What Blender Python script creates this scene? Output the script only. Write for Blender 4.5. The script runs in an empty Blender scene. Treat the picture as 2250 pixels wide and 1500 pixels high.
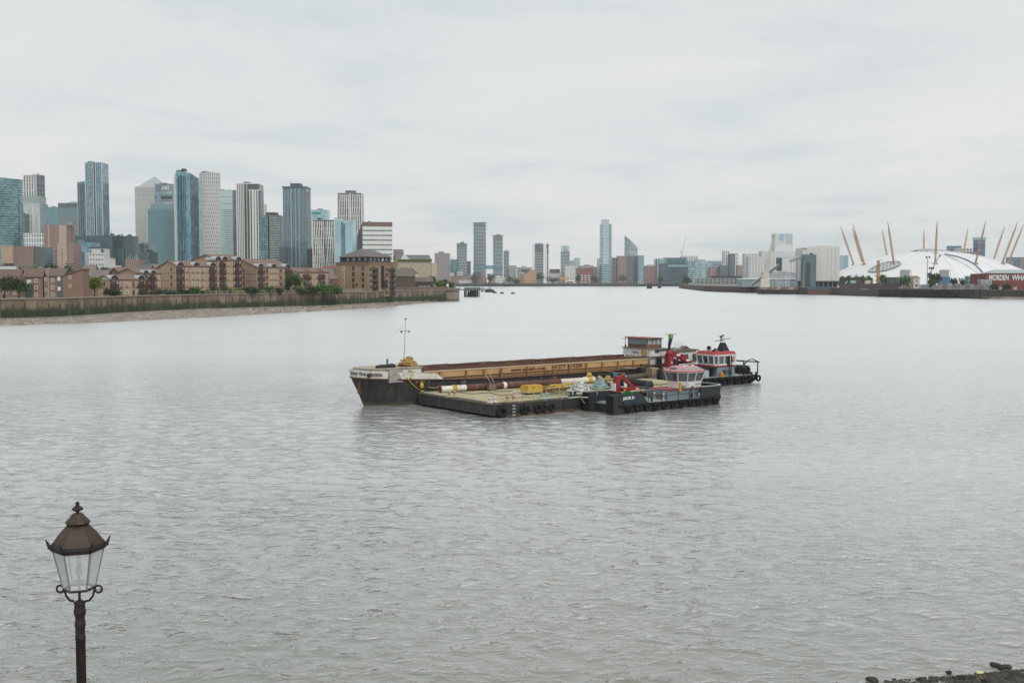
import bpy, bmesh, math, random
import numpy as np
from mathutils import Vector, Matrix
random.seed(7); RNG = np.random.default_rng(7)
R = math.radians
SC = bpy.context.scene
COL = SC.collection

# ------------------------------------------------------------------ camera
FPX, CU, CV, CAMH = 2370.0, 1125.0, 750.0, 12.0
PITCH = math.atan(133.0 / FPX)
cam_d = bpy.data.cameras.new('camera'); cam = bpy.data.objects.new('camera', cam_d); COL.objects.link(cam)
cam_d.sensor_width = 36.0; cam_d.lens = 36.0 * FPX / 2250.0
cam_d.clip_start = 0.1; cam_d.clip_end = 30000.0
cam.location = (0, 0, CAMH); cam.rotation_euler = (R(90) - PITCH, 0, 0)
SC.camera = cam
SC.render.engine = 'CYCLES'
SC.cycles.use_denoising = True
SC.cycles.max_bounces = 7; SC.cycles.diffuse_bounces = 3; SC.cycles.glossy_bounces = 3
SC.cycles.transmission_bounces = 5; SC.cycles.volume_bounces = 1; SC.cycles.transparent_max_bounces = 8
SC.cycles.caustics_reflective = False; SC.cycles.caustics_refractive = False
SC.cycles.sample_clamp_indirect = 6.0

# ------------------------------------------------------------------ sky and sun (bright overcast)
SUN_EL, SUN_ROT = R(48), R(200)
world = bpy.data.worlds.new('World'); SC.world = world; world.use_nodes = True
nt = world.node_tree; nt.nodes.clear()
def wn(t, **k):
    n = nt.nodes.new(t)
    for a, b in k.items(): setattr(n, a, b)
    return n
L = nt.links.new
out = wn('ShaderNodeOutputWorld'); bg = wn('ShaderNodeBackground'); bg.inputs['Strength'].default_value = 0.1
sky = wn('ShaderNodeTexSky', sky_type='NISHITA', sun_disc=False, sun_elevation=SUN_EL, sun_rotation=SUN_ROT)
sky.altitude = 0; sky.dust_density = 2.0
tc = wn('ShaderNodeTexCoord'); sep = wn('ShaderNodeSeparateXYZ'); L(tc.outputs['Generated'], sep.inputs[0])
mz = wn('ShaderNodeMath', operation='MAXIMUM'); L(sep.outputs['Z'], mz.inputs[0]); mz.inputs[1].default_value = 0.0
az = wn('ShaderNodeMath', operation='ADD'); L(mz.outputs[0], az.inputs[0]); az.inputs[1].default_value = 0.09
dx = wn('ShaderNodeMath', operation='DIVIDE'); L(sep.outputs['X'], dx.inputs[0]); L(az.outputs[0], dx.inputs[1])
dy = wn('ShaderNodeMath', operation='DIVIDE'); L(sep.outputs['Y'], dy.inputs[0]); L(az.outputs[0], dy.inputs[1])
cb = wn('ShaderNodeCombineXYZ'); L(dx.outputs[0], cb.inputs['X']); L(dy.outputs[0], cb.inputs['Y'])
n1 = wn('ShaderNodeTexNoise'); n1.inputs['Scale'].default_value = 0.8; n1.inputs['Detail'].default_value = 7; n1.inputs['Roughness'].default_value = 0.55
n1.inputs['Distortion'].default_value = 0.4
L(cb.outputs[0], n1.inputs['Vector'])
n2 = wn('ShaderNodeTexNoise'); n2.inputs['Scale'].default_value = 0.23; n2.inputs['Detail'].default_value = 3
L(cb.outputs[0], n2.inputs['Vector'])
mixn = wn('ShaderNodeMath', operation='MULTIPLY_ADD'); L(n1.outputs['Fac'], mixn.inputs[0]); mixn.inputs[1].default_value = 0.6
hal = wn('ShaderNodeMath', operation='MULTIPLY'); L(n2.outputs['Fac'], hal.inputs[0]); hal.inputs[1].default_value = 0.4
L(hal.outputs[0], mixn.inputs[2])
ramp = wn('ShaderNodeValToRGB'); L(mixn.outputs[0], ramp.inputs['Fac'])
ramp.color_ramp.elements[0].position = 0.36; ramp.color_ramp.elements[0].color = (0.620, 0.690, 0.720, 1)
ramp.color_ramp.elements[1].position = 0.60; ramp.color_ramp.elements[1].color = (0.855, 0.860, 0.848, 1)
e = ramp.color_ramp.elements.new(0.48); e.color = (0.765, 0.803, 0.812, 1)
sc10 = wn('ShaderNodeVectorMath', operation='SCALE'); L(ramp.outputs['Color'], sc10.inputs[0]); sc10.inputs['Scale'].default_value = 9.0
mx = wn('ShaderNodeMix', data_type='RGBA'); mx.inputs['Factor'].default_value = 0.965
L(sky.outputs['Color'], mx.inputs['A']); L(sc10.outputs[0], mx.inputs['B'])
L(mx.outputs['Result'], bg.inputs['Color']); L(bg.outputs[0], out.inputs['Surface'])

sun_d = bpy.data.lights.new('sun', 'SUN'); sun_d.energy = 1.5; sun_d.angle = R(25); sun_d.color = (1.0, 0.965, 0.92)
sun = bpy.data.objects.new('sun', sun_d); COL.objects.link(sun)
# the sun stands behind the camera to the right
sd = Vector((math.sin(R(150)) * math.cos(SUN_EL), math.cos(R(150)) * math.cos(SUN_EL), math.sin(SUN_EL)))
sun.rotation_euler = sd.to_track_quat('Z', 'Y').to_euler(); sun.location = (0, -20, 60)
sky.sun_rotation = R(150)

SC.view_settings.view_transform = 'Standard'; SC.view_settings.look = 'None'
SC.view_settings.exposure = 0.08; SC.view_settings.gamma = 1.0; SC.view_settings.use_curve_mapping = False

# ------------------------------------------------------------------ photo geometry helpers
CP, SP = math.cos(PITCH), math.sin(PITCH)
def ray(u, v):
    cx, cy = (u - CU) / FPX, -(v - CV) / FPX
    return cx, CP + cy * SP, -SP + cy * CP
def at(u, v, Y):
    d = ray(u, v); t = Y / d[1]
    return Vector((d[0] * t, Y, CAMH + d[2] * t))
def gz(u, v, z=0.0):
    d = ray(u, v); t = (z - CAMH) / d[2]
    return Vector((d[0] * t, d[1] * t, z))
def zat(v, Y): return at(CU, v, Y).z
def xat(u, Y, v=617): return at(u, v, Y).x

# ------------------------------------------------------------------ mesh helper
class MB:
    def __init__(s): s.v = []; s.f = []; s.m = []; s.uv = []; s.smooth = []
    def quadface(s, pts, mi=0, uv=None, sm=False):
        b = len(s.v); s.v += [tuple(p) for p in pts]; s.f.append(tuple(range(b, b + len(pts)))); s.m.append(mi)
        s.uv.append(uv); s.smooth.append(sm); return s
    def raw(s, vs, fs, mi=0, sm=False):
        b = len(s.v); s.v += [tuple(p) for p in vs]
        for f in fs: s.f.append(tuple(b + i for i in f)); s.m.append(mi); s.uv.append(None); s.smooth.append(sm)
        return s
    def box(s, x0, x1, y0, y1, z0, z1, mi=0):
        vs = [(x0,y0,z0),(x1,y0,z0),(x1,y1,z0),(x0,y1,z0),(x0,y0,z1),(x1,y0,z1),(x1,y1,z1),(x0,y1,z1)]
        s.raw(vs, [(0,3,2,1),(4,5,6,7),(0,1,5,4),(1,2,6,5),(2,3,7,6),(3,0,4,7)], mi); return s
    def obox(s, o, t, n, s0, s1, n0, n1, z0, z1, mi=0):
        # box on a face: o origin (x,y), t along, n outward
        def P(a, b, z): return (o[0] + t[0]*a + n[0]*b, o[1] + t[1]*a + n[1]*b, z)
        vs = [P(s0,n0,z0),P(s1,n0,z0),P(s1,n1,z0),P(s0,n1,z0),P(s0,n0,z1),P(s1,n0,z1),P(s1,n1,z1),P(s0,n1,z1)]
        s.raw(vs, [(0,3,2,1),(4,5,6,7),(0,1,5,4),(1,2,6,5),(2,3,7,6),(3,0,4,7)], mi); return s
    def hexa(s, b4, t4, mi=0):
        s.raw(list(b4) + list(t4), [(0,3,2,1),(4,5,6,7),(0,1,5,4),(1,2,6,5),(2,3,7,6),(3,0,4,7)], mi); return s
    def prism(s, poly, z0, z1, mi=0, cap=True, top=None, uvpitch=None, sm=False):
        n = len(poly); t = top or poly
        z0s = z0 if hasattr(z0, '__len__') else [z0]*n; z1s = z1 if hasattr(z1, '__len__') else [z1]*n
        vb = [(p[0], p[1], z) for p, z in zip(poly, z0s)]; vt = [(p[0], p[1], z) for p, z in zip(t, z1s)]
        acc = 0.0
        for i in range(n):
            j = (i + 1) % n
            uv = None
            if uvpitch:
                w = math.hypot(poly[j][0]-poly[i][0], poly[j][1]-poly[i][1])
                nu = max(1, round(w / uvpitch[0])); nv0 = 0; nv1 = (z1s[i] - z0s[i]) / uvpitch[1]
                uv = [(acc, nv0), (acc + nu, nv0), (acc + nu, nv1), (acc, nv1)]; acc += nu + 7
            s.quadface([vb[i], vb[j], vt[j], vt[i]], mi, uv, sm)
        if cap: s.quadface(vt, mi); s.quadface(vb[::-1], mi)
        return s
    def tube(s, p0, p1, r0, r1=None, n=8, mi=0, cap=True, sm=True):
        r1 = r0 if r1 is None else r1
        p0, p1 = Vector(p0), Vector(p1); d = (p1 - p0)
        if d.length < 1e-6: return s
        d.normalize(); a = d.orthogonal().normalized(); b = d.cross(a)
        vs = []
        for p, r in ((p0, r0), (p1, r1)):
            for k in range(n):
                q = 2 * math.pi * (k + .5) / n
                vs.append(p + (a * math.cos(q) + b * math.sin(q)) * r)
        fs = [(k, (k+1) % n, n + (k+1) % n, n + k) for k in range(n)]
        s.raw(vs, fs, mi, sm and n > 5)
        if cap: s.raw(vs, [tuple(range(n))[::-1], tuple(range(n, 2*n))], mi)
        return s
    def path(s, pts, r, n=6, mi=0, sm=True):
        pts = [Vector(p) for p in pts]; m = len(pts); vs = []
        prev = None
        for i, p in enumerate(pts):
            d = (pts[min(i+1, m-1)] - pts[max(i-1, 0)]).normalized()
            if prev is None: a = d.orthogonal().normalized()
            else:
                a = prev - d * prev.dot(d)
                a = a.normalized() if a.length > 1e-5 else d.orthogonal().normalized()
            prev = a; b = d.cross(a); rr = r[i] if hasattr(r, '__len__') else r
            for k in range(n):
                q = 2*math.pi*k/n; vs.append(p + (a*math.cos(q) + b*math.sin(q))*rr)
        fs = []
        for i in range(m-1):
            for k in range(n): fs.append((i*n+k, i*n+(k+1)%n, (i+1)*n+(k+1)%n, (i+1)*n+k))
        s.raw(vs, fs, mi, sm); s.raw(vs, [tuple(range(n))[::-1], tuple(range((m-1)*n, m*n))], mi); return s
    def lathe(s, prof, c=(0,0,0), n=16, mi=0, sm=True, phase=0.0):
        vs = []
        for r, z in prof:
            for k in range(n):
                q = 2*math.pi*k/n + phase; vs.append((c[0]+r*math.cos(q), c[1]+r*math.sin(q), c[2]+z))
        fs = []
        for i in range(len(prof)-1):
            for k in range(n): fs.append((i*n+k, i*n+(k+1)%n, (i+1)*n+(k+1)%n, (i+1)*n+k))
        s.raw(vs, fs, mi, sm)
        s.raw(vs, [tuple(range(n))[::-1], tuple(range((len(prof)-1)*n, len(prof)*n))], mi); return s
    def torus(s, c, ax, Rr, r, n=16, k=6, mi=0):
        ax = Vector(ax).normalized(); a = ax.orthogonal().normalized(); b = ax.cross(a); c = Vector(c); vs = []
        for i in range(n):
            q = 2*math.pi*i/n; d = a*math.cos(q) + b*math.sin(q)
            for j in range(k):
                w = 2*math.pi*j/k; vs.append(c + d*(Rr + r*math.cos(w)) + ax*(r*math.sin(w)))
        fs = [(i*k+j, ((i+1)%n)*k+j, ((i+1)%n)*k+(j+1)%k, i*k+(j+1)%k) for i in range(n) for j in range(k)]
        s.raw(vs, fs, mi, True); return s
    def sphere(s, c, r, n=10, m=6, mi=0):
        rx, ry, rz = r if hasattr(r, '__len__') else (r, r, r)
        prof = [(math.sin(math.pi*i/m), -math.cos(math.pi*i/m)) for i in range(m+1)]
        vs = []
        for q, z in prof:
            for k in range(n):
                w = 2*math.pi*k/n; vs.append((c[0]+rx*q*math.cos(w), c[1]+ry*q*math.sin(w), c[2]+rz*z))
        fs = [(i*n+k, i*n+(k+1)%n, (i+1)*n+(k+1)%n, (i+1)*n+k) for i in range(m) for k in range(n)]
        s.raw(vs, fs, mi, True); return s
    def mesh(s, name, mats):
        me = bpy.data.meshes.new(name); me.from_pydata(s.v, [], s.f); 
        mats = mats if isinstance(mats, (list, tuple)) else [mats]
        for m in mats: me.materials.append(m)
        me.polygons.foreach_set('material_index', s.m)
        me.polygons.foreach_set('use_smooth', s.smooth)
        if any(u is not None for u in s.uv):
            ul = me.uv_layers.new(name='UVMap'); k = 0; buf = []
            for f, u in zip(s.f, s.uv):
                for i in range(len(f)): buf += list(u[i]) if u else [0.0, 0.0]
            ul.data.foreach_set('uv', buf)
        me.update(); return me
    def build(s, name, mats, parent=None, **props):
        return obj(name, s.mesh(name, mats), parent, **props)

def obj(name, me, parent=None, loc=None, rot=None, **props):
    o = bpy.data.objects.new(name, me); COL.objects.link(o)
    if parent is not None: o.parent = parent
    if loc is not None: o.location = loc
    if rot is not None: o.rotation_euler = rot
    for k, v in props.items(): o[k] = v
    return o
def thing(name, label, cat, loc=(0,0,0), rz=0.0, group=None):
    o = bpy.data.objects.new(name, None); COL.objects.link(o); o.empty_display_size = 0.5
    o.location = loc; o.rotation_euler = (0, 0, rz); o['label'] = label; o['category'] = cat
    if group: o['group'] = group
    return o
def tag(o, label, cat, group=None):
    o['label'] = label; o['category'] = cat
    if group: o['group'] = group
    return o

# ------------------------------------------------------------------ materials
def hx(h):
    c = [int(h[i:i+2], 16)/255 for i in (0, 2, 4)]
    return tuple(x/12.92 if x <= .04045 else ((x+.055)/1.055)**2.4 for x in c)
_M = {}
def mk(name):
    m = bpy.data.materials.new(name); m.use_nodes = True; t = m.node_tree
    return m, t, t.nodes['Principled BSDF']
def nd(t, ty, **k):
    n = t.nodes.new(ty)
    for a, b in k.items(): setattr(n, a, b)
    return n
def mat(col, rough=.7, var=.18, scale=.6, col2=None, metal=0., bump=0., stretch=None, key=None, spec=.35, lo0=.36):
    """plain painted / masonry surface: colour with noise wear; stretch gives vertical streaks"""
    k = ('m', col, rough, var, scale, col2, metal, bump, stretch, key, lo0)
    if k in _M: return _M[k]
    m, t, b = mk('paint_' + col)
    c = hx(col); b.inputs['Roughness'].default_value = rough; b.inputs['Metallic'].default_value = metal
    b.inputs['Specular IOR Level'].default_value = spec
    tcn = nd(t, 'ShaderNodeTexCoord'); src = tcn.outputs['Object']
    if stretch:
        mp = nd(t, 'ShaderNodeMapping'); mp.inputs['Scale'].default_value = stretch; t.links.new(src, mp.inputs[0]); src = mp.outputs[0]
    no = nd(t, 'ShaderNodeTexNoise'); no.inputs['Scale'].default_value = scale; no.inputs['Detail'].default_value = 6
    no.inputs['Roughness'].default_value = .65
    t.links.new(src, no.inputs['Vector'])
    rp = nd(t, 'ShaderNodeValToRGB'); t.links.new(no.outputs['Fac'], rp.inputs['Fac'])
    lo = hx(col2) if col2 else tuple(x*(1-var) for x in c); hi = tuple(min(1, x*(1+var*.6)) for x in c)
    rp.color_ramp.elements[0].position = lo0 if col2 else .3; rp.color_ramp.elements[0].color = (*lo, 1)
    rp.color_ramp.elements[1].position = .62 if col2 else .7; rp.color_ramp.elements[1].color = (*hi, 1)
    if col2: e = rp.color_ramp.elements.new(lo0+.1); e.color = (*c, 1)
    t.links.new(rp.outputs[0], b.inputs['Base Color'])
    if bump:
        bp = nd(t, 'ShaderNodeBump'); bp.inputs['Strength'].default_value = bump; bp.inputs['Distance'].default_value = .05
        t.links.new(no.outputs['Fac'], bp.inputs['Height']); t.links.new(bp.outputs[0], b.inputs['Normal'])
    _M[k] = m; return m
def glass(col, col2, metal=.35, rough=.12, lit=.0, key=None):
    """facade glazing: each UV cell (one pane) takes its own tint, as blinds and rooms differ"""
    k = ('g', col, col2, metal, rough, key)
    if k in _M: return _M[k]
    m, t, b = mk('glazing_' + col)
    b.inputs['Roughness'].default_value = rough; b.inputs['Metallic'].default_value = metal
    uv = nd(t, 'ShaderNodeUVMap'); fl = nd(t, 'ShaderNodeVectorMath', operation='FLOOR'); t.links.new(uv.outputs[0], fl.inputs[0])
    wnz = nd(t, 'ShaderNodeTexWhiteNoise', noise_dimensions='3D'); 
    oi = nd(t, 'ShaderNodeObjectInfo'); ad = nd(t, 'ShaderNodeVectorMath', operation='ADD')
    t.links.new(fl.outputs[0], ad.inputs[0]); t.links.new(oi.outputs['Random'], ad.inputs[1]); t.links.new(ad.outputs[0], wnz.inputs['Vector'])
    rp = nd(t, 'ShaderNodeValToRGB'); t.links.new(wnz.outputs['Value'], rp.inputs['Fac'])
    sof = lambda c: tuple(x*.84 + y*.16 for x, y in zip(c, (.42, .46, .48)))
    rp.color_ramp.elements[0].color = (*sof(hx(col)), 1); rp.color_ramp.elements[1].color = (*sof(hx(col2)), 1)
    rp.color_ramp.elements[0].position = .15
    t.links.new(rp.outputs[0], b.inputs['Base Color']); _M[k] = m; return m
def pane_mat(col='2a3236', rough=.08):
    k = ('p', col)
    if k in _M: return _M[k]
    m, t, b = mk('window_glass_' + col); b.inputs['Roughness'].default_value = rough
    oi = nd(t, 'ShaderNodeObjectInfo'); rp = nd(t, 'ShaderNodeValToRGB'); t.links.new(oi.outputs['Random'], rp.inputs['Fac'])
    c = hx(col); rp.color_ramp.elements[0].color = (*[x*.5 for x in c], 1); rp.color_ramp.elements[1].color = (*[min(1, x*2.2+.02) for x in c], 1)
    e = rp.color_ramp.elements.new(.8); e.color = (*c, 1)
    t.links.new(rp.outputs[0], b.inputs['Base Color']); b.inputs['Specular IOR Level'].default_value = .6; _M[k] = m; return m

# ------------------------------------------------------------------ water: one sheet with real waves, fine ripples in the bump
def water_mesh():
    ys = [6.0]
    while ys[-1] < 6300:
        y = ys[-1]; ys.append(y + (max(.075, .0032*y) if y < 190 else .0032*190 + (y-190)*(.012 if y < 1200 else .06)))
    ys = np.array(ys); nc = 430
    k = np.linspace(-1, 1, nc); k = np.sign(k) * (np.abs(k)**1.25) * .95
    Y, K = np.meshgrid(ys, k, indexing='ij'); X = K * (Y + 8)
    Z = np.zeros_like(X); DX = np.zeros_like(X); DY = np.zeros_like(X)
    rng = np.random.default_rng(3)
    cell = np.maximum(np.abs(np.gradient(X, axis=1)), np.abs(np.gradient(Y, axis=0)))
    main = R(-113)
    for i in range(110):
        lam = .28 * (3.0/.28) ** (rng.random()**1.1)
        th = main + rng.normal(0, .62); kx, ky = math.cos(th)*2*math.pi/lam, math.sin(th)*2*math.pi/lam
        amp = .0034 * lam ** .8; ph = rng.random() * 2*math.pi
        fade = np.clip((lam / cell - 1.8) / 4.0, 0, 1)
        # slow gusts vary the chop over the river
        g = .75 + .35*np.sin(X*.031*rng.normal(1,.3) + Y*.047*rng.normal(1,.3) + rng.random()*6)
        p = kx*X + ky*Y + ph
        Z += amp*fade*g*np.cos(p); q = .75
        DX -= q*amp*fade*g*math.cos(th)*np.sin(p); DY -= q*amp*fade*g*math.sin(th)*np.sin(p)
    X = X + DX; Y = Y + DY
    co = np.stack([X, Y, Z], -1).reshape(-1, 3)
    nr = len(ys); idx = np.arange(nr*nc).reshape(nr, nc)
    f = np.stack([idx[:-1,:-1], idx[:-1,1:], idx[1:,1:], idx[1:,:-1]], -1).reshape(-1, 4)
    me = bpy.data.meshes.new('water'); me.vertices.add(len(co)); me.vertices.foreach_set('co', co.ravel())
    me.loops.add(f.size); me.loops.foreach_set('vertex_index', f.ravel().astype(np.int32))
    me.polygons.add(len(f)); me.polygons.foreach_set('loop_start', np.arange(0, f.size, 4, dtype=np.int32))
    me.polygons.foreach_set('loop_total', np.full(len(f), 4, dtype=np.int32))
    me.polygons.foreach_set('use_smooth', np.ones(len(f), dtype=bool)); me.update(calc_edges=True); return me
def water_mat():
    m, t, b = mk('river_water'); ln = t.links.new
    geo = nd(t, 'ShaderNodeNewGeometry')
    n0 = nd(t, 'ShaderNodeTexNoise'); n0.inputs['Scale'].default_value = .06; n0.inputs['Detail'].default_value = 4; ln(geo.outputs['Position'], n0.inputs['Vector'])
    rp = nd(t, 'ShaderNodeValToRGB'); ln(n0.outputs['Fac'], rp.inputs['Fac'])
    rp.color_ramp.elements[0].color = (*hx('9ea29d'), 1); rp.color_ramp.elements[1].color = (*hx('acb0ad'), 1)
    rp.color_ramp.elements[0].position = .35; rp.color_ramp.elements[1].position = .65
    # ripples: short crested wavelets in two crossing trains, gust patches change their strength
    def train(rot, sx, sc, det, dis, off):
        mp = nd(t, 'ShaderNodeMapping'); mp.inputs['Rotation'].default_value = (0, 0, R(rot)); mp.inputs['Scale'].default_value = (sx, 1.0, 1.0); mp.inputs['Location'].default_value = (off, off*.7, 0); ln(geo.outputs['Position'], mp.inputs[0])
        n = nd(t, 'ShaderNodeTexNoise'); n.inputs['Scale'].default_value = sc; n.inputs['Detail'].default_value = det; n.inputs['Roughness'].default_value = .5; n.inputs['Distortion'].default_value = dis; ln(mp.outputs[0], n.inputs['Vector'])
        # separate wavelets on a calmer field
        m3 = nd(t, 'ShaderNodeMapRange', interpolation_type='SMOOTHSTEP'); ln(n.outputs['Fac'], m3.inputs['Value']); m3.inputs['From Min'].default_value = .44; m3.inputs['From Max'].default_value = .78; return n, m3
    na, ra = train(20, .55, 1.25, 3, .6, 0.0); nb, rb = train(-10, .6, 2.4, 3, .5, 31.0)
    s1 = nd(t, 'ShaderNodeMath', operation='MULTIPLY_ADD'); ln(ra.outputs[0], s1.inputs[0]); s1.inputs[1].default_value = 1.3; ln(rb.outputs[0], s1.inputs[2])
    sm = nd(t, 'ShaderNodeMath', operation='MULTIPLY_ADD'); ln(na.outputs['Fac'], sm.inputs[0]); sm.inputs[1].default_value = .6; ln(s1.outputs[0], sm.inputs[2])
    ng = nd(t, 'ShaderNodeTexNoise'); ng.inputs['Scale'].default_value = .02; ng.inputs['Detail'].default_value = 5
    mp2 = nd(t, 'ShaderNodeMapping'); mp2.inputs['Scale'].default_value = (.35, 1.6, 1); ln(geo.outputs['Position'], mp2.inputs[0]); ln(mp2.outputs[0], ng.inputs['Vector'])
    mr = nd(t, 'ShaderNodeMapRange'); ln(ng.outputs['Fac'], mr.inputs['Value']); mr.inputs['From Min'].default_value = .35; mr.inputs['From Max'].default_value = .65
    mr.inputs['To Min'].default_value = .35; mr.inputs['To Max'].default_value = 1.0
    bp = nd(t, 'ShaderNodeBump'); bp.inputs['Distance'].default_value = .07; ln(mr.outputs[0], bp.inputs['Strength']); ln(sm.outputs[0], bp.inputs['Height'])
    # open water further out is more evenly wind roughened than the sheltered edge
    sx = nd(t, 'ShaderNodeSeparateXYZ'); ln(geo.outputs['Position'], sx.inputs[0])
    ro = nd(t, 'ShaderNodeMapRange'); ln(sx.outputs['Y'], ro.inputs['Value']); ro.inputs['From Min'].default_value = 40; ro.inputs['From Max'].default_value = 180
    ro.inputs['To Min'].default_value = .05; ro.inputs['To Max'].default_value = .3
    fa = nd(t, 'ShaderNodeMapRange'); ln(sx.outputs['Y'], fa.inputs['Value']); fa.inputs['From Min'].default_value = 30; fa.inputs['From Max'].default_value = 230
    fa.inputs['To Min'].default_value = 1.0; fa.inputs['To Max'].default_value = .28
    mu = nd(t, 'ShaderNodeMath', operation='MULTIPLY'); ln(mr.outputs[0], mu.inputs[0]); ln(fa.outputs[0], mu.inputs[1]); ln(mu.outputs[0], bp.inputs['Strength'])
    # olive water tint, darkened toward the near edge to stand in for lens vignetting
    sh_ = nd(t, 'ShaderNodeMapRange'); ln(sx.outputs['Y'], sh_.inputs['Value']); sh_.inputs['From Min'].default_value = 27; sh_.inputs['From Max'].default_value = 72
    mxc = nd(t, 'ShaderNodeMix', data_type='RGBA'); ln(sh_.outputs[0], mxc.inputs['Factor']); mxc.inputs['A'].default_value = (*hx('626252'), 1); ln(rp.outputs[0], mxc.inputs['B'])
    di = nd(t, 'ShaderNodeBsdfDiffuse'); ln(mxc.outputs['Result'], di.inputs['Color']); ln(bp.outputs[0], di.inputs['Normal'])
    gl = nd(t, 'ShaderNodeBsdfAnisotropic'); gl.inputs['Color'].default_value = (1, 1, 1, 1); ln(ro.outputs[0], gl.inputs['Roughness']); ln(bp.outputs[0], gl.inputs['Normal'])
    fr = nd(t, 'ShaderNodeFresnel'); fr.inputs['IOR'].default_value = 1.36; ln(bp.outputs[0], fr.inputs['Normal'])
    ms = nd(t, 'ShaderNodeMixShader'); pw = nd(t, 'ShaderNodeMath', operation='POWER'); ln(fr.outputs[0], pw.inputs[0]); pw.inputs[1].default_value = .52; ln(pw.outputs[0], ms.inputs['Fac']); ln(di.outputs[0], ms.inputs[1]); ln(gl.outputs[0], ms.inputs[2])
    t.nodes.remove(b); ln(ms.outputs[0], t.nodes['Material Output'].inputs['Surface']); return m
w = obj('water', water_mesh(), kind='structure'); w.data.materials.append(water_mat())
w['label'] = 'grey green river water with small wind waves'
# ------------------------------------------------------------------ land (the river banks) as flat sheets with an edge
def land(name, pts, z, m, label, skirt=-2.5):
    mb = MB(); mb.prism(pts, skirt, z); return mb.build(name, m, kind='structure', label=label)
GRASSY = mat('6f6b58', .95, .3, .05); QUAYM = mat('77736b', .95, .25, .05)
LB = [(-60, 296), (0, 314), (130, 330), (300, 383), (450, 424), (580, 452), (700, 480), (800, 522), (870, 567), (935, 612), (985, 640)]
LBXY = [(xat(u, y), y) for u, y in LB]
land('ground_west', [(p[0], p[1] + .6) for p in LBXY] + [(xat(1003, 700), 700), (xat(1000, 1400), 1400), (-140, 2300), (-6000, 2300), (-6000, 296)][:], 6.3, GRASSY, 'low built up ground behind the brown river wall')
land('ground_north', [(-6000, 2301), (xat(1000, 2320), 2320), (xat(1500, 2480), 2480), (420, 2600), (2600, 2650), (6500, 2700), (6500, 9000), (-6000, 9000)], 5.0, GRASSY, 'far low bank across the river bend')
RB = [(1493, 1777), (1551, 1240), (1590, 1150), (1660, 1085), (1762, 955), (1850, 905), (1940, 840), (2090, 765), (2172, 722), (2300, 690)]
RBXY = [(xat(u, y), y) for u, y in RB]
land('ground_east', [(p[0], p[1] + .6) for p in RBXY[::1]] + [(900, 690), (6500, 690), (6500, 2640), (560, 2590)], 6.0, QUAYM, 'wharf ground along the eastern bank')

# ------------------------------------------------------------------ buildings
class Bld: pass
FACES = {}
def kx(u, v=560):
    d = ray(u, v); return d[0] / d[1]
def bld(name, label, ul, uc, ur, vtop, Y, rz=0, zb=5.0, depth=30.0, cat='building', vb=None, group=None):
    B = Bld(); B.rz = R(rz); a = (math.cos(B.rz), math.sin(B.rz)); m = (-a[1], a[0])
    P = (kx(uc) * Y, Y)
    def solve(d, u):
        k = kx(u); return (k * P[1] - P[0]) / (d[0] - k * d[1])
    B.W = solve(a, ur); B.D = solve(m, ul) if ul is not None and ul < uc else depth
    B.Y = Y; B.px = FPX / Y
    B.zb = zb if vb is None else zat(vb, Y)
    B.H = zat(vtop, Y) - B.zb
    B.e = thing(name, label, cat, (P[0], P[1], B.zb), B.rz, group); B.acc = {}
    B.F = {'front': ((0, 0), (1, 0), (0, -1), B.W), 'left': ((0, B.D), (0, -1), (-1, 0), B.D),
           'right': ((B.W, 0), (0, 1), (1, 0), B.D), 'back': ((B.W, B.D), (-1, 0), (0, 1), B.W)}
    B.zv = lambda v: zat(v, Y) - B.zb
    return B
def acc(B, name, m):
    k = (name, m.name)
    if k not in B.acc: B.acc[k] = (MB(), m)
    return B.acc[k][0]
def flush(B):
    for (name, _), (mb, m) in B.acc.items():
        if mb.f: mb.build(name, m, B.e, kind='stuff')
    B.acc = {}
def body(B, gm, pitch=(3, 3.6), z0=0, z1=None, name='glazed_body', x0=0, x1=None, y0=0, y1=None):
    x1 = B.W if x1 is None else x1; y1 = B.D if y1 is None else y1
    mb = MB(); mb.prism([(x0, y0), (x1, y0), (x1, y1), (x0, y1)], z0, B.H if z1 is None else z1, uvpitch=pitch)
    return mb.build(name, gm, B.e)
def facade(B, face, px, pz, pier=None, span=None, z0=0., z1=None, s0=0., s1=None, off=0., single=True, pname='pier', sname='floor_band', inset=None):
    o, t, n, Ln = B.F[face]; z1 = B.H if z1 is None else z1; s1 = Ln if s1 is None else s1
    if inset: o = (o[0] + n[0]*-inset, o[1] + n[1]*-inset)
    nc = max(1, round((s1 - s0) / px)); nr = max(1, round((z1 - z0) / pz)); cw = (s1 - s0) / nc; rh = (z1 - z0) / nr
    if pier:
        w, d, m = pier; ind = single and cw * B.px >= 9 and nc <= 40
        for i in range(nc + 1):
            c = s0 + i * cw; a, b = max(s0, c - w/2), min(s1, c + w/2)
            mb = MB() if ind else acc(B, pname + 's', m)
            mb.obox(o, t, n, a, b, -.15, d, z0, z1 - .03)
            if ind: mb.build(pname, m, B.e)
    if span:
        h, d, m = span; ind = single and rh * B.px >= 4.3 and (s1 - s0) * B.px > 18 and nr <= 80
        for i in range(nr + 1):
            c = z0 + i * rh; a, b = c, min(z1, c + h)
            if i == nr:
                if h > rh * .5: continue
                a, b = z1 - h * .6, z1 + .02
            mb = MB() if ind else acc(B, sname + 's', m)
            mb.obox(o, t, n, s0 - off, s1 + off, -.2, d, a, b)
            if ind: mb.build(sname, m, B.e)
def cap(B, x0, x1, y0, y1, h, m, name='roof_plant', z=None):
    z = B.H if z is None else z
    MB().box(B.W*x0, B.W*x1, B.D*y0, B.D*y1, z, z + h).build(name, m, B.e)
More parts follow.
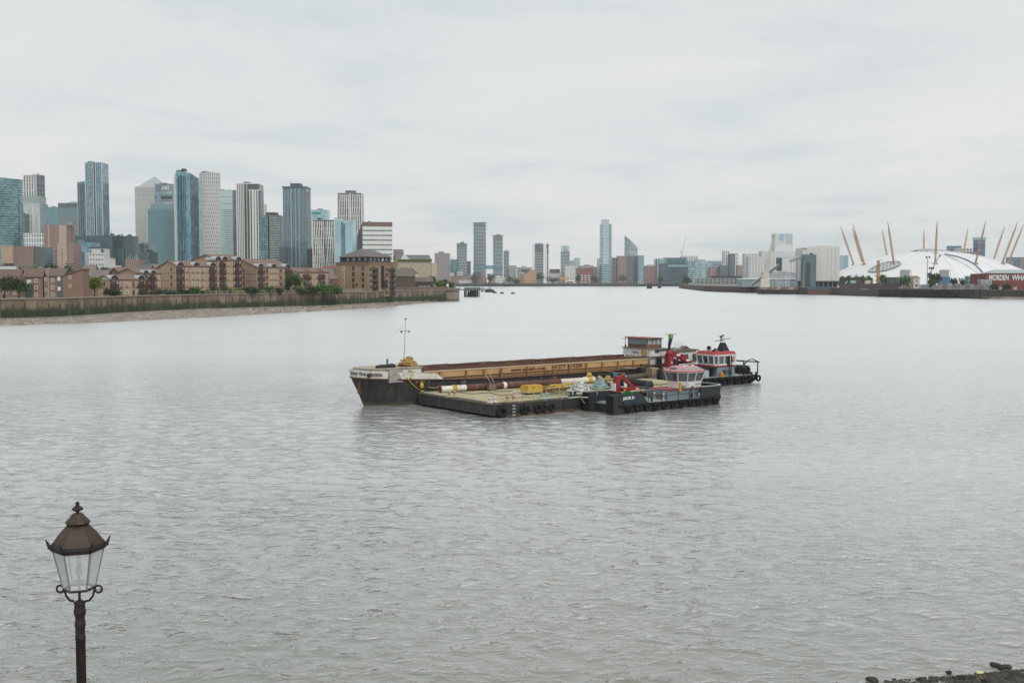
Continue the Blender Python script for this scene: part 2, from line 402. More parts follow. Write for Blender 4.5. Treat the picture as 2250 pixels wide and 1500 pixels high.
def roofslab(B, m, h=.8, o=.3, name='parapet'):
    MB().box(-o, B.W+o, -o, B.D+o, B.H, B.H+h).build(name, m, B.e)
def box_tower(name, label, ul, uc, ur, vt, Y, rz, g, fr, lf=None, plant=None, depth=30., pitch=(3, 3.6), roof=None, cat='building', zb=5., group=None, vb=None):
    B = bld(name, label, ul, uc, ur, vt, Y, rz, depth=depth, cat=cat, zb=zb, group=group, vb=vb)
    body(B, g, pitch)
    for f in fr if isinstance(fr, list) else [fr]: facade(B, 'front', **f)
    if lf:
        for f in lf if isinstance(lf, list) else [lf]: facade(B, 'left', **f)
    if roof: roofslab(B, roof)
    if plant:
        for p in (plant if isinstance(plant, list) else [plant]): cap(B, *p)
    flush(B); return B
WHT = mat('e4e6e6', .5, .06, .02); OFFW = mat('cfd2d0', .6, .08, .02); LGREY = mat('b4bbbd', .55, .1, .02); MGREY = mat('7f8a8e', .6, .12, .02)
DGREY = mat('454e54', .5, .15, .02); BLK = mat('23292d', .5, .2, .03); TEALM = mat('3f6d75', .4, .15, .02); DTEAL = mat('20424b', .4, .2, .02)
BEIGE = mat('b9a893', .8, .12, .05); PINK = mat('a08a84', .8, .12, .05); BRN = mat('7d6a60', .85, .15, .05); LILAC = mat('a99fa4', .8, .1, .03)
G_TEAL = glass('2d6672', '74aab3', .45); G_BLUE = glass('2f5d74', '7fb0c2', .5); G_DARK = glass('1f2b31', '50626a', .3); G_PALE = glass('8fb6bd', 'c2dadd', .4)
G_DTEAL = glass('0f333c', '2a5862', .35); G_GREY = glass('39474d', '77888e', .35); G_SKY = glass('6f9fb0', 'b3d0d8', .45); G_SLATE = glass('2a414c', '5d7a86', .4)

# --- far left cluster
B = bld('curved_glass_tower', 'teal round tower with thin projecting balcony rings at the left picture edge', None, -38, 35, 392, 1500, 0, depth=46)
rad = B.W/2
def wav(z, q, r): return r * (1 + .05*math.sin(2*q + z*.045) + .03*math.sin(3*q - z*.06))
nfl = 44; fh = B.H / nfl; mb = MB()
ring = [(rad + (rad-1.4)*math.cos(q), rad + (rad-1.4)*math.sin(q)) for q in [2*math.pi*i/36 for i in range(36)]]
mb.prism(ring, 0, B.H, uvpitch=(3, fh)); mb.build('glazed_body', G_TEAL, B.e)
for i in range(nfl + 1):
    z = i*fh; rr = [wav(z, 2*math.pi*k/40, rad) for k in range(40)]
    MB().prism([(rad + rr[k]*math.cos(2*math.pi*k/40), rad + rr[k]*math.sin(2*math.pi*k/40)) for k in range(40)], z-.28, z+.32).build('balcony_ring', mat('7fa3a6', .5, .1, .05), B.e)
flush(B)
box_tower('white_finned_tower', 'white vertical finned tower with a dark glass side, second tall tower from the left', 56, 84, 102, 384, 2000, 66, G_DARK,
    [dict(px=6, pz=8, pier=(.6, .3, MGREY), span=(.9, .2, MGREY))], [dict(px=7, pz=14, pier=(3.0, .9, WHT), span=(.8, .5, WHT))], roof=WHT)
B = bld('stepped_pale_tower', 'pale silver tower with stepped top and blue window columns near the left edge', None, 47, 90, 447, 1900, 0, depth=34)
body(B, G_SKY, (2.5, 3.4)); facade(B, 'front', 3.4, 3.4, (1.7, .5, OFFW), (.9, .3, LGREY))
for a, b in ((0, .14), (.27, .36), (.62, .74), (.93, 1)): MB().box(B.W*a, B.W*b, -1.6, 0, 0, B.H*(.97 if b < .9 else .82)).build('wall_panel', OFFW, B.e)
cap(B, .12, .95, .1, .9, B.zv(430)-B.H, mat('9aa9ab', .5, .1, .05), 'roof_storey'); MB().box(-5, 0, 2, B.D, 0, B.zv(468)).build('lower_step', OFFW, B.e)
flush(B)
box_tower('white_grid_block', 'low white gridded block in front of the stepped pale tower', None, 41, 98, 513, 1800, 0, glass('7a8c96', 'a5b5bd', .3), dict(px=4.2, pz=9, pier=(1.5, .6, WHT), span=(2.0, .7, WHT)))
box_tower('grey_sliver_tower', 'narrow grey glass tower squeezed beside the round teal tower', None, 37, 49, 468, 1870, 0, G_GREY, dict(px=4, pz=4, pier=(.8, .3, LGREY), span=(1, .2, LGREY)))
B = bld('brick_office_block', 'tan and brown brick block with a glass wing below the pale tower', None, 7, 74, 541, 900, 0, depth=20, zb=6)
body(B, mat('8a7a72', .85, .12, .2)); MB().box(-.2, B.W*.36, -3, 0, B.zv(579), B.H+.6).build('tan_wing', mat('b39c8b', .85, .1, .2), B.e)
for i in range(11):
    for j in range(7):
        MB().box(B.W*.42 + i*1.25, B.W*.42 + i*1.25+.5, -.06, .1, 1.6 + j*2.1, 2.7 + j*2.1).build('window', pane_mat('5d6468'), B.e)
MB().box(B.W, B.W+9.4, 1, 16, 0, B.H-.6).build('glass_wing', G_GREY, B.e)
for j in range(8): MB().box(B.W, B.W+9.5, .7, 1, 1.5+j*2.2, 2.1+j*2.2).build('floor_band', LGREY, B.e)
flush(B)
B = bld('pink_residential_tower', 'pinkish brown residential tower with stacked white balconies behind the trees', None, 97, 162, 494, 1000, 0, depth=18, zb=6)
body(B, mat('93807a', .85, .1, .1), z1=B.H*.72, x0=B.W*.78, y0=.3); body(B, mat('93807a', .85, .1, .1), x1=B.W*.78, name='tall_wing')
for a, b, h in ((.15, .2, .995), (.46, .525, .7), (.53, .77, .99)):
    MB().box(B.W*a, B.W*b, -.5 - a*.2, 0, 0, B.H*h).build('wall_panel', mat('b8a699', .8, .1, .1), B.e)
for i in range(15):
    z = 1.2 + i*2.35
    MB().box(-.3, B.W*.15, -1.1, .3, z, z+1.1).build('balcony', OFFW, B.e); MB().box(B.W*.32, B.W*.44, -1.0, .2, z, z+.9).build('balcony', mat('a79a96', .8), B.e)
    if i < 10: MB().box(B.W*.86, B.W*1.01, -1.0, .2, z, z+.9).build('balcony', mat('a79a96', .8), B.e)
    MB().box(B.W*.6, B.W*.63, -.75, -.5, z, z+1.3).build('window', pane_mat('4c5458'), B.e)
    MB().box(B.W*.24, B.W*.27, -.12, .1, z, z+1.3).build('window', pane_mat('4c5458'), B.e)
flush(B)
box_tower('teal_office_slab', 'flat teal glass office between the finned tower and the grey office grid', None, 103, 131, 455, 2350, 0, glass('4f8790', '6fa3ab', .4), dict(px=6, pz=5, pier=(.3, .15, TEALM), span=(.5, .1, TEALM)))
box_tower('grey_grid_office', 'grey stone office with small square windows behind the pink tower', None, 130, 177, 447, 2280, 0, G_DARK, [dict(px=3.6, pz=4, pier=(1.7, .4, mat('8d9596', .7)), span=(1.9, .55, mat('8d9596', .7)), z1=150), dict(px=50, pz=22, span=(20, .8, mat('6d8a90', .4)), z0=140)], roof=MGREY)
box_tower('slim_blue_tower', 'lower blue glass half of the paired tall towers', None, 173, 193, 400, 2110, 0, G_BLUE, [dict(px=4, pz=4, pier=(.5, .3, LGREY), span=(.7, .15, mat('5f8ea0', .3)), single=False), dict(px=18, pz=999, pier=(1.5, .8, OFFW), single=False)])
B = box_tower('tall_blue_tower', 'tallest blue glass tower in the skyline with pale vertical ribs', None, 191, 228, 357, 2090, 0, G_BLUE, [dict(px=4, pz=4, pier=(.5, .3, LGREY), span=(.7, .15, mat('5f8ea0', .3)), single=False)], depth=34)
for a in (.0, .47, .6, .97): MB().box(B.W*a, B.W*(a+.035), -1.2, 0, 0, B.H+1).build('rib', OFFW, B.e)
MB().box(B.W*.505, B.W*.6, -.6, .2, B.H*.3, B.H+.5).build('dark_recess', DTEAL, B.e)
# dark green glass cluster
for i, (a, b, v, y, lab) in enumerate(((165, 232, 518, 1520, 'wide dark teal glass office left of the stepped dark office'), (232, 248, 516, 1480, 'narrow black teal stair tower amid the dark glass offices'),
        (248, 276, 519, 1500, 'dark teal office with pale glazed strip left of the black slab'), (275, 290, 518, 1470, 'black teal slab beside the open sky gap'))):
    B = box_tower('dark_glass_office', lab, None, a, b, v + (0, 0, 0, 0)[i], y, 0, G_DTEAL, dict(px=4, pz=3.8, pier=(.25, .15, DTEAL), span=(.5, .12, DTEAL), single=False), group='dark teal glass offices', depth=25+i)
    if i == 2: MB().box(B.W*.05, B.W*.2, -1, 0, 0, B.H*.7).build('glazed_strip', G_PALE, B.e); MB().box(B.W*.25, B.W*.9, -2, 0, 0, B.H*.75).build('glass_wing', glass('2c5a60', '4a777c', .3), B.e)
box_tower('light_blue_office', 'light blue glass office just right of the pink tower', None, 164, 200, 532, 1300, 0, glass('4a8797', '7fb0bd', .4), dict(px=5, pz=4, pier=(.2, .1, TEALM), span=(.3, .1, TEALM), single=False))
box_tower('deep_blue_office', 'deep blue glass block in front of the light blue office', None, 166, 186, 553, 1200, 12, glass('17455c', '2c6a85', .4), dict(px=4, pz=4, pier=(.2, .1, DTEAL), single=False))
def window_grid(B, face, s0, s1, z0, z1, nx, nz, w, h, pm, fm=None, d=.05, name='window', skip=None):
    """each window a part of its own: a frame with a pane as sub-part"""
    o, t, n, Ln = B.F[face]; pitch = (s1-s0)/nx; rh = (z1-z0)/nz
    rot = math.atan2(t[1], t[0])
    key = ('wm', round(w, 2), round(h, 2), (fm or pm).name, pm.name, d)
    if key not in _M:
        f = MB(); e = .12*w + .04
        if fm:
            f.box(-w/2, w/2, -d-.06, .12, 0, e); f.box(-w/2, w/2, -d-.06, .12, h-e, h); f.box(-w/2, -w/2+e, -d-.06, .12, e, h-e); f.box(w/2-e, w/2, -d-.06, .12, e, h-e)
            f.box(-e*.3, e*.3, -d-.04, .12, e, h-e)
        p = MB().box(-w/2+(e if fm else 0), w/2-(e if fm else 0), -d, .1, e if fm else 0, h-(e if fm else 0))
        _M[key] = (f.mesh('window', fm) if fm else None, p.mesh('pane', pm))
    fmesh, pmesh = _M[key]
    for i in range(nx):
        for j in range(nz):
            if skip and skip(i, j): continue
            s = s0 + (i+.5)*pitch; z = z0 + j*rh + (rh-h)*.5
            loc = (o[0]+t[0]*s, o[1]+t[1]*s, z)
            if fmesh: wo = obj(name, fmesh, B.e, loc, (0, 0, rot)); obj('pane', pmesh, wo)
            else: obj(name, pmesh, B.e, loc, (0, 0, rot))
PW = pane_mat('39434a')
B = bld('white_apartment_block', 'white apartment block with glazed top storeys in front of the dark offices', None, 195, 229, 545, 1000, 0, depth=14, zb=6)
body(B, mat('cfd2d0', .8, .08, .2)); window_grid(B, 'front', .5, B.W-.5, 1, B.H-4, 5, 7, 1.3, 1.1, PW); cap(B, -.03, 1.03, -.05, 1, .9, DGREY, 'roof_slab'); MB().box(B.W*.02, B.W*.2, -.4, 0, B.H-4, B.H-1).build('glazed_corner', G_TEAL, B.e); MB().box(B.W*.8, B.W*.98, -.4, 0, B.H-4, B.H-1).build('glazed_corner', G_TEAL, B.e)
B = bld('white_stepped_annex', 'low white stepped flats beside the white apartment block', None, 229, 256, 567, 980, 0, depth=12, zb=6)
body(B, mat('c9cccb', .8, .08, .2), z1=B.H*.75, x0=B.W*.5, y0=.02); body(B, mat('c9cccb', .8, .08, .2), x1=B.W*.5, name='upper_step'); window_grid(B, 'front', .3, B.W-.3, .6, B.H*.75, 4, 4, 1.1, 1.0, PW)
# --- the pyramid tower and neighbours
B = bld('pyramid_roof_tower', 'pale stone office tower with a pyramid roof', None, 299, 360, 411, 2373, 0, depth=58)
OCS = mat('c2c4c0', .5, .05, .01); body(B, glass('8f9a9c', 'b5bcbc', .3), (3, 4.1))
facade(B, 'front', 3.1, 4.1, (1.7, .35, OCS), (2.2, .5, OCS), z1=B.H-22); facade(B, 'front', 3.1, 4.6, (1.0, .35, OCS), (1.6, .5, OCS), z0=B.H-22)
for sgn, a, b in ((0, -1.2, .0), (1, 1.0, 1.02)): pass
MB().box(B.W*.8, B.W*1.0, -.8, .1, 0, B.H-21).build('dark_corner', glass('59686d', '7e8b8f', .3), B.e)
pz = B.zv(385); mb = MB(); c = (B.W*.57, B.D*.5)
mb.raw([(3, 3, B.H), (B.W+2, 3, B.H), (B.W+2, B.D-3, B.H), (3, B.D-3, B.H), (c[0], c[1], pz)], [(0, 1, 4), (1, 2, 4), (2, 3, 4), (3, 0, 4), (3, 2, 1, 0)]); mb.build('roof', mat('a3abae', .4, .06, .02), B.e)
MB().box(-.4, B.W+.4, -.4, B.D+.4, B.H-1.5, B.H+1.0).build('cornice', OCS, B.e); flush(B)
B = bld('bank_sign_tower', 'glass bank tower with lit sign letters beside the pyramid roof tower', None, 343, 383, 404, 2290, 0, depth=40)
body(B, glass('5b7e88', '86a5ad', .45), (3, 4)); facade(B, 'front', 3.3, 4.2, (.4, .3, MGREY), (.9, .3, LGREY), single=False)
for i, (a, b) in enumerate(((421, 428), (431, 437), (445, 448))): MB().box(-.6, B.W*.94, -1.2, 0, B.zv(b), B.zv(a)).build('floor_band', [G_PALE, DTEAL, LGREY][i], B.e)
MB().box(B.W*.05, B.W*.33, -1.6, 0, B.zv(447), B.zv(421)).build('corner_bay', G_SKY, B.e); flush(B)
def text(name, body_, m, parent, loc, rot, size, ext=.02, align='LEFT', sx=1.0, bold=0.0, kind=None):
    cu = bpy.data.curves.new(name, 'FONT'); cu.body = body_; cu.size = size; cu.extrude = ext; cu.align_x = align; cu.offset = bold; cu.resolution_u = 3
    tmp = bpy.data.objects.new('tmp', cu); COL.objects.link(tmp); dg = bpy.context.evaluated_depsgraph_get()
    me = bpy.data.meshes.new_from_object(tmp.evaluated_get(dg)); bpy.data.objects.remove(tmp); me.materials.clear(); me.materials.append(m)
    o = obj(name, me, parent, loc, rot); o.scale = (sx, 1, 1); return o
text('sign_letters', 'citi', mat('eef1f1', .4, .02), B.e, (B.W*.37, -1.0, B.zv(417)), (R(90), 0, 0), 13, .3, bold=.2)
B = bld('broad_teal_tower', 'broad flat teal glass tower below the bank sign tower', None, 326, 385, 460, 1900, 0, depth=30)
body(B, glass('4b7880', '618d94', .4), (1.5, 4)); facade(B, 'front', 1.6, 4, (.18, .12, mat('6a9198', .4)), (.5, .1, mat('5a838a', .4)), single=False); MB().box(B.W*.1, B.W, .5, B.D, B.H, B.zv(448)).build('upper_storeys', glass('5b878e', '6f989e', .4), B.e)
MB().box(-.9, 0, -.6, 1, 0, B.H).build('edge_strip', OFFW, B.e); flush(B)
box_tower('dark_lattice_block', 'low dark glass block with pale lattice in the gap before the pyramid tower', None, 290, 327, 536, 1600, 0, G_DTEAL, dict(px=6, pz=8, pier=(.5, .3, mat('7ea3a8', .5)), span=(.5, .3, mat('7ea3a8', .5))))
box_tower('dark_cube_block', 'small near black cube building under the broad teal tower', None, 307, 328, 553, 1250, 0, G_DTEAL, dict(px=6, pz=6, pier=(.2, .1, DTEAL), single=False))
B = bld('tan_brick_box', 'tan windowless brick box with white roof masts above the housing', None, 274, 307, 570, 900, 0, depth=12, zb=6)
body(B, mat('8f7f73', .9, .1, .1)); 
for i in range(7): MB().tube((1+i*1.6, 2, B.H), (1+i*1.6, 2, B.H+1.6+1.4*(i % 3)), .14, n=6).build('roof_mast', OFFW, B.e)
# angular blue tower
B = bld('angular_blue_tower', 'blue glass tower with slanted pointed top and a white edge', None, 384, 434, 388, 1500, 0, depth=26)
k1, k2 = B.W*.12, B.W*.74; mb = MB()
zt = [B.zv(384), B.zv(375), B.zv(380), B.zv(390), B.zv(388), B.zv(384)]
pl = [(0, 5), (k1, 0), (k2, -2), (B.W, 9), (B.W, 26), (0, 26)]
mb.prism(pl, 0, zt, uvpitch=(1.9, 3.6)); mb.build('glazed_body', glass('35788a', '86bccb', .5), B.e)
mm = mat('2f5966', .4); seg = MB()
for i in range(1, 60):
    z = i*3.6
    if z > B.zv(396): break
    seg.obox((k1, 0), ((k2-k1)/math.hypot(k2-k1, 2), -2/math.hypot(k2-k1, 2)), (-.07, -1), 0, math.hypot(k2-k1, 2), -.1, .25, z, z+.45)
seg.build('floor_bands', mm, B.e, kind='stuff')
for a in (.13, .28, .37, .5, .62): MB().box(k1+(k2-k1)*a, k1+(k2-k1)*a+.5+(a == .28)*1.2, -2.2, 0, 0, B.zv(386)).build('mullion', mm, B.e)
MB().prism([(k2, -2.1), (B.W+.05, 8.9), (B.W+.05, 10), (k2, -1)], 0, [B.zv(381), B.zv(391), B.zv(391), B.zv(381)], uvpitch=(2, 3.6)).build('dark_side_glazing', G_SLATE, B.e)
MB().box(-.3, k1*.55, 2, 5, 0, B.zv(392)).build('white_edge', OFFW, B.e); MB().box(k1*.75, k1*.98, -.3, 1, 0, B.zv(378)).build('edge_rib', OFFW, B.e); flush(B)
# white checkered cylinder
B = bld('white_checker_tower', 'round white tower with staggered checkered balconies', None, 435, 480, 379, 2300, 0, depth=40)
rad = B.W/2; N = 32; mb = MB(); mb.prism([(rad+(rad-.9)*math.cos(2*math.pi*i/N), rad+(rad-.9)*math.sin(2*math.pi*i/N)) for i in range(N)], 0, B.H, uvpitch=(4, 4)); mb.build('glazed_body', glass('5d6b72', '8f9ba0', .3), B.e)
mb = MB(); nf = 58; fh = B.H/nf
for j in range(nf):
    ph = .0 if j > nf-7 else (j//2 % 2)*.5
    for i in range(N):
        q0, q1 = 2*math.pi*(i+ph+.04*(j % 2))/N, 2*math.pi*(i+ph+.62)/N
        if math.sin((q0+q1)/2) > .3: continue
        P = lambda q, r: (rad + r*math.cos(q), rad + r*math.sin(q))
        mb.prism([P(q0, rad-1), P(q0, rad), P(q1, rad), P(q1, rad-1)][::-1], j*fh + (.2 if j % 3 else 0), (j+1)*fh-.5)
mb.build('balcony_panels', mat('d9dada', .5, .05, .02), B.e, kind='stuff')
for j in range(0, nf+1, 2): MB().prism([(rad+(rad+.2)*math.cos(2*math.pi*i/N), rad+(rad+.2)*math.sin(2*math.pi*i/N)) for i in range(N)], j*fh-.35, j*fh+.3).build('floor_band', mat('d3d5d5', .5, .05, .02), B.e)
box_tower('pale_bank_tower', 'pale green white office tower with a small crest sign near its top corner', None, 479, 519, 418, 2420, 0, glass('7fb5b8', 'bcd9da', .35), [dict(px=3, pz=4.3, pier=(.3, .2, OFFW), span=(1.6, .4, mat('c4d9d8', .5)), single=False), dict(px=60, pz=14, span=(13, .9, mat('bfd6d6', .4)), z0=165)], depth=44)
box_tower('slate_slab_tower', 'slim slate coloured tower behind the black and white striped tower', None, 513, 523, 418, 2200, 0, G_SLATE, dict(px=4, pz=4, pier=(.5, .3, DGREY), single=False))
B = bld('black_white_striped_tower', 'black and white vertically striped tower', None, 521, 571, 404, 1700, 0, depth=30)
body(B, glass('20282e', '3c474e', .25), (2, 3.5)); W2 = mat('dcdcd9', .6, .05, .02)
for s, e in ((0, .05), (.085, .13), (.165, .205), (.24, .275), (.31, .345), (.455, .475), (.575, .62), (.68, .77), (.8, .88), (.93, .97)):
    MB().box(B.W*s, B.W*e, -.9, .1, 0, B.H if s < .5 else B.zv(417)).build('fin', W2, B.e)
MB().box(-.2, B.W*.96, -1, 1, B.H-.5, B.H+1).build('parapet', W2, B.e); MB().box(B.W*.55, B.W*1.06, -1, 4, B.zv(419), B.zv(417)).build('parapet', W2, B.e)
MB().box(B.W, B.W*1.07, 3, 20, 0, B.zv(418)).build('balcony_side', mat('8e979b', .6), B.e); flush(B)
box_tower('pale_slim_block', 'small pale block peeping above the two tone tower', None, 572, 581, 448, 2400, 0, OFFW, dict(px=6, pz=8, span=(.5, .2, LGREY), single=False))
B = bld('two_tone_tower', 'two tone tower, teal glass left half and grey banded right half', None, 570, 616, 474, 1500, 0, depth=28)
body(B, glass('3e6a76', '8db2ba', .45), (2, 3.5), x1=B.W*.42); body(B, glass('4f6064', '7f9092', .35), (2, 3.3), x0=B.W*.48, y0=.4, name='grey_half'); MB().box(B.W*.42, B.W*.48, -.3, 10, 0, B.H).build('dark_edge', BLK, B.e)
facade(B, 'front', 2.4, 3.5, (.3, .2, DTEAL), (.5, .25, DTEAL), s1=B.W*.42); facade(B, 'front', 99, 3.3, None, (.9, .1, mat('8f9c9a', .6)), s0=B.W*.49); cap(B, .28, .78, .2, .8, B.zv(466)-B.H, DGREY); roofslab(B, MGREY, .6); flush(B)
box_tower('dark_low_tower', 'low dark block between the two tone tower and the stepped crown tower', None, 614, 626, 541, 1450, 0, G_DTEAL, dict(px=4, pz=3.5, pier=(.2, .2, DTEAL), single=False))
B = bld('crowned_slate_tower', 'slate blue tower with a stepped cap and closely ribbed upper half', None, 623, 675, 410, 1500, 0, depth=30)
body(B, glass('35525f', '6f909b', .4), (1.6, 3.3)); facade(B, 'front', 2.1, 3.3, (.55, .5, mat('93a9af', .5)), (.5, .2, mat('46616c', .5)), z0=B.H*.45, single=False); facade(B, 'front', 4, 3.3, (.3, .2, DTEAL), (.8, .35, mat('5b7884', .5)), z1=B.H*.45)
MB().box(-.6, B.W+.6, -1, B.D, B.H-2.4, B.H+.2).build('parapet', mat('4d6069', .5), B.e); cap(B, .28, .7, .2, .8, B.zv(402)-B.H, mat('4a5a63', .5), 'crown')
for a in (.32, .5, .66): MB().box(B.W*a, B.W*(a+.06), -1.5, 0, 0, B.H-2.4).build('bay', glass('5f7f8b', '9ab3ba', .4), B.e)
flush(B)
B = box_tower('pale_sign_office', 'pale green glass office with a blurred sign behind the wavy fin tower', None, 676, 721, 461, 2300, 0, glass('7fb2b6', 'b5d3d5', .35), [dict(px=4, pz=4.3, pier=(.3, .2, LGREY), span=(.9, .3, mat('a9c8ca', .5)), z1=130, single=False)])
MB().box(B.W*.25, B.W*.65, -.8, -.3, B.zv(471), B.zv(466)).build('sign_board', mat('3d8f95', .4), B.e)
def wavy(B, m, n, z0, z1, amp, w=.7):
    mb = acc(B, 'wavy_fins', m); fh = 3.1*2; nf = int((z1-z0)/fh)
    for i in range(n+1):
        for j in range(nf):
            s = B.W*i/n + amp*math.sin(j*.9 + i*.8)*(1 if 0 < i < n else 0); mb.box(s-w/2, s+w/2, -.7, .1, z0+j*fh, z0+(j+1)*fh-.25)
B = bld('wavy_fin_tower', 'shorter white tower with wavy fins, in front of the pale sign office', None, 688, 735, 483, 1450, 0, depth=26)
body(B, glass('23292c', '4c575b', .25), (1.5, 3.1)); wavy(B, mat('e2e3df', .6, .05, .02), 10, 0, B.H, .6, 1.35); facade(B, 'front', 99, 12.4, None, (.6, .4, mat('cfd1cd', .6)), z1=B.H); MB().box(B.W*.55, B.W*.59, -.9, 0, 0, B.H).build('dark_recess', BLK, B.e); flush(B)
B = bld('tall_fin_tower', 'tall white tower with fine vertical fins and a small dark cap', None, 743, 795, 424, 1700, 0, depth=28)
body(B, glass('2b3134', '556064', .25), (1.6, 3.1)); wavy(B, mat('dcddd9', .6, .05, .02), 11, 0, B.H, .4, 1.6); facade(B, 'front', 99, 12.4, None, (.7, .5, mat('c5c8c5', .6)), single=False); cap(B, .3, .7, .2, .8, B.zv(418)-B.H, mat('6b625c', .7)); MB().box(B.W*.5, B.W*.54, -1, 0, 0, B.H).build('edge_rib', mat('d6d7d3', .6), B.e); flush(B)
B = bld('crystal_glass_tower', 'pale blue crystal shaped glass tower with slanting facets', None, 735, 774, 480, 1400, 0, depth=22)
mb = MB(); W = B.W; mb.prism([(0, 3), (W*.38, 0), (W*.38, 20), (0, 20)], 0, [B.zv(477), B.zv(480), B.zv(484), B.zv(480)], uvpitch=(8, 14)); mb.build('left_shard', glass('9cc4cf', 'bcdbe2', .35), B.e)
mb = MB(); mb.prism([(W*.38, 1.5), (W*.6, 1.5), (W*.6, 20), (W*.38, 20)], 0, [B.zv(487), B.zv(492), B.zv(486), B.zv(480)], uvpitch=(3, 4)); mb.build('dark_cleft', glass('4c6874', '6a8792', .4), B.e)
mb = MB(); mb.prism([(W*.55, 1), (W*.62, -1), (W*1.05, -1), (W*1.1, 20), (W*.6, 20)], 0, [B.zv(500), B.zv(490), B.zv(484), B.zv(484), B.zv(484)], uvpitch=(9, 15)); mb.build('right_shard', glass('83b3c1', 'a5cdd7', .4), B.e)
# striped white office with brown roof
B = bld('striped_white_office', 'white office with thin dark floor stripes and a brown roof band', 785, 797, 862, 488, 900, 9, depth=16, zb=6)
body(B, glass('4a565c', '8e9a9e', .3), (1.2, 3)); nf = 13; z1 = B.zv(497); fh = (z1)/nf
for j in range(nf): MB().box(-.05, B.W+.05, -.25, 1, j*fh+.9, (j+1)*fh-.25).build('floor_band', mat('dddfde', .6, .05, .1), B.e)
MB().box(-.15, B.W+.15, -.35, B.D, z1, B.H+.2).build('roof_band', mat('7c6b63', .8, .1, .2), B.e); MB().box(B.W*.2, B.W*.28, 2, 6, B.H, B.H+1).build('roof_plant', BRN, B.e)
MB().box(-.2, 0, 0, B.D, 0, B.zv(490)).build('side_wall', mat('48545c', .7), B.e)
box_tower('brown_stair_block', 'grey brown blocky tower just right of the striped white office', None, 864, 884, 548, 850, 0, mat('8f8782', .85, .1, .2), dict(px=3, pz=3, span=(.4, .1, mat('776e69', .8)), single=False), depth=10, zb=6)
box_tower('far_crane_block', 'brown unfinished block between the crowned tower and the wavy fins', None, 675, 690, 548, 1500, 0, mat('5d5a5c', .8, .2, .1), dict(px=4, pz=3.5, pier=(.6, .4, mat('776c6a', .8)), span=(.6, .5, mat('6b6260', .8)), single=False))
# --- middle distance
box_tower('lilac_grid_tower', 'lilac grey residential tower with a regular window grid and roof hut', None, 955, 987, 556, 1400, 0, pane_mat('555c62'), dict(px=2.6, pz=2.9, pier=(1.5, .3, LILAC), span=(1.5, .2, LILAC)), plant=(.25, .6, .2, .8, 2.3, LILAC), depth=18)
def band_tower(name, label, ul, ur, vt, Y, n, wall=.55, g=G_SLATE, cm='c3d0d3', depth=None, group=None, crown=0, edge=True):
    B = bld(name, label, None, ul, ur, vt, Y, 0, depth=depth or 24, group=group); W = B.W; r = W*.16
    def rr(o): 
        pts = []
        for cx, cy, q0 in ((W-r, r, -90), (W-r, B.D-r, 0), (r, B.D-r, 90), (r, r, 180)):
            for k in range(5): q = R(q0 + k*22.5); pts.append((cx + (r+o)*math.cos(q), cy + (r+o)*math.sin(q)))
        return pts
    MB().prism(rr(-.8), 0, B.H-.5, uvpitch=(2.2, B.H/n)).build('glazed_body', g, B.e); fh = B.H/n
    for j in range(n+1):
        if crown and j >= n-crown: o = .6 - 1.6*(j-(n-crown))/max(1, crown)
        else: o = 0
        if j > n-3 and crown: o = .9
        MB().prism(rr(o), j*fh, j*fh + fh*(.28 if not crown or j < n-3 else .2)).build('floor_band', mat(cm, .5, .06, .05), B.e)
    return B
BT = 'banded glass riverside towers'
band_tower('banded_tower', 'short banded glass tower left of the tallest banded tower', 1003, 1026, 535, 2470, 26, crown=2, depth=22)
B = band_tower('banded_tower', 'tallest horizontally banded glass tower in mid picture, joined to its neighbour by a low bridge', 1040, 1068, 489, 2500, 44, crown=1)
MB().box(B.W*.97, B.W*1.62, 4, 14, B.zv(591), B.zv(583)).build('sky_bridge', G_TEAL, B.e); MB().box(-.3, B.W, -.6, 0, B.zv(591), B.zv(583)).build('glazed_storey', G_TEAL, B.e)
B = band_tower('banded_tower', 'second tallest banded glass tower with a small roof disc, right of the bridge', 1083, 1105, 517, 2500, 36, crown=2)
cap(B, .3, .75, .3, .7, 2.5, DGREY, 'roof_disc'); MB().box(-.2, B.W, -.6, 0, B.zv(591), B.zv(583)).build('glazed_storey', G_TEAL, B.e)
band_tower('banded_annex', 'lower banded glass block attached to the right of the banded towers', 1106, 1119, 552, 2510, 24)
box_tower('teal_box_block', 'small teal glass box left of the short banded tower', None, 989, 1004, 570, 2460, 0, G_TEAL, dict(px=4, pz=4, pier=(.3, .2, TEALM), single=False), zb=6)
box_tower('blue_side_block', 'small blue glass block right of the short banded tower', None, 1026, 1034, 574, 2480, 0, G_SLATE, dict(px=4, pz=4, pier=(.4, .3, TEALM), single=False), zb=6)

# roof plant and aerials on the towers
_rp = random.Random(12)
for o in [o for o in COL.objects if o.parent is None and o.get('category') == 'building']:
    kids = [c for c in o.children if c.name.startswith(('glazed_body', 'wall'))]
    if not kids or any(c.name.startswith(('roof_plant', 'crown', 'roof_storey', 'roof')) for c in o.children): continue
    b = kids[0].bound_box; x0, x1, y0, y1, zt = b[0][0], b[6][0], b[0][1], b[6][1], max(c.bound_box[6][2] for c in o.children if c.type == 'MESH'); w_, d_ = x1-x0, y1-y0
    if zt < 40: continue
    for k in range(_rp.randint(1, 3)):
        a = x0+w_*(.08+.6*_rp.random()); MB().box(a, a+w_*(.1+.16*_rp.random()), y0+d_*.2, y0+d_*.6, zt, zt+1.2+2.2*_rp.random()).build('roof_plant', [MGREY, LGREY, DGREY][k], o)
    if _rp.random() < .5: a = x0+w_*(.2+.6*_rp.random()); MB().tube((a, y0+d_*.4, zt), (a, y0+d_*.4, zt+5+4*_rp.random()), .3, .12, 5).build('aerial', DGREY, o)
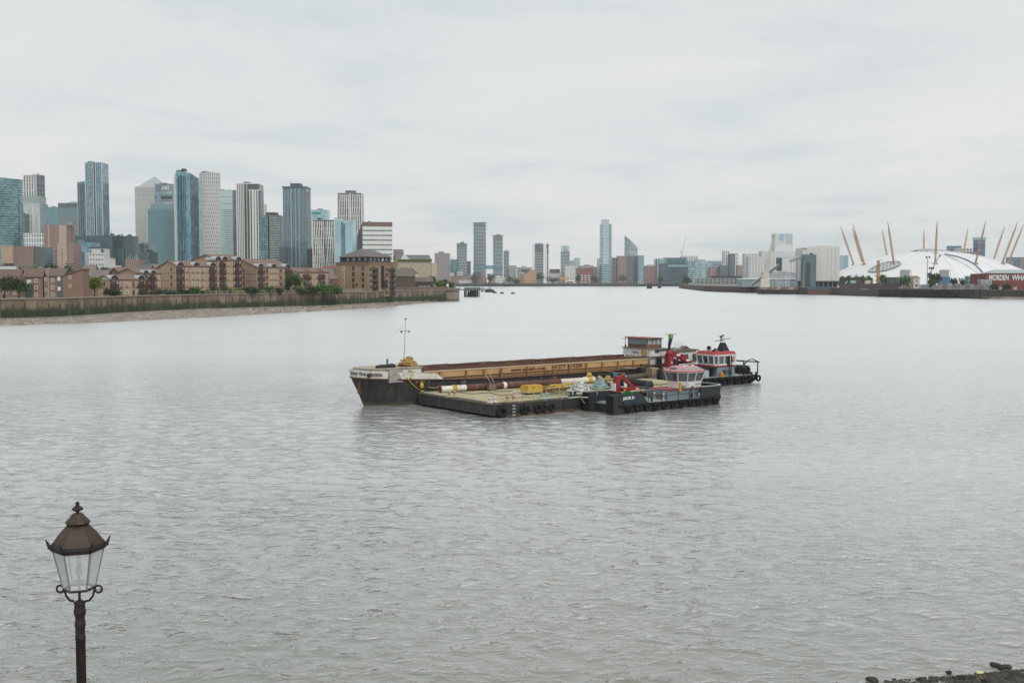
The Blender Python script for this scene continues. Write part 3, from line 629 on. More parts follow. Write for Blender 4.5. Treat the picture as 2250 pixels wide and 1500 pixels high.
# ------------------------------------------------------------------ foliage
LEAF = {}
def leafmats(kind):
    if kind not in LEAF:
        cs = {'dark': ('253727', '34492f', '465b38'), 'mid': ('32492b', '4a6238', '627a47'), 'bright': ('375a30', '4e753c', '6b8f4d'), 'yellow': ('566330', '75803c', '8f984c'), 'grey': ('37493a', '4d6150', '66775f')}[kind]
        LEAF[kind] = [mat(c, .8, .25, .8, key='leaf' + kind, spec=.2) for c in cs]
    return LEAF[kind]
BARK = mat('4b4038', .95, .3, 2)
def foliage_mesh(blobs, n, size, mats, rng):
    vol = np.array([b[3]*b[4]*b[5] for b in blobs]); pr = vol/vol.sum()
    w = rng.choice(len(blobs), n, p=pr); bl = np.array(blobs)[w]
    d = rng.normal(size=(n, 3)); d /= np.linalg.norm(d, axis=1)[:, None]; r = rng.random(n)**.45
    # leaf clumps: gather points round a few hundred twig ends so that gaps stay open
    c = bl[:, :3] + d*r[:, None]*bl[:, 3:6]
    nt_ = max(12, n//14); tw = c[rng.integers(0, n, nt_)]; sel = rng.integers(0, nt_, n)
    c = np.where((rng.random(n) < .72)[:, None], tw[sel] + rng.normal(size=(n, 3))*size*.9, c)
    a = rng.normal(size=(n, 3)); a /= np.linalg.norm(a, axis=1)[:, None]; b = np.cross(a, rng.normal(size=(n, 3))); b /= np.linalg.norm(b, axis=1)[:, None]
    s = size*(.55 + .9*rng.random(n))[:, None]
    v = np.stack([c-a*s*.6, c+b*s*.45, c+a*s*.6, c-b*s*.45], 1).reshape(-1, 3)
    me = bpy.data.meshes.new('crown'); me.from_pydata(v.tolist(), [], np.arange(4*n).reshape(n, 4).tolist())
    for m in mats: me.materials.append(m)
    h = (c[:, 2]-c[:, 2].min())/max(1e-3, np.ptp(c[:, 2])); mi = np.clip((rng.random(n)*2.2 + .4).astype(int), 0, 2)
    me.polygons.foreach_set('material_index', mi.astype(np.int32)); me.update(); return me
_tn = [100]
def tree(name, label, u, vt, vb, Y, wpx, kind, zb=None, n=900, cat='tree', lobes=6, group=None, leaf=None):
    _tn[0] += 1; rng = np.random.default_rng(_tn[0])
    P = at(u, (vt+vb)/2, Y); zt = zat(vt, Y); z0 = zat(vb, Y) if zb is None else zb; w = wpx*Y/FPX/2; h = zt - z0
    t = thing(name, label, cat, (P.x, Y, z0), 0, group)
    low = .28 if cat == 'tree' else .05
    bl = [(0, 0, h*(.5+low/2), w*.62, w*.62, h*(.5-low/2)*.8)]
    for i in range(lobes):
        q = 2*math.pi*i/lobes + rng.random(); rr = w*(.45+.2*rng.random()); k = w*(.34+.22*rng.random())
        bl.append((rr*math.cos(q), rr*math.sin(q), h*(low + (1-low)*(.25+.5*rng.random())), k, k, min(k, h*.3)))
    ls = leaf or max(.28, 2.6*Y/FPX)
    obj('crown', foliage_mesh(bl, n, ls, leafmats(kind), rng), t)
    tr = MB(); tr.path([(0, 0, -.3), (.05*w, 0, h*.3), (0, .05*w, h*.55)], [max(.1, .05*w+.05), .04*w+.05, .03], 6)
    for i in range(4):
        q = i*1.7 + rng.random(); tr.tube((.03*w, 0, h*(.25+.05*i)), (w*.5*math.cos(q), w*.5*math.sin(q), h*(.5+.08*i)), max(.05, .02*w), .02, 5)
    tr.build('trunk' if cat == 'tree' else 'stem', BARK, t); return t

# ------------------------------------------------------------------ foreshore under the wall
def strip_mesh(name, A, Bp, n, m, zA, zB, noise, mt):
    """surface between polylines A (top) and Bp (water side)"""
    def samp(P, k):
        d = [0]
        for i in range(len(P)-1): d.append(d[-1] + math.dist(P[i], P[i+1]))
        t = np.linspace(0, d[-1], k); return np.interp(t, d, [p[0] for p in P]), np.interp(t, d, [p[1] for p in P])
    ax, ay = samp(A, n); bx, by = samp(Bp, n); f = np.linspace(0, 1, m); rng = np.random.default_rng(5)
    X = ax[:, None]*(1-f) + bx[:, None]*f; Y = ay[:, None]*(1-f) + by[:, None]*f; Z = zA + (zB-zA)*f[None, :]**.8 + 0*X
    Z = Z + noise*(np.sin(X*.31+Y*.17)*np.sin(Y*.23-X*.11) + .6*np.sin(X*.9)*np.cos(Y*.7+X*.2) + .5*rng.normal(size=X.shape))*np.sin(math.pi*np.clip(f, .02, 1))[None, :]
    vs = np.stack([X, Y, Z], -1).reshape(-1, 3).tolist(); I = np.arange(n*m).reshape(n, m)
    fs = np.stack([I[:-1, :-1], I[:-1, 1:], I[1:, 1:], I[1:, :-1]], -1).reshape(-1, 4).tolist()
    mb = MB(); mb.v = [tuple(v) for v in vs]; mb.f = [tuple(x) for x in fs]; mb.m = [0]*len(fs); mb.uv = [None]*len(fs); mb.smooth = [True]*len(fs)
    return mb.build(name, mt, kind='structure')
def beach_mat():
    m, t, b = mk('foreshore_shingle'); ln = t.links.new; g = nd(t, 'ShaderNodeNewGeometry')
    n = nd(t, 'ShaderNodeTexNoise'); n.inputs['Scale'].default_value = .35; n.inputs['Detail'].default_value = 10; n.inputs['Roughness'].default_value = .7
    mp = nd(t, 'ShaderNodeMapping'); mp.inputs['Rotation'].default_value = (0, 0, R(-25)); mp.inputs['Scale'].default_value = (1, .35, 1); ln(g.outputs['Position'], mp.inputs[0]); ln(mp.outputs[0], n.inputs['Vector'])
    rp = nd(t, 'ShaderNodeValToRGB'); ln(n.outputs['Fac'], rp.inputs['Fac']); cr = rp.color_ramp
    cr.elements[0].position = .34; cr.elements[0].color = (*hx('5f5c55'), 1); cr.elements[1].position = .66; cr.elements[1].color = (*hx('a69c8e'), 1); e = cr.elements.new(.5); e.color = (*hx('857c71'), 1)
    v = nd(t, 'ShaderNodeTexVoronoi'); v.inputs['Scale'].default_value = 1.6; ln(g.outputs['Position'], v.inputs['Vector'])
    ln(rp.outputs[0], b.inputs['Base Color']); b.inputs['Roughness'].default_value = .85
    bp = nd(t, 'ShaderNodeBump'); bp.inputs['Strength'].default_value = .6; bp.inputs['Distance'].default_value = .3; ln(v.outputs['Distance'], bp.inputs['Height']); ln(bp.outputs[0], b.inputs['Normal']); return m
EDGE = [(-60, 724), (0, 721), (150, 716), (300, 711), (450, 704), (560, 698), (640, 694), (700, 690), (800, 684), (880, 677), (960, 665), (1012, 656)]
EDGEXY = [(p.x, p.y) for p in (gz(u, v, -.2) for u, v in EDGE)]
so = strip_mesh('foreshore', [(x, y - .1) for x, y in LBXY] + [(xat(1000, 652), 652)], EDGEXY, 240, 26, 1.15, -.35, .05, beach_mat()); so['label'] = 'tan shingle foreshore below the western river wall'
# pale stones and debris scattered over the shingle
st = MB(); rng = random.Random(4)
for i in range(1500):
    k = rng.random(); j = k*(len(LBXY)-1); a = int(j); q = j-a; f = .12 + .62*rng.random()**1.2
    ax = LBXY[a][0]*(1-q)+LBXY[min(a+1, len(LBXY)-1)][0]*q; ay = LBXY[a][1]*(1-q)+LBXY[min(a+1, len(LBXY)-1)][1]*q
    jb = k*(len(EDGEXY)-1); c = int(jb); q2 = jb-c; bx = EDGEXY[c][0]*(1-q2)+EDGEXY[min(c+1, len(EDGEXY)-1)][0]*q2; by = EDGEXY[c][1]*(1-q2)+EDGEXY[min(c+1, len(EDGEXY)-1)][1]*q2
    x, y = ax*(1-f)+bx*f, ay*(1-f)+by*f; z = 1.15-1.5*f**.8; s = .1+.22*rng.random()**2
    mi = 0 if rng.random() < .45 else (1 if rng.random() < .6 else 2)
    w_ = [(x+s*(math.cos(t_)+.3*rng.random()), y+s*(math.sin(t_)+.3*rng.random())) for t_ in (0, 1.3, 2.4, 3.6, 5)]
    st.prism(w_, z-.1, z+s*.7, mi, top=[(x+(p[0]-x)*.5, y+(p[1]-y)*.5) for p in w_])
st.build('shingle_stones', [mat('d2c8b8', .9), mat('8d7f72', .9), mat('5a524b', .9)], kind='stuff', label='pale stones scattered over the western foreshore')

# ------------------------------------------------------------------ river wall
def wall_mat(top='8a7a69', mid='6a5e50', low='2f3c27', zt=3.9):
    m, t, b = mk('river_wall_masonry'); ln = t.links.new; g = nd(t, 'ShaderNodeNewGeometry'); sx = nd(t, 'ShaderNodeSeparateXYZ'); ln(g.outputs['Position'], sx.inputs[0])
    n = nd(t, 'ShaderNodeTexNoise'); n.inputs['Scale'].default_value = .35; n.inputs['Detail'].default_value = 8; n.inputs['Roughness'].default_value = .7; ln(g.outputs['Position'], n.inputs['Vector'])
    ma = nd(t, 'ShaderNodeMath', operation='MULTIPLY_ADD'); ln(n.outputs['Fac'], ma.inputs[0]); ma.inputs[1].default_value = 2.6; ln(sx.outputs['Z'], ma.inputs[2])
    mr = nd(t, 'ShaderNodeMapRange'); ln(ma.outputs[0], mr.inputs['Value']); mr.inputs['From Min'].default_value = zt + .6; mr.inputs['From Max'].default_value = zt + 2.0
    rp = nd(t, 'ShaderNodeValToRGB'); ln(n.outputs['Fac'], rp.inputs['Fac']); rp.color_ramp.elements[0].position = .3; rp.color_ramp.elements[1].position = .7
    rp.color_ramp.elements[0].color = (*hx(mid), 1); rp.color_ramp.elements[1].color = (*hx(top), 1)
    mx_ = nd(t, 'ShaderNodeMix', data_type='RGBA'); ln(mr.outputs[0], mx_.inputs['Factor']); mx_.inputs['A'].default_value = (*hx(low), 1); ln(rp.outputs[0], mx_.inputs['B'])
    ln(mx_.outputs['Result'], b.inputs['Base Color']); b.inputs['Roughness'].default_value = .9
    bp = nd(t, 'ShaderNodeBump'); bp.inputs['Strength'].default_value = .5; bp.inputs['Distance'].default_value = .2; ln(n.outputs['Fac'], bp.inputs['Height']); ln(bp.outputs[0], b.inputs['Normal']); return m
WM = wall_mat(); RIB = wall_mat('5d5246', '4a4138', '2f3a28', 2.6)
rw = random.Random(31)
def river_wall(name, label, P, zt, zb, m, rib, pitch=4.6, copm=None, ribw=.28, ribh=.78):
    t = thing(name, label, 'wall', (P[0][0], P[0][1], zb)); o = Vector((P[0][0], P[0][1], zb))
    cm = copm or mat('9c9286', .9, .15, .3)
    for i in range(len(P)-1):
        a, b = P[i], P[i+1]; Ln = math.dist(a, b); d = ((b[0]-a[0])/Ln, (b[1]-a[1])/Ln); n = (d[1], -d[0]); n = n if n[1] < 0 or n[0] > 0 else (-n[0], -n[1])
        k = max(1, round(Ln/pitch)); w_ = Ln/k; oo = (a[0]-o.x, a[1]-o.y)
        for j in range(k):
            ms = m if isinstance(m, list) else [m]; MB().obox(oo, d, n, j*w_+.03, (j+1)*w_-.03, -1.0, .12*rw.random()**2, 0-.6, zt-zb-.35-(.25 if rw.random() < .2 else 0)).build('wall_panel', ms[rw.randrange(len(ms))], t)
            if rw.random() < .12: continue
            MB().obox(oo, d, n, j*w_-ribw/2, j*w_+ribw*(.3+.4*rw.random()), .0, .2+.2*rw.random(), -.6, (zt-zb)*(ribh + .3*(rw.random()-.6))).build('timber_rib', rib, t)
        MB().obox(oo, d, n, -.02, Ln+.02, -.5, .35, zt-zb-.35, zt-zb).build('coping', cm, t)
    return t
river_wall('river_wall', 'long brown river wall with dark timber ribs and green weed along the western foreshore', LBXY, 6.9, .9, [WM, wall_mat('7d6f60', '64594c', '35422c', 4.2), wall_mat('948472', '796c5c', '2d3b26', 3.5), wall_mat('857565', '5f5548', '424b34', 3.9)], RIB, 3.8)
P8 = (xat(985, 640), 640); P9 = (xat(1003, 652), 652)
t = thing('river_wall_corner', 'pale concrete bastion at the tip of the western river wall', 'wall', (P8[0], P8[1], 0))
MB().prism([(-5, -2.5), (3.6, -2.5), (5, 3), (4.6, 40), (-5, 40)], -1, 6.2).build('wall_block', wall_mat('9a8f7f', '7f7567', '6a6353', 1.5), t)
MB().prism([(-5.4, -3.2), (4.0, -3.2), (5.6, 3), (5.2, 40), (-5.4, 40)], 6.2, 7.6).build('coping', mat('7d746a', .9, .2, .3), t)
def railing(name, label, pts, h, step, m, r=.035, cat='railing', rails=3):
    t = thing(name, label, cat, pts[0]); o = Vector(pts[0])
    for a, b in zip(pts[:-1], pts[1:]):
        a, b = Vector(a)-o, Vector(b)-o; k = max(1, round((b-a).length/step))
        for j in range(k): p = a.lerp(b, j/k); MB().tube(p, p+Vector((0, 0, h)), r, n=5).build('post', m, t)
        for q in range(rails): z = Vector((0, 0, h*(1-q/rails))); MB().tube(a+z, b+z, r*.8, n=5).build('rail', m, t)
    return t
railing('promenade_railing', 'pale metal railing on top of the river wall before the brick flats', [(x, y+.2, 6.9) for x, y in LBXY[4:8]], 1.15, 3, mat('b9b6b0', .6), .05)

# ------------------------------------------------------------------ brick flats with barrel canopies
BRK = mat('b09a84', .9, .14, .5); BRKG = mat('9a836c', .9, .12, .5); BRK2 = mat('846a5c', .9, .14, .5); ROOF = mat('7d6a61', .9, .2, .6); DRED = mat('5b3a38', .7, .2, 1); BARR = mat('a9b4ba', .35, .1, .5, metal=.3)
WFR = mat('d9d6cf', .6, .05); WDK = mat('5c463e', .7); PWD = pane_mat('3a4248'); STR = mat('6b5548', .9)
def gable_body(B, H, rh, ridge, m, name='wall', back=0):
    D, W = B.D, B.W; yr = D*ridge; pr = [(0, 0), (D, 0), (D, H-back), (yr, H+rh), (0, H)]; mb = MB()
    vs = [(0, y, z) for y, z in pr] + [(W, y, z) for y, z in pr]
    mb.raw(vs, [(0, 1, 2, 3, 4), (9, 8, 7, 6, 5), (0, 5, 6, 1), (1, 6, 7, 2), (2, 7, 8, 3), (3, 8, 9, 4), (4, 9, 5, 0)]); return mb.build(name, m, B.e)
def gable_roof(B, H, rh, ridge, m, o=.4, th=.25, back=0):
    D, W = B.D, B.W; yr = D*ridge; s1 = rh/max(.01, yr); s2 = (rh+back)/max(.01, D-yr)
    r = []
    for (ya, za, yb, zb) in ((-o, H-o*s1, yr, H+rh), (D+o, H-back-o*s2, yr, H+rh)):
        mb = MB(); lo = [(-o, ya, za+.03), (W+o, ya, za+.03), (W+o, yb, zb+.03), (-o, yb, zb+.03)]
        if ya > yb: lo = lo[::-1]
        mb.hexa(lo, [(x, y, z+th) for x, y, z in lo]); r.append(mb.build('roof', m, B.e))
    return r
def barrel(B, s, H, r, ln=6.0):
    n = 10; mb = MB(); A = [(s + r*math.cos(math.pi*i/n), H + r*math.sin(math.pi*i/n)) for i in range(n+1)]; In = [(s + (r-.14)*math.cos(math.pi*i/n), H + (r-.14)*math.sin(math.pi*i/n)) for i in range(n+1)]
    for i in range(n):
        mb.quadface([(A[i][0], -.9, A[i][1]), (A[i][0], ln, A[i][1]), (A[i+1][0], ln, A[i+1][1]), (A[i+1][0], -.9, A[i+1][1])], sm=True)
        mb.quadface([(In[i+1][0], -.9, In[i+1][1]), (In[i+1][0], ln, In[i+1][1]), (In[i][0], ln, In[i][1]), (In[i][0], -.9, In[i][1])])
        mb.quadface([(In[i][0], -.9, In[i][1]), (A[i][0], -.9, A[i][1]), (A[i+1][0], -.9, A[i+1][1]), (In[i+1][0], -.9, In[i+1][1])])
    c = mb.build('barrel_canopy', BARR, B.e)
    am = MB(); am.quadface([(p[0], -.35, p[1]) for p in In][::-1]); am.raw([(s-r, -.35, H), (s+r, -.35, H), (s+r, .3, H-.01), (s-r, .3, H-.01)], [(0, 1, 2, 3)]); am.build('arch_infill', DRED, c)
def balcony(B, s, z, w, d=1.1, rail=1.05, face='front', m=None):
    o, t, n, _ = B.F[face]; m = m or DRED; mb = MB()
    mb.obox(o, t, n, s-w/2, s+w/2, 0, d, z-.15, z)
    for k in range(9):
        q = s-w/2+.03+(w-.06)*k/8; mb.obox(o, t, n, q-.04, q+.04, d-.08, d, z, z+rail)
    mb.obox(o, t, n, s-w/2, s+w/2, d-.1, d+.02, z+rail, z+rail+.09); mb.obox(o, t, n, s-w/2, s+w/2, d-.09, d-.02, z+.3, z+.5)
    for q in (s-w/2, s+w/2-.06): mb.obox(o, t, n, q, q+.06, 0, d-.1, z+.25, z+rail)
    mb.build('balcony', m, B.e)
    MB().obox(o, t, n, s-w*.42, s+w*.42, -.1, .07, z, z+2.1).build('balcony_door', PWD, B.e)
def flats(label, ul, uc, ur, ve, Y, rz, storeys, rh, ridge, barrels, wins, balcs, gw=(), back=0, group='riverside brick flats', plain=False):
    B = bld('brick_flats', label, ul, uc, ur, ve, Y, rz, zb=6.3, group=group); H = B.H; sh = H/storeys
    gable_body(B, H, rh, ridge, BRK, back=back); gable_roof(B, H, rh, ridge, ROOF, back=back)
    for s in barrels: barrel(B, s*B.W, H-.1, min(1.7, B.W*.12))
    window_cols = wins
    for s in window_cols:
        window_grid(B, 'front', s*B.W-.7, s*B.W+.7, 0, H, 1, storeys, .95, 1.35, PWD, WFR if random.random() < .6 else WDK)
        for j in range(storeys): MB().box(s*B.W-.48, s*B.W+.48, -.04, .1, j*sh+.02, j*sh+(sh-1.35)*.5-.05).build('terracotta_panel', BRK2, B.e)
    for s in balcs:
        for j in range(storeys): balcony(B, s*B.W, j*sh+.3, min(3.0, B.W*.2))
        for q in (-1, 1): MB().box(s*B.W+q*min(1.5, B.W*.1)-.08, s*B.W+q*min(1.5, B.W*.1)+.08, -1.15, -1.0, 0, H).build('balcony_post', DRED, B.e)
    for j in range(1, storeys): MB().box(-.05, B.W+.05, -.06, .1, j*sh-.06, j*sh+.06).build('string_course', STR, B.e); MB().box(-.06, .1, -.05, B.D+.05, j*sh-.055, j*sh+.055).build('string_course', STR, B.e)
    MB().box(-.2, B.W+.2, -.22, .02, H-.2, H-.02).build('gutter', DRED, B.e)
    for s in (.02, .33, .66, .98): MB().tube((s*B.W, -.12, 0), (s*B.W, -.12, H-.2), .07, n=5).build('downpipe', mat('4a3a36', .7), B.e)
    for s in gw: window_grid(B, 'left', s*B.D-.6, s*B.D+.6, sh*.0, H, 1, storeys, .9, 1.3, PWD, WDK)
    flush(B); return B
flats('two storey tan brick flats with two small barrel canopies, lowest of the row', 214, 240, 320, 614, 385, 52, 2, 1.4, .5, (.1, .84), (.3, .46, .64, .74), (.1, .86), (.55,))
flats('three storey tan brick flats with a pair of barrel canopies left of the taller blocks', 258, 300, 354, 600, 398, 52, 3, 1.6, .45, (.32, .62), (.12, .84), (.36, .62))
flats('four storey tan brick flats with three barrel canopies, plain gable on its left', 344, 385, 472, 584, 428, 52, 4, 1.9, .35, (.1, .5, .92), (.28, .44, .56, .68), (.1, .92), (.78,), back=1.0)
B = flats('five storey tan brick flats, tallest of the barrel canopy row', 404, 474, 532, 571, 452, 52, 5, 2.2, .3, (.05, .3, .82), (.45, .66, .93), (.22, .8), (), back=1.4)
flats('four storey tan brick flats at the right end of the barrel canopy row', 528, 563, 637, 587, 468, 52, 4, 3.6, .95, (.1, .48, .9), (.3, .46, .56, .72), (.12, .92), (.2,), back=0)
def house(name, label, ul, uc, ur, ve, Y, rz, rh, ridge, wallm, roofm, storeys=2, fw=(), lw=(), zb=6.3, group=None, fm=None, ww=1.0, hh=1.2, pm=None, o=.35, cat='house', back=0, depth=9):
    B = bld(name, label, ul, uc, ur, ve, Y, rz, zb=zb, group=group, cat=cat, depth=depth); H = B.H
    gable_body(B, H, rh, ridge, wallm, back=back); gable_roof(B, H, rh, ridge, roofm, o=o, back=back)
    for s in fw: window_grid(B, 'front', s*B.W-ww, s*B.W+ww, 0, H, 1, storeys, ww, hh, pm or PWD, fm or WFR)
    for s in lw: window_grid(B, 'left', s*B.D-ww, s*B.D+ww, 0, H, 1, storeys, ww, hh, pm or PWD, fm or WFR)
    return B
HB = mat('8a7064', .9, .14, .5); HR = mat('6f5f57', .95, .2, .8)
B = house('brick_house', 'brown brick house with teal glazed stair strip, dark roof, left of its larger twin', None, 53, 92, 608, 350, 20, 2.6, .5, HB, HR, 3, (.62,), ())
MB().box(B.W*.1, B.W*.38, -.2, .1, .2, B.H-.9).build('glazed_strip', glass('17393c', '24565a', .2), B.e); MB().box(B.W*.12, B.W*.36, -.26, -.2, B.H-2.2, B.H-1.0).build('blind', WFR, B.e)
B = house('brick_house', 'brown brick house with tall mono pitch gable and two teal glazed strips', None, 104, 137, 607, 352, 14, 2.4, .95, HB, HR, 3, (.3,), ())
for a, b in ((.62, .86), (.9, .97)): MB().box(B.W*a, B.W*b, -.2, .1, .2, B.H-.5).build('glazed_strip', glass('17393c', '24565a', .2), B.e)
for z in (3.4, 6.6): MB().box(B.W*.64, B.W*.84, -.28, -.2, z-.9, z+.4).build('blind', WFR, B.e)
B = bld('brick_gable_block', 'plain brown brick end block with two small windows and a slanting roofline', None, 137, 181, 600, 353, 8, zb=6.3, depth=8, cat='house')
mb = MB(); W = B.W; mb.prism([(0, 0), (W, 0), (W, 8), (0, 8)], 0, [B.zv(607), B.zv(592), B.zv(592), B.zv(607)]); mb.build('wall', HB, B.e); window_grid(B, 'front', W*.2, W*.5, 2.6, B.H, 1, 2, .8, 1.0, PWD, WFR)
mb = MB(); mb.hexa([(-.2, -.3, B.zv(607)+.02), (W+.3, -.3, B.zv(592)+.02), (W+.3, 8, B.zv(592)+.02), (-.2, 8, B.zv(607)+.02)], [(-.2, -.3, B.zv(607)+.25), (W+.3, -.3, B.zv(592)+.25), (W+.3, 8, B.zv(592)+.25), (-.2, 8, B.zv(607)+.25)]); mb.build('roof', HR, B.e)
B = house('brick_house', 'brick house with white gable boards cut by the left picture edge', None, -30, 40, 612, 372, 10, 3.0, .5, HB, HR, 2, (.2, .55, .85))
MB().box(B.W*.2, B.W*.8, 5, 6, B.H+3, B.H+4.2).build('parapet_wall', OFFW, B.e)
house('grey_roof_house', 'low house with grey slate roof behind the twin brick houses', None, 182, 232, 610, 420, 5, 2.8, .5, HB, mat('7a736e', .9, .2, .5), 2, ())
house('brown_gable_house', 'brown gabled house between the twin houses and the flats', 236, 268, 300, 604, 430, 45, 2.8, .5, BRK2, ROOF, 2, (), (.5,))
MB_ = None
B = flats('low tan brick flats with small gabled dormers behind the shrubs, left of the brick warehouse', None, 655, 722, 598, 512, 30, 3, 2.0, .5, (), (.18, .4, .62, .85), (.3, .74))
for s in (.3, .74):
    mb = MB(); w = 1.8; x = s*B.W; mb.raw([(x-w, -.25, B.H), (x+w, -.25, B.H), (x, -.25, B.H+1.9), (x-w, 4, B.H), (x+w, 4, B.H), (x, 4, B.H+1.9)], [(0, 1, 2), (0, 2, 5, 3), (1, 4, 5, 2)]); mb.build('dormer_gable', BRK2, B.e)
house('slate_barn', 'long brown slate roof beside the brick warehouse', None, 690, 742, 612, 548, 20, 5.0, .5, BRK2, mat('7f7470', .9, .15, .5), 2, (.3, .7), fm=WDK)
house('red_gable_house', 'dark red brick gable peeping over the slate roof', None, 708, 738, 590, 620, 0, 1.2, .3, mat('7a4f48', .9), mat('7a4f48', .9), 2, ())
# --- brick warehouse
B = bld('brick_warehouse', 'large tan brick warehouse with hipped slate roof and dark attic, on the river wall', 737, 810, 869, 575, 540, 55, zb=4.2)
WB = mat('9c876f', .92, .16, .4); body(B, WB); H = B.H
for f, Ln in (('left', B.D), ('front', B.W)):
    o, t, n, _ = B.F[f]; 
    for h0, d in ((.0, .3), (.9, .18), (1.6, .08)): MB().obox(o, t, n, -.1, Ln+d, 0, d, H-h0-.35, H-h0).build('cornice', mat('84705c', .9), B.e)
sh = (H-2.6)/5.0
for s in (.24, .54, .83): window_grid(B, 'left', s*B.D-1, s*B.D+1, .9+sh*0, .9+sh*5, 1, 5, 1.7, 2.1, PWD, WFR if s < .3 else WDK, skip=lambda i, j: j == 0)
for s in (.05, .115, .33, .47, .63, .70, .84, .965): window_grid(B, 'front', s*B.W-.6, s*B.W+.6, .4, .4+sh*5, 1, 5, .85, 2.0, PWD, WDK)
for s in (.19, .88):
    MB().box(s*B.W-.75, s*B.W+.75, -.12, .1, .3, H-2.4).build('loading_bay', mat('3a3f44', .6), B.e)
    for j in range(5): balcony(B, s*B.W, .6+j*sh, 1.9, 1.0, 1.0, m=BLK)
for s in (.28, .8): 
    for j in range(5): balcony(B, s*B.W, .5+j*sh, 1.5, .7, 1.0, m=mat('5c4a44', .8))
MB().box(B.W*.46, B.W*.52, -.9, 0, 7.0, H-2).build('crane_post', mat('20242a', .6), B.e); MB().box(B.W*.455, B.W*.6, -1.6, 0, 4.5, 8).build('crane_cabin', mat('20262e', .6), B.e)
MB().tube((B.W*.54, -.9, 9), (B.W*.72, -1.2, H-2.6), .22, n=6).build('crane_jib', mat('5b4a40', .7), B.e)
MB().tube((-.15, B.D*.36, 5.8), (.1, B.D*.36, 5.8), .8, n=16).build('round_plaque', mat('6b4a30', .8), B.e)
a = 1.6; MB().box(a, B.W-a, a, B.D-a, H, H+2.5).build('attic_storey', mat('353c42', .7), B.e)
window_grid(B, 'front', 1.6, B.W-1.6, H+.4, H+2.2, 7, 1, .9, 1.4, pane_mat('9fa9ad'), inset if False else None) if False else None
for k in range(6): MB().box(a+1+k*3, a+2+k*3, a-.08, a+.1, H+.6, H+2.1).build('attic_window', pane_mat('aab4b7'), B.e)
for k in range(4): MB().box(a-.08, a+.1, a+1.5+k*4, a+2.7+k*4, H+.6, H+2.1).build('attic_window', pane_mat('aab4b7'), B.e)
mb = MB(); e = .6; rx, ry = B.W*.3, B.D*.5; hz_ = H+2.5
mb.raw([(e, e, hz_), (B.W-e, e, hz_), (B.W-e, B.D-e, hz_), (e, B.D-e, hz_), (rx, ry, hz_+4.2), (B.W-rx, ry, hz_+4.2)], [(0, 1, 5, 4), (1, 2, 5), (2, 3, 4, 5), (3, 0, 4), (3, 2, 1, 0)]); mb.build('roof', mat('6e6865', .9, .15, .6), B.e)
# --- houses right of the warehouse
YB = mat('b0a58f', .9, .14, .4)
B = house('yellow_brick_flats', 'yellow brick apartment house with grey roof and ivy along the eaves', None, 874, 948, 572, 740, 14, 3.8, .6, YB, mat('6b6d6e', .9, .15, .5), 5, (.12, .3, .45, .6, .9), fm=WFR, ww=1.6, hh=1.6, depth=20)
MB().box(-.3, B.W+.3, -.9, .4, B.H-.5, B.H+.7).build('roof_ivy', leafmats('yellow')[0], B.e); MB().box(B.W, B.W*1.17, -.5, 14, 0, B.H-1.6).build('end_wing', mat('b9ad96', .9, .1, .4), B.e)
mb = MB(); x = B.W*.22; mb.raw([(x-3, -.2, B.H+.7), (x+3, -.2, B.H+.7), (x, -.2, B.H+4), (x-3, 7, B.H+.7), (x+3, 7, B.H+.7), (x, 7, B.H+4)], [(0, 1, 2), (0, 2, 5, 3), (1, 4, 5, 2)]); mb.build('dormer_gable', OFFW, B.e)
SHED = mat('5f554f', .95, .25, .5); SR = mat('6d6560', .95, .2, .6)
B = house('boat_shed', 'weathered brown boat shed with broad roof right of the brick warehouse', None, 868, 912, 607, 640, 12, 4.2, .5, SHED, SR, 2, (.15, .35, .6, .85), fm=WDK, zb=5, depth=16)
B = house('white_gable_house', 'white gabled house with pale roof edges above the boat sheds', 868, 897, 918, 601, 690, 35, 3.6, .5, mat('cfccc6', .8), SR, 2, (.5,), (), zb=5)
house('boat_shed', 'lower dark boat shed with white framed windows near the wall corner', None, 912, 951, 619, 655, 10, 2.6, .5, mat('4e4845', .95, .25, .5), SR, 1, (.3, .5, .75), fm=WFR, zb=5, ww=1.6, hh=1.4)
MB().box(xat(860, 600), xat(955, 632), 600, 632, 0, 1) if False else None
t = thing('brick_terrace_wall', 'dark weathered brick wall below the boat sheds', 'wall', (xat(868, 573), 573, 5)); MB().prism([(0, 0), (xat(985, 645)-xat(868, 573), 72), (xat(985, 645)-xat(868, 573), 74), (0, 2)], 0, 3.6).build('wall_panel', mat('7a675c', .95, .3, .4), t)
# --- shrubs and trees of the west bank
tree('broad_tree', 'dark broad leafed tree at the left picture edge', 8, 604, 655, 345, 92, 'dark', 6.3, 2200)
tree('broad_tree', 'mid green tree filling the gap beside the leftmost brick house', 40, 612, 655, 348, 56, 'mid', 6.3, 1500)
tree('background_tree', 'round dark tree behind the twin brick houses', 112, 572, 606, 480, 40, 'dark', 8, 900)
tree('background_tree', 'pale green tree beside the pink tower base', 150, 578, 606, 500, 44, 'mid', 8, 800)
tree('background_tree', 'low light green tree left of the round dark tree', 75, 581, 604, 500, 46, 'bright', 8, 800)
tree('background_tree', 'dark domed tree below the white apartment block', 228, 580, 606, 520, 42, 'dark', 8, 900)
tree('background_tree', 'small bright tree over the grey slate roof', 244, 597, 612, 450, 30, 'bright', 8, 500)
tree('garden_tree', 'yellow green garden tree between houses and flats', 207, 607, 650, 375, 50, 'yellow', 6.3, 1600)
tree('garden_tree', 'bright green low tree behind the yellow green tree', 193, 601, 630, 400, 34, 'bright', 6.3, 800)
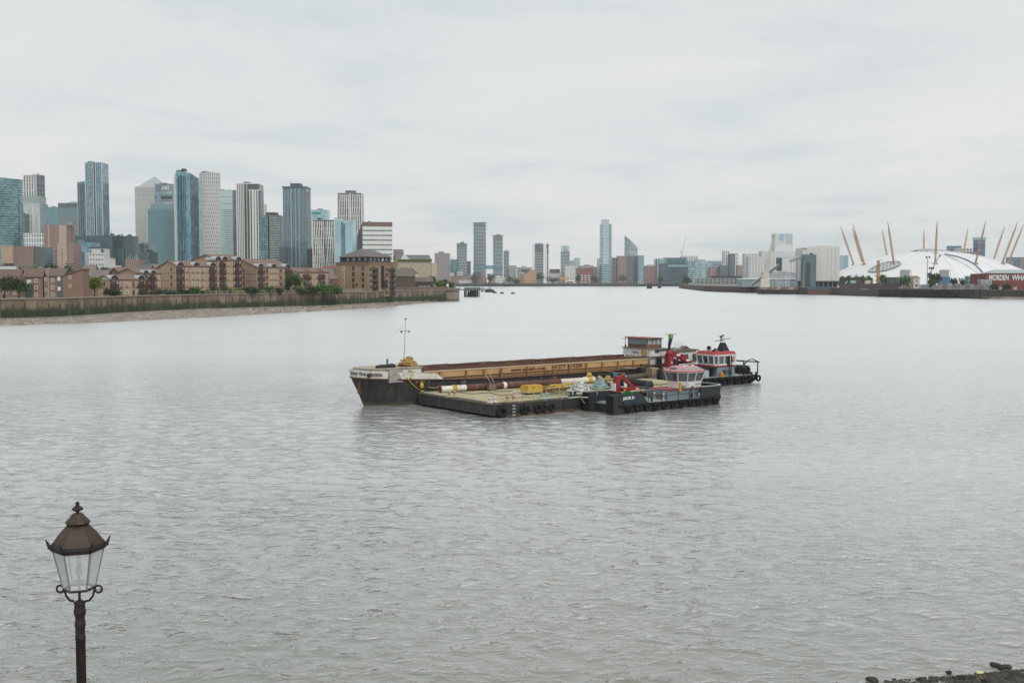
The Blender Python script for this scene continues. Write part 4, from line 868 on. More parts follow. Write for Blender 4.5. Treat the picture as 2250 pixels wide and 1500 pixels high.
for i, (u, vt, vb, y, w, k, lab) in enumerate(((247, 631, 650, 378, 34, 'dark', 'dark round bush below the lowest brick flats'), (338, 633, 648, 405, 34, 'dark', 'dark green bush left end of the hedge before the flats'),
        (372, 636, 648, 412, 36, 'grey', 'greyish bush in the hedge below the plain gable'), (402, 638, 648, 420, 34, 'dark', 'low dark bush in the hedge below the leftmost canopy'), (427, 631, 648, 424, 28, 'mid', 'taller round bush in the middle of the hedge'),
        (455, 638, 647, 430, 30, 'dark', 'low bush right of the tall round hedge bush'), (486, 632, 647, 436, 32, 'mid', 'wide green bush below the tallest flats'), (517, 633, 646, 442, 30, 'yellow', 'yellowish bush near the downpipes of the tallest flats'),
        (551, 631, 645, 446, 40, 'dark', 'dark bush below the right plain gable'), (662, 630, 645, 470, 34, 'mid', 'green bush at the left end of the bright shrubs'), (688, 628, 645, 474, 30, 'dark', 'dark bush among the bright shrubs'),
        (712, 622, 645, 480, 40, 'bright', 'bright green shrub left of the warehouse'), (742, 631, 645, 488, 26, 'bright', 'bright green round shrub touching the warehouse corner'))):
    tree('bush', lab, u, vt, vb + 3, y, w*1.25, k, 6.3, 1000, 'bush', 5, 'bushes along the western promenade')
tree('garden_tree', 'tall green tree right of the last barrel canopy flats', 648, 596, 645, 478, 42, 'mid', 6.3, 1500)
for u, vt, vb, y, w_, k, lab in ((586, 628, 648, 456, 34, 'mid', 'green bush below the right end flats'), (612, 632, 648, 460, 28, 'dark', 'low dark bush left of the tall green tree'), (310, 634, 650, 396, 30, 'mid', 'green bush below the lowest flats right canopy'), (180, 628, 652, 366, 34, 'mid', 'green bush at the foot of the plain brick end block'), (728, 624, 645, 484, 34, 'mid', 'leafy shrub between the two bright shrubs')):
    tree('bush', lab, u, vt, vb+3, y, w_, k, 6.3, 900, 'bush', 5, 'bushes along the western promenade')
tree('waterside_tree', 'bright green tree by the wall corner', 965, 618, 640, 660, 22, 'bright', 6, 500); tree('waterside_tree', 'small green tree behind the wall corner bastion', 990, 621, 636, 690, 20, 'bright', 6, 500)
tree('waterside_tree', 'dark little tree between the boat shed and the bright tree', 975, 613, 634, 720, 16, 'dark', 6, 400)
t = thing('street_lamp_mast', 'thin pale lamp mast rising between the twin brick houses', 'lamp', (xat(106, 350), 350, 6.3)); MB().tube((0, 0, 0), (0, 0, zat(589, 350)-6.3), .09, .06, 6).build('post', LGREY, t); MB().tube((0, 0, zat(589, 350)-6.3), (.8, 0, zat(588, 350)-6.3), .07, n=6).build('arm', LGREY, t)

# low roofs and gardens behind the promenade houses
for i, (u0, u1, v, y, rh, c, r_, lab) in enumerate(((-6, 34, 600, 470, 3.0, '9a8577', '6e6661', 'low brick house with dark roof behind the leftmost tree'), (84, 104, 603, 440, 2.4, '8d7668', '77685f', 'small brick house glimpsed between the twin houses'), (180, 206, 598, 520, 3.2, '94806f', '7d716a', 'gabled brick house behind the grey slate roof'), (206, 236, 600, 540, 2.6, 'a09080', '8a8580', 'pale roofed low house below the white stepped annex'), (300, 330, 592, 560, 2.2, '7d746f', '676360', 'grey office roof behind the three storey flats'), (326, 346, 588, 580, 1.8, '8d857f', '75706c', 'flat topped grey house behind the three storey flats'), (640, 662, 600, 560, 2.4, '8f7868', '746860', 'brick house behind the tall green tree'), (45, 70, 596, 520, 2.6, '86736a', '645b57', 'brown roofed house below the tan wing of the brick office'))):
    house('background_house', lab, None, u0, u1, v, y, 8, rh, .5, mat(c, .9, .15, .4), mat(r_, .92, .2, .5), 2, (.25, .5, .75), group='houses behind the promenade')
for u, vt, vb, y, w_, k, lab in ((30, 588, 612, 470, 40, 'dark', 'dark garden tree behind the leftmost brick house'), (128, 590, 612, 460, 34, 'mid', 'garden tree rising behind the mono pitch house'), (178, 592, 612, 470, 28, 'mid', 'small garden tree right of the plain brick end block'), (262, 596, 615, 445, 26, 'dark', 'dark tree beside the brown gabled house'), (285, 600, 622, 408, 24, 'mid', 'garden tree squeezed between the low flats blocks'), (700, 604, 622, 560, 26, 'dark', 'dark tree behind the dormer flats'), (948, 606, 628, 700, 20, 'mid', 'green tree below the yellow brick end wing')):
    tree('garden_tree', lab, u, vt, vb, y, w_, k, 6.3, 900)
t = thing('wall_ladder', 'rusty iron ladder down the western river wall', 'ladder', (xat(640, 464), 463.2, 1.2))
for s_ in (-.3, .3): MB().tube((s_, 0, 0), (s_, 0, 5.6), .06, n=5).build('stile', mat('5a4034', .9), t)
for i in range(12): MB().tube((-.3, 0, .4+.45*i), (.3, 0, .4+.45*i), .05, n=5).build('rung', mat('5a4034', .9), t)
# ------------------------------------------------------------------ far bank: buildings beyond the river bend
FY = 2400
def q(name, label, u0, u1, vt, Y, wall, g='45515a', px=3.0, pz=3.2, pw=.5, sh=.5, depth=18, cat='building', zb=5, style='grid', group=None, plant=None, vb=None):
    W = mat(wall, .8, .1, .05) if isinstance(wall, str) else wall
    B = bld(name, label, None, u0, u1, vt, Y, 0, zb=zb, depth=depth, cat=cat, group=group, vb=vb)
    gm = pane_mat(g) if isinstance(g, str) else g; body(B, gm, (px, pz), name='glazed_body')
    if style in ('grid', 'fins'): facade(B, 'front', px, pz, (px*pw, .4, W), (pz*sh, .3, W) if style == 'grid' else None)
    elif style == 'bands': facade(B, 'front', px, pz, None, (pz*sh, .4, W))
    for f in ('left', 'right'): 
        if abs(u0-1125) > 60: facade(B, f, px*1.5, pz, (px*.7, .3, W), (pz*sh, .25, W), single=False)
    MB().box(-.3, B.W+.3, -.45, B.D, B.H, B.H+.9).build('parapet', W, B.e)
    if plant: cap(B, *plant)
    flush(B); return B
def gabled(name, label, u0, u1, ve, Y, wall, roof, rh, storeys, cols, zb=5, cat='house', ridge_front=False, group=None):
    B = bld(name, label, None, u0, u1, ve, Y, 0, zb=zb, depth=10, cat=cat, group=group); H = B.H; W, D = B.W, B.D
    if ridge_front:
        mb = MB(); pr = [(0, 0), (W, 0), (W, H), (W/2, H+rh), (0, H)]; mb.raw([(x, 0, z) for x, z in pr]+[(x, D, z) for x, z in pr], [(0, 1, 2, 3, 4), (9, 8, 7, 6, 5), (0, 5, 6, 1), (1, 6, 7, 2), (2, 7, 8, 3), (3, 8, 9, 4), (4, 9, 5, 0)]); mb.build('wall', wall, B.e)
        for s in (-1, 1):
            mb = MB(); xo = W/2 + s*(W/2+.4); lo = [(xo, -.4, H-.2), (xo, D, H-.2), (W/2, D, H+rh+.04), (W/2, -.4, H+rh+.04)]; lo = lo if s > 0 else lo[::-1]; mb.hexa(lo, [(x, y, z+.3) for x, y, z in lo]); mb.build('roof', roof, B.e)
    else: gable_body(B, H, rh, .5, wall); gable_roof(B, H, rh, .5, roof)
    for i in range(cols):
        window_grid(B, 'front', W*(i+.1)/cols, W*(i+.9)/cols, 0, H, 1, storeys, min(1.6, W/cols*.45), 1.5, PWD)
    return B
# far river wall
FW = [(xat(1003, 2318), 2318), (xat(1140, 2360), 2360), (xat(1300, 2410), 2410), (xat(1500, 2478), 2478)]
t = thing('far_river_wall', 'dark green far river wall below the mid picture buildings', 'wall', (FW[0][0], FW[0][1], 0)); mw = wall_mat('5b5d58', '4a4d49', '2e3833', 4.5)
for a, b in zip(FW[:-1], FW[1:]):
    n_ = 12
    for i in range(n_):
        p0 = (a[0]+(b[0]-a[0])*i/n_-FW[0][0], a[1]+(b[1]-a[1])*i/n_-FW[0][1]); p1 = (a[0]+(b[0]-a[0])*(i+1)/n_-FW[0][0], a[1]+(b[1]-a[1])*(i+1)/n_-FW[0][1])
        MB().prism([p0, p1, (p1[0], p1[1]+3), (p0[0], p0[1]+3)], -1, 6.2 + .9*((i*5) % 4)/3).build('wall_panel', mw, t)
SLATE_R = mat('6b6665', .9, .15, .1)
q('dark_flats_block', 'dark grey flats with white framed windows right of the lilac tower', 976, 1006, 598, 2395, '66646a', zb=6, group='low blocks by the wall corner')
q('white_window_block', 'small white cube block with dark window grid right of the lilac tower', 985, 997, 600, 2380, 'd4d5d4', px=4, pz=3, zb=6)
q('white_frame_house', 'white framed house with teal glazing below the short banded tower', 1004, 1016, 598, 2385, 'd8dad9', G_TEAL, 4, 3, .35, .3, zb=6)
for i, (a, b, v, w, r, lab) in enumerate(((989, 1003, 609, '8a7a70', '6b6665', 'brown terraced house with grey roof behind the corner tree'), (1003, 1014, 608, '8a756a', '726a66', 'brown terraced house left of the long white building'), (1014, 1026, 609, '907f74', '6a6462', 'brown terraced house above the long white building'), (1026, 1037, 608, '86786f', '77706c', 'brown terraced house left of the balcony flats'))):
    gabled('terraced_house', lab, a, b, v, 2350, mat(w, .9, .12, .2), mat(r, .9, .15, .2), 3, 2, 3, group='far waterfront terrace')
gabled('pink_house', 'small pink gabled house at the far waterfront', 1000, 1008, 614, 2335, mat('b08a7c', .9, .1, .2), SLATE_R, 2.5, 2, 2, ridge_front=True)
q('long_white_building', 'long low white building at the far waterfront', 1008, 1037, 616, 2330, 'd0d0cc', px=4, pz=4, pw=.6, sh=.55)
q('balcony_flats', 'brick flats with white balcony frames on the far waterfront', 1037, 1060, 607, 2338, '8d7a70', px=4, pz=3.4, pw=.45, sh=.45)
gabled('pink_gable_house', 'pink gabled house with white bands right of the balcony flats', 1060, 1069, 611, 2342, mat('ad948c', .9, .1, .2), SLATE_R, 5, 4, 2, ridge_front=True)
q('beige_flats', 'beige flats left of the silvery gabled hall', 1073, 1086, 608, 2345, 'aca39b', px=3, pz=3.2)
gabled('silver_hall', 'silvery white hall with shallow gable on the far waterfront', 1087, 1104, 608, 2350, mat('d3d6d7', .6, .08, .1), mat('b9bec0', .5), 3.2, 3, 5, ridge_front=True)
q('small_white_house', 'small white flat roofed house right of the silvery hall', 1105, 1113, 611, 2352, 'cfcec9', px=4, pz=4)
q('low_pale_house', 'low pale house with dark base before the green tree', 1108, 1118, 616, 2348, 'b9b2a8', px=3, pz=3.5)
q('low_brick_row', 'low brick row with white trim left of the tan flats', 1128, 1149, 611, 2365, '9a8074', px=3.2, pz=3.4)
q('striped_flats', 'white block with black vertical stripes above the low brick row', 1142, 1151, 599, 2390, 'dcdcda', px=2.6, pz=12, pw=.5, style='fins')
for a, b, v, lab in ((1150, 1158, 601, 'leftmost and lowest of three tan brick towers'), (1158, 1167, 598, 'middle of three tan brick towers with dark seam'), (1167, 1178, 594, 'rightmost and tallest of three tan brick towers')):
    q('tan_brick_flats', lab, a, b, v, 2372, 'b8977a', px=3.2, pz=4, pw=.8, sh=.75, group='tan brick flats on the far bank')
q('grey_block', 'pale grey stepped block right of the banded annex', 1119, 1135, 584, 2500, 'aab2b5', px=3, pz=3.4)
q('grey_block', 'wide pale grey block left of the white sided tower', 1136, 1168, 588, 2560, 'b5b5b4', px=4, pz=3.5, plant=(.3, .6, .2, .8, 4, LGREY))
q('dark_teal_block', 'dark teal low office in front of the wide pale grey block', 1146, 1162, 593, 2450, DTEAL, G_DTEAL, 4, 4, .1, .2)
# white sided tower
B = bld('white_sided_tower', 'tower with white side walls and dark banded middle, mid picture', None, 1170, 1206, 536, 2450, 0, depth=24)
body(B, glass('26343b', '58707a', .3), (3, 3.4)); 
for a, b, h in ((0, .14, 1), (.66, .84, 1), (.84, .87, .9), (.97, 1.0, .93)): MB().box(B.W*a, B.W*b, -.9, .5, 0, B.H*h-.02).build('white_wall', WHT, B.e)
for j in range(20): MB().box(B.W*.15, B.W*.65, -.6, .1, j*3.6+1, j*3.6+2.1).build('floor_band', LGREY, B.e); MB().box(B.W*.87, B.W*.97, -.6, .1, j*3.4+1, j*3.4+1.9).build('floor_band', OFFW, B.e)
cap(B, .18, .62, .1, .9, 2.4, LGREY)
q('brown_low_block', 'dull brown low block right of the white sided tower', 1208, 1230, 592, 2520, '82787a', px=3, pz=3.4)
q('white_low_block', 'white low block with dark windows below the brown block', 1207, 1242, 601, 2470, 'd2d5d6', px=4, pz=3.6, pw=.6)
B = bld('tapering_banded_tower', 'banded tower with a narrow white crown and wider balconied base', None, 1231, 1253, 540, 2500, 0, depth=24)
W = B.W
for x0, x1, z0, z1, nm in ((.1, .9, B.zv(553), B.zv(540), 'crown'), (.06, .94, 0, B.zv(553), 'shaft')): MB().prism([(W*x0, 0), (W*x1, 0), (W*x1, 22), (W*x0, 22)], z0, z1, uvpitch=(2.5, 3.3)).build(nm, G_SKY if nm == 'crown' else G_SLATE, B.e)
for j in range(22): o = .6 + .9*math.sin(j*.35); MB().box(W*.06-o, W*.94+o, -.8-o*.5, .1, j*3.3, j*3.3+1.2).build('floor_band', OFFW, B.e)
for j in range(3): MB().box(W*.08, W*.3, -.6, .1, B.zv(553)+j*4.5, B.zv(553)+j*4.5+2).build('white_panel', WHT, B.e); MB().box(W*.7, W*.92, -.6, .1, B.zv(553)+j*4.5, B.zv(553)+j*4.5+2).build('white_panel', WHT, B.e)
MB().tube((W*.5, 8, B.H), (W*.5, 8, B.H+4), .4, n=6).build('aerial', DGREY, B.e)
q('pale_tower', 'pale blue tower far behind the white apartments', 1263, 1274, 567, 3000, 'bccdd0', G_PALE, 4, 4, .3, .3)
q('grey_teal_tower', 'grey teal tower between the tapering tower and the pale blue tower', 1252, 1263, 573, 2900, 'a0b5b8', G_SKY, 4, 4, .4, .3)
q('white_riverside_flats', 'white riverside apartment block with dark window bands right of the tapering tower', 1241, 1263, 585, 2440, 'dcdedd', px=4, pz=3.6, pw=.55)
B = q('red_brick_flats', 'red brick flats with white balconies on the far waterfront', 1268, 1303, 590, 2440, '8e5a52', px=4, pz=3.5, pw=.6)
for i in range(3):
    for j in range(4): MB().box(B.W*(.25+.22*i), B.W*(.38+.22*i), -1.5, 0, 3+j*5, 5+j*5).build('balcony', WHT, B.e)
q('pale_flats_row', 'pale flats row with brown stripes behind the red brick flats', 1272, 1304, 584, 2560, 'c2bfba', px=4, pz=3.6, plant=(.4, .75, .2, .8, 3, MGREY))
q('white_punched_flats', 'white flats with scattered dark windows left of the tall pale tower', 1302, 1318, 587, 2500, 'cfcfcd', px=4, pz=4, pw=.6)
# tall pale tower with zigzag balconies
B = bld('tall_pale_tower', 'tall slim pale glass tower with zigzag balconies, highest of the mid distance', None, 1319, 1344, 492, 2450, 0, depth=26)
W = B.W; MB().prism([(0, 3), (W*.25, 0), (W*.75, 0), (W, 3), (W, 24), (0, 24)], 0, B.H, uvpitch=(2.6, 3.3)).build('glazed_body', glass('93b0b6', 'c6dadd', .35), B.e)
cap(B, .12, .76, .1, .9, B.zv(482)-B.H, glass('9fb9c2', 'c7d9de', .35), 'crown')
nf = int(B.H/3.3)
for j in range(nf):
    MB().box(W*.24, W*.76, -.5, .2, j*3.3, j*3.3+1.2).build('floor_band', mat('c3d3d5', .5), B.e)
    k = .18*((j % 4)/3)
    MB().box(W*(.76+k*.3), W*(1.02-.05*(j % 3)), -1.2, 3.5, j*3.3+.4, j*3.3+1.9).build('balcony', mat('a9bfc3', .5) if j % 2 else mat('7f989e', .5), B.e)
    MB().box(-W*.02, W*(.2-k*.4), -.8, 3.5, j*3.3+.4, j*3.3+1.7).build('balcony', mat('b5c8cb', .5), B.e)
MB().box(-6, 0, 2, 20, 0, B.zv(568)).build('low_wing', LGREY, B.e)
def round_block(name, label, u0, u1, vt, Y, n, cols=True):
    B = band_tower(name, label, u0, u1, vt, Y, n, g=G_TEAL, cm='b5cbcc'); 
    for k in range(4): MB().tube((B.W*(.15+.23*k), -1.2, 0), (B.W*(.15+.23*k), -1.2, 7), .7, n=6).build('column', OFFW, B.e)
    return B
round_block('rounded_glass_flats', 'rounded teal glass flats on white columns below the tall pale tower', 1321, 1341, 581, 2430, 11)
round_block('rounded_glass_flats', 'rounded teal glass tower on white columns right of the purple brick blocks', 1401, 1416, 562, 2440, 16)
q('purple_brick_block', 'purple grey brick block left half, right of the rounded glass flats', 1341, 1358, 567, 2455, '7f787d', px=3, pz=3.2)
q('pink_brick_block', 'pink brick block with white windows in the middle of the purple blocks', 1357, 1377, 563, 2450, '9c7f80', g='8a8f92', px=3, pz=3.2, pw=.55)
q('purple_brick_block', 'purple grey brick block right half with dark glazing', 1377, 1402, 563, 2456, '77747a', px=3, pz=3.2)
# sloping elliptical tower
B = bld('slanted_ellipse_tower', 'glass tower with a steeply slanted white elliptical roof', None, 1373, 1402, 547, 2600, 0, depth=22)
N = 24; W = B.W; pl = [(W/2 + W/2*math.cos(2*math.pi*i/N), 11 + 11*math.sin(2*math.pi*i/N)) for i in range(N)]
zt = [B.zv(547) + (B.zv(517)-B.zv(547))*min(1, max(0, (1-(p[0]/W))**.85 * 1.0 + (.12 if p[1] > 11 else 0)*(p[0]/W))) for p in pl]
MB().prism(pl, 0, zt, uvpitch=(3, 3.5)).build('glazed_body', glass('7d979f', 'a9bec3', .35), B.e)
mb = MB()
for i in range(N):
    j = (i+1) % N; mb.tube((pl[i][0], pl[i][1], zt[i]), (pl[j][0], pl[j][1], zt[j]), .9, n=6)
mb.build('roof_rim', WHT, B.e); MB().quadface([(W/2+(p[0]-W/2)*.94, 11+(p[1]-11)*.94, z+.5) for p, z in zip(pl, zt)]).build('slanted_roof', WHT, B.e)
for j in range(int(B.H/3.5)): MB().prism([(W/2+(p[0]-W/2)*1.02, 11+(p[1]-11)*1.02) for p in pl], j*3.5, j*3.5+1).build('floor_band', mat('b3c4c8', .5), B.e)
q('brick_riverside_office', 'curved brick riverside office left of the teal offices', 1416, 1443, 585, 2440, '94777a', px=3, pz=3, plant=(.25, .8, .2, .8, 4, LGREY))
# teal office complex
q('column_fronted_office', 'pale office edge with tall white columns left of the dark teal block', 1440, 1462, 569, 2480, 'c2cccd', G_TEAL, 6, 40, .3, style='fins')
B = q('dark_teal_office', 'wide dark teal office with a bright glazed strip near its top', 1453, 1511, 580, 2420, mat('33515c', .4, .1, .02), glass('27454f', '3d606b', .3), 8, 4, .06, .12)
MB().box(B.W*.25, B.W, -.9, 0, B.zv(586), B.zv(582)).build('glazed_strip', glass('6fb3b5', '9fd0cf', .3), B.e)
q('teal_frame_office', 'teal glass office storeys stepping up behind the dark teal office', 1459, 1508, 567, 2520, TEALM, G_TEAL, 5, 4, .15, .3)
q('banded_teal_office', 'banded bright teal office right of the dark teal block', 1510, 1531, 573, 2430, 'a9bfc0', glass('2f6f74', '9ad0cb', .3), 4, 4.2, .12, .35, style='bands')
q('pale_glass_office', 'pale glass office right end of the teal office group', 1531, 1550, 571, 2450, 'b6c3c6', G_PALE, 5, 8, .12, .1)
q('flat_roof_office', 'long flat white roof storey above the teal offices', 1497, 1534, 563, 2600, OFFW, G_GREY, 6, 4)
q('pale_blue_hall', 'pale blue glass hall behind the small brick block', 1551, 1592, 574, 2600, 'a9bcc0', G_SKY, 6, 6, .2, .25)
q('small_brick_block', 'small pinkish brick block in front of the pale blue hall', 1560, 1583, 589, 2500, 'a88f85', px=3, pz=3.4)
q('dark_grey_flats', 'dark grey flats between the brick block and white tower', 1583, 1600, 584, 2480, '6c757b', px=3.5, pz=3.5)
q('white_balcony_tower', 'white tower with stacked balconies and maroon edge above the river yard', 1590, 1603, 552, 2520, 'd9dcdc', px=4, pz=3.3, pw=.6)
q('slate_tower', 'slate blue tower right of the white balcony tower', 1603, 1615, 558, 2510, '6b7a84', px=3, pz=3.4)
q('white_blank_tower', 'plain pale tower right of the slate blue tower', 1613, 1623, 557, 2560, 'd5d7d7', px=10, pz=10, pw=.8, sh=.8)
q('tan_flats', 'tan flats with white window columns left of the white hotel', 1621, 1643, 583, 2450, 'a8958c', px=3, pz=3.4)
q('dark_yard_fence', 'long dark blue fence in front of the far flats', 1563, 1645, 607, 2200, '3d4a52', '3d4a52', 6, 4, .2, .2, depth=2, cat='fence')
q('long_grey_shed', 'long grey shed row on the far wharf', 1530, 1640, 612, 2100, '8b9290', '5d6668', 8, 5, .5, .4, depth=8)
# site crane over the offices
t = thing('luffing_crane', 'thin white luffing crane above the teal offices', 'crane', (xat(1498, 2650), 2650, zat(563, 2650))); MB().tube((0, 0, -20), (0, 0, 8), 1, n=4).build('mast', OFFW, t); MB().tube((0, 0, 6), at(1507, 520, 2650)-Vector(t.location), .8, .4, 4).build('jib', OFFW, t); MB().tube((0, 0, 6), (-4, 0, 14), .6, n=4).build('back_stay', DGREY, t)
# gantry and kiosk
t = thing('yellow_gantry', 'yellow steel gantry on the far quay', 'gantry', (xat(1228, 2425), 2425, 5)); w_ = xat(1250, 2425)-xat(1228, 2425); YEL = mat('c9a24c', .7, .15, .2)
MB().box(0, w_, 0, 5, 11, 15).build('beam', YEL, t)
for s in (.25, .6): MB().box(w_*s, w_*s+2, 0, 2, 0, 11).build('leg', YEL, t)
t = thing('quay_kiosk', 'small kiosk with flared white roof on the far quay', 'kiosk', (xat(1245, 2405), 2405, 0)); MB().box(2, 15, 0, 8, 4, 11).build('wall', mat('a9ada8', .8), t); MB().prism([(-2, -2), (20, -2), (20, 10), (-2, 10)], 11, 13, top=[(4, 2), (14, 2), (14, 7), (4, 7)]).build('roof', OFFW, t)
for i in range(4): MB().tube((1+5*i, 0, -2), (1+5*i, 0, 4), .5, n=6).build('pile', DGREY, t)
for u, vt, w_, k, lab in ((1120, 606, 18, 'mid', 'green tree between the silvery hall and the brick row'), (1135, 613, 14, 'dark', 'low dark bush before the brick row'), (1186, 596, 18, 'dark', 'tall ivy dark tree beside the tan brick towers'), (1045, 599, 22, 'grey', 'dull tree below the tallest banded tower'), (1077, 600, 20, 'grey', 'dull tree below the sky bridge'), (1271, 604, 10, 'dark', 'dark tree left of the red brick flats'),
        (1306, 607, 18, 'dark', 'dark tree right of the red brick flats'), (1369, 603, 24, 'grey', 'dull tree before the pink brick block'), (1452, 606, 14, 'dark', 'dark tree below the column fronted office'), (1213, 609, 40, 'dark', 'low dark hedge right of the ivy tree'), (1509, 609, 18, 'dark', 'round dark tree at the tip of the wharf')):
    tree('far_tree', lab, u, vt, 622, 2330 if u != 1509 else 1800, w_, k, 5, 350, 'tree', 5, 'trees on the far bank', leaf=2.2)

# ------------------------------------------------------------------ pier, moorings and small craft in mid river
PYD = 812
t = thing('timber_pier', 'grey river pier on dark piles beyond the wall corner', 'pier', (xat(1000, PYD), PYD, 0)); x0 = xat(1000, PYD); DK = mat('6b7370', .9, .2, .3); PL = mat('3b3d3c', .9, .25, .5)
MB().box(0, xat(1030, PYD)-x0, 0, 3, 5.0, 5.8).build('walkway', DK, t); MB().box(xat(1019, PYD)-x0, xat(1056, PYD)-x0, -2, 12, 4.8, 5.8).build('deck', DK, t)
MB().box(xat(1020, PYD)-x0, xat(1054, PYD)-x0, -1.8, 11, 5.8, 7).build('parapet', mat('64736f', .9, .2, .3), t)
for u in (1003.5, 1020.5, 1021.5): MB().tube((xat(u, PYD)-x0, 1, -2), (xat(u, PYD)-x0, 1, 5), .45, n=8).build('pile', PL, t)
for i in range(14): u = 1023+i*2.35; MB().tube((xat(u, PYD)-x0, -1+(i % 3)*3, -2), (xat(u, PYD)-x0, -1+(i % 3)*3, 4.9), .33, n=6).build('pile', PL if i < 10 else LGREY, t)
mb = MB(); xa, xb = xat(1022, PYD)-x0, xat(1048, PYD)-x0; mb.hexa([(xa, 2, -1), (xb, 2, -1), (xb, 9, -1), (xa, 9, -1)], [(xa+4, 2, 4.8), (xb+1, 2, 4.8), (xb+1, 9, 4.8), (xa+4, 9, 4.8)]); mb.build('fender_wall', PL, t)
for z in (.8, 2.2): MB().box(xat(1022, PYD)-x0, xat(1054, PYD)-x0, -1.6, -1.2, z, z+.35).build('brace', PL, t)
t = thing('white_signpost', 'white board standing on the wall corner bastion', 'sign', (xat(981, 645), 645, 6.2)); MB().box(0, 1.3, 0, .3, 0, zat(624, 645)-6.2).build('board', WHT, t); MB().box(.1, .3, .3, .5, 0, 5).build('leg', LGREY, t)
def small_boat(name, label, u, v, L_, hm, rz=0., cab=False, cat='boat'):
    P = gz(u, v); t = thing(name, label, cat, (P.x, P.y, 0), rz); pl = [(-L_/2, -L_*.14), (L_*.3, -L_*.14), (L_/2, 0), (L_*.3, L_*.14), (-L_/2, L_*.14)]
    MB().prism([(x*.9, y*.8) for x, y in pl], -.4, L_*.16, top=pl).build('hull', hm, t); MB().box(-L_*.25, L_*.12, -L_*.08, L_*.08, L_*.16, L_*.3).build('cabin', LGREY if cab else hm, t); return t
small_boat('moored_launch', 'pale launch moored at the end of the timber pier', 1061, 637.5, 12, mat('8e928f', .7), cab=True)
def buoy(label, u, v, r):
    P = gz(u, v); t = thing('mooring_buoy', label, 'buoy', (P.x, P.y, 0), group='mooring buoys'); MB().lathe([(r*.2, -r*.5), (r, -r*.3), (r, r*.35), (r*.7, r*.6), (.1, r*.7)], n=12).build('float', BLK, t); MB().torus((0, 0, r*.85), (0, 1, 0), r*.2, r*.06, 10, 5).build('ring', DGREY, t)
buoy('largest dark mooring buoy right of the pier', 1076, 642, 5.2); buoy('dark mooring buoy right of the largest one', 1087, 644, 2.2); buoy('small buoy third from the pier', 1103, 645, 2.0); buoy('rightmost lone mooring buoy off the pier', 1127, 645.6, 2.0); buoy('tiny buoy close under the launch at the pier', 1060, 641, 1.8)
for u0, u1, v, lab in ((1421, 1433, 634, 'dark timber dolphin of clustered piles in mid river'), (1445, 1453, 633, 'open timber dolphin right of the dark pile cluster')):
    P = gz((u0+u1)/2, v); t = thing('timber_dolphin', lab, 'dolphin', (P.x, P.y, 0), group='timber dolphins'); w_ = (u1-u0)/FPX*P.y
    for i in range(9): x = -w_/2 + w_*i/8; MB().tube((x, (i % 3)*1.5, -2), (x*.8, (i % 3)*1.5, 6.5+2.2*((i*5) % 4)/2), .55, n=6).build('pile', PL, t)
    MB().box(-w_*.45, w_*.45, -.6, 3.4, 4.6, 5.6).build('cap_beam', PL if u0 < 1440 else MGREY, t)
    if u0 < 1440: MB().box(-w_*.4, w_*.4, .2, 2.8, 0, 4.4).build('fender_boards', PL, t)
# ------------------------------------------------------------------ eastern bank: hotel, silo yard, dome, wharves
EW = wall_mat('6d6660', '55504b', '353832', 2.2)
SHEET = wall_mat('57504a', '48423d', '3a3d36', 1.6)
river_wall('wharf_wall', 'dark sheet piled wharf wall along the eastern bank', RBXY, 6.3, -.4, SHEET, mat('4a453f', .95, .2, .4), 9.0, mat('8a847c', .9), .6, .92)
# white hotel with tower
HW = mat('d3d6d6', .7, .05, .02); HG = pane_mat('5a6468')
q('white_hotel_wing', 'broad white hotel wing with tall dark slot windows', 1645, 1748, 565, 1900, HW, HG, 5.2, 3.6, .55, .62, depth=24)
q('white_hotel_block', 'upper white hotel block behind the slot windowed wing', 1673, 1749, 553, 1960, HW, glass('aab4b8', 'c5cccf', .2), 5.2, 3.6, .55, .6, depth=22)
B = q('white_hotel_tower', 'square white hotel tower with blue glazed top corner', 1702, 1741, 514, 1980, HW, glass('a6b3b9', 'c5ced2', .25), 4.2, 3.5, .5, .55, depth=24)
MB().box(B.W*.25, B.W*.5, -.9, 0, B.zv(529), B.zv(515)).build('blue_glazing', glass('7fa9bb', 'a9cbd8', .35), B.e); MB().box(B.W*.62, B.W, -1.0, 0, B.zv(534), B.zv(514)).build('ribbed_panel', mat('aebabe', .5), B.e)
q('white_hotel_annex', 'pale annex with dark roof recess left of the hotel wing', 1636, 1665, 558, 2000, HW, G_GREY, 6, 5)
q('blue_striped_block', 'pale blue ribbed block between the silo and the dome', 1845, 1864, 562, 2150, 'a5bfcb', G_SKY, 3, 60, .4, style='fins')
# big silo
SY = 1020
B = bld('white_silo_building', 'huge plain white silo building with a small logo at its top left', None, 1764, 1845, 545, SY, 0, zb=6, depth=26)
PALE = mat('d0d1cf', .65, .05, .08, stretch=(1, 1, .15)); mb = MB(); W = B.W; zb_ = B.zv(617); mb.prism([(0, 0), (W*.5, -.4), (W, 0), (W, 26), (0, 26)], zb_, [B.zv(544), B.zv(539.5), B.zv(541), B.zv(541), B.zv(544)]); mb.build('wall', PALE, B.e)
for i in range(1, 9): MB().box(W*i/9-.05, W*i/9+.05, -.42, 0, zb_+.1, B.zv(545)).build('cladding_seam', mat('c3c5c4', .6), B.e)
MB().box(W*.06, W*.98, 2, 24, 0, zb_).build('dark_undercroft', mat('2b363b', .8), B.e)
for i in range(6): MB().box(W*(.3+.13*i), W*(.3+.13*i)+.7, .4, 1.4, 0, zb_).build('column', MGREY, B.e)
MB().box(W*.35, W*1.02, -.5, 1, zb_-1.2, zb_-.05).build('sill', DGREY, B.e)
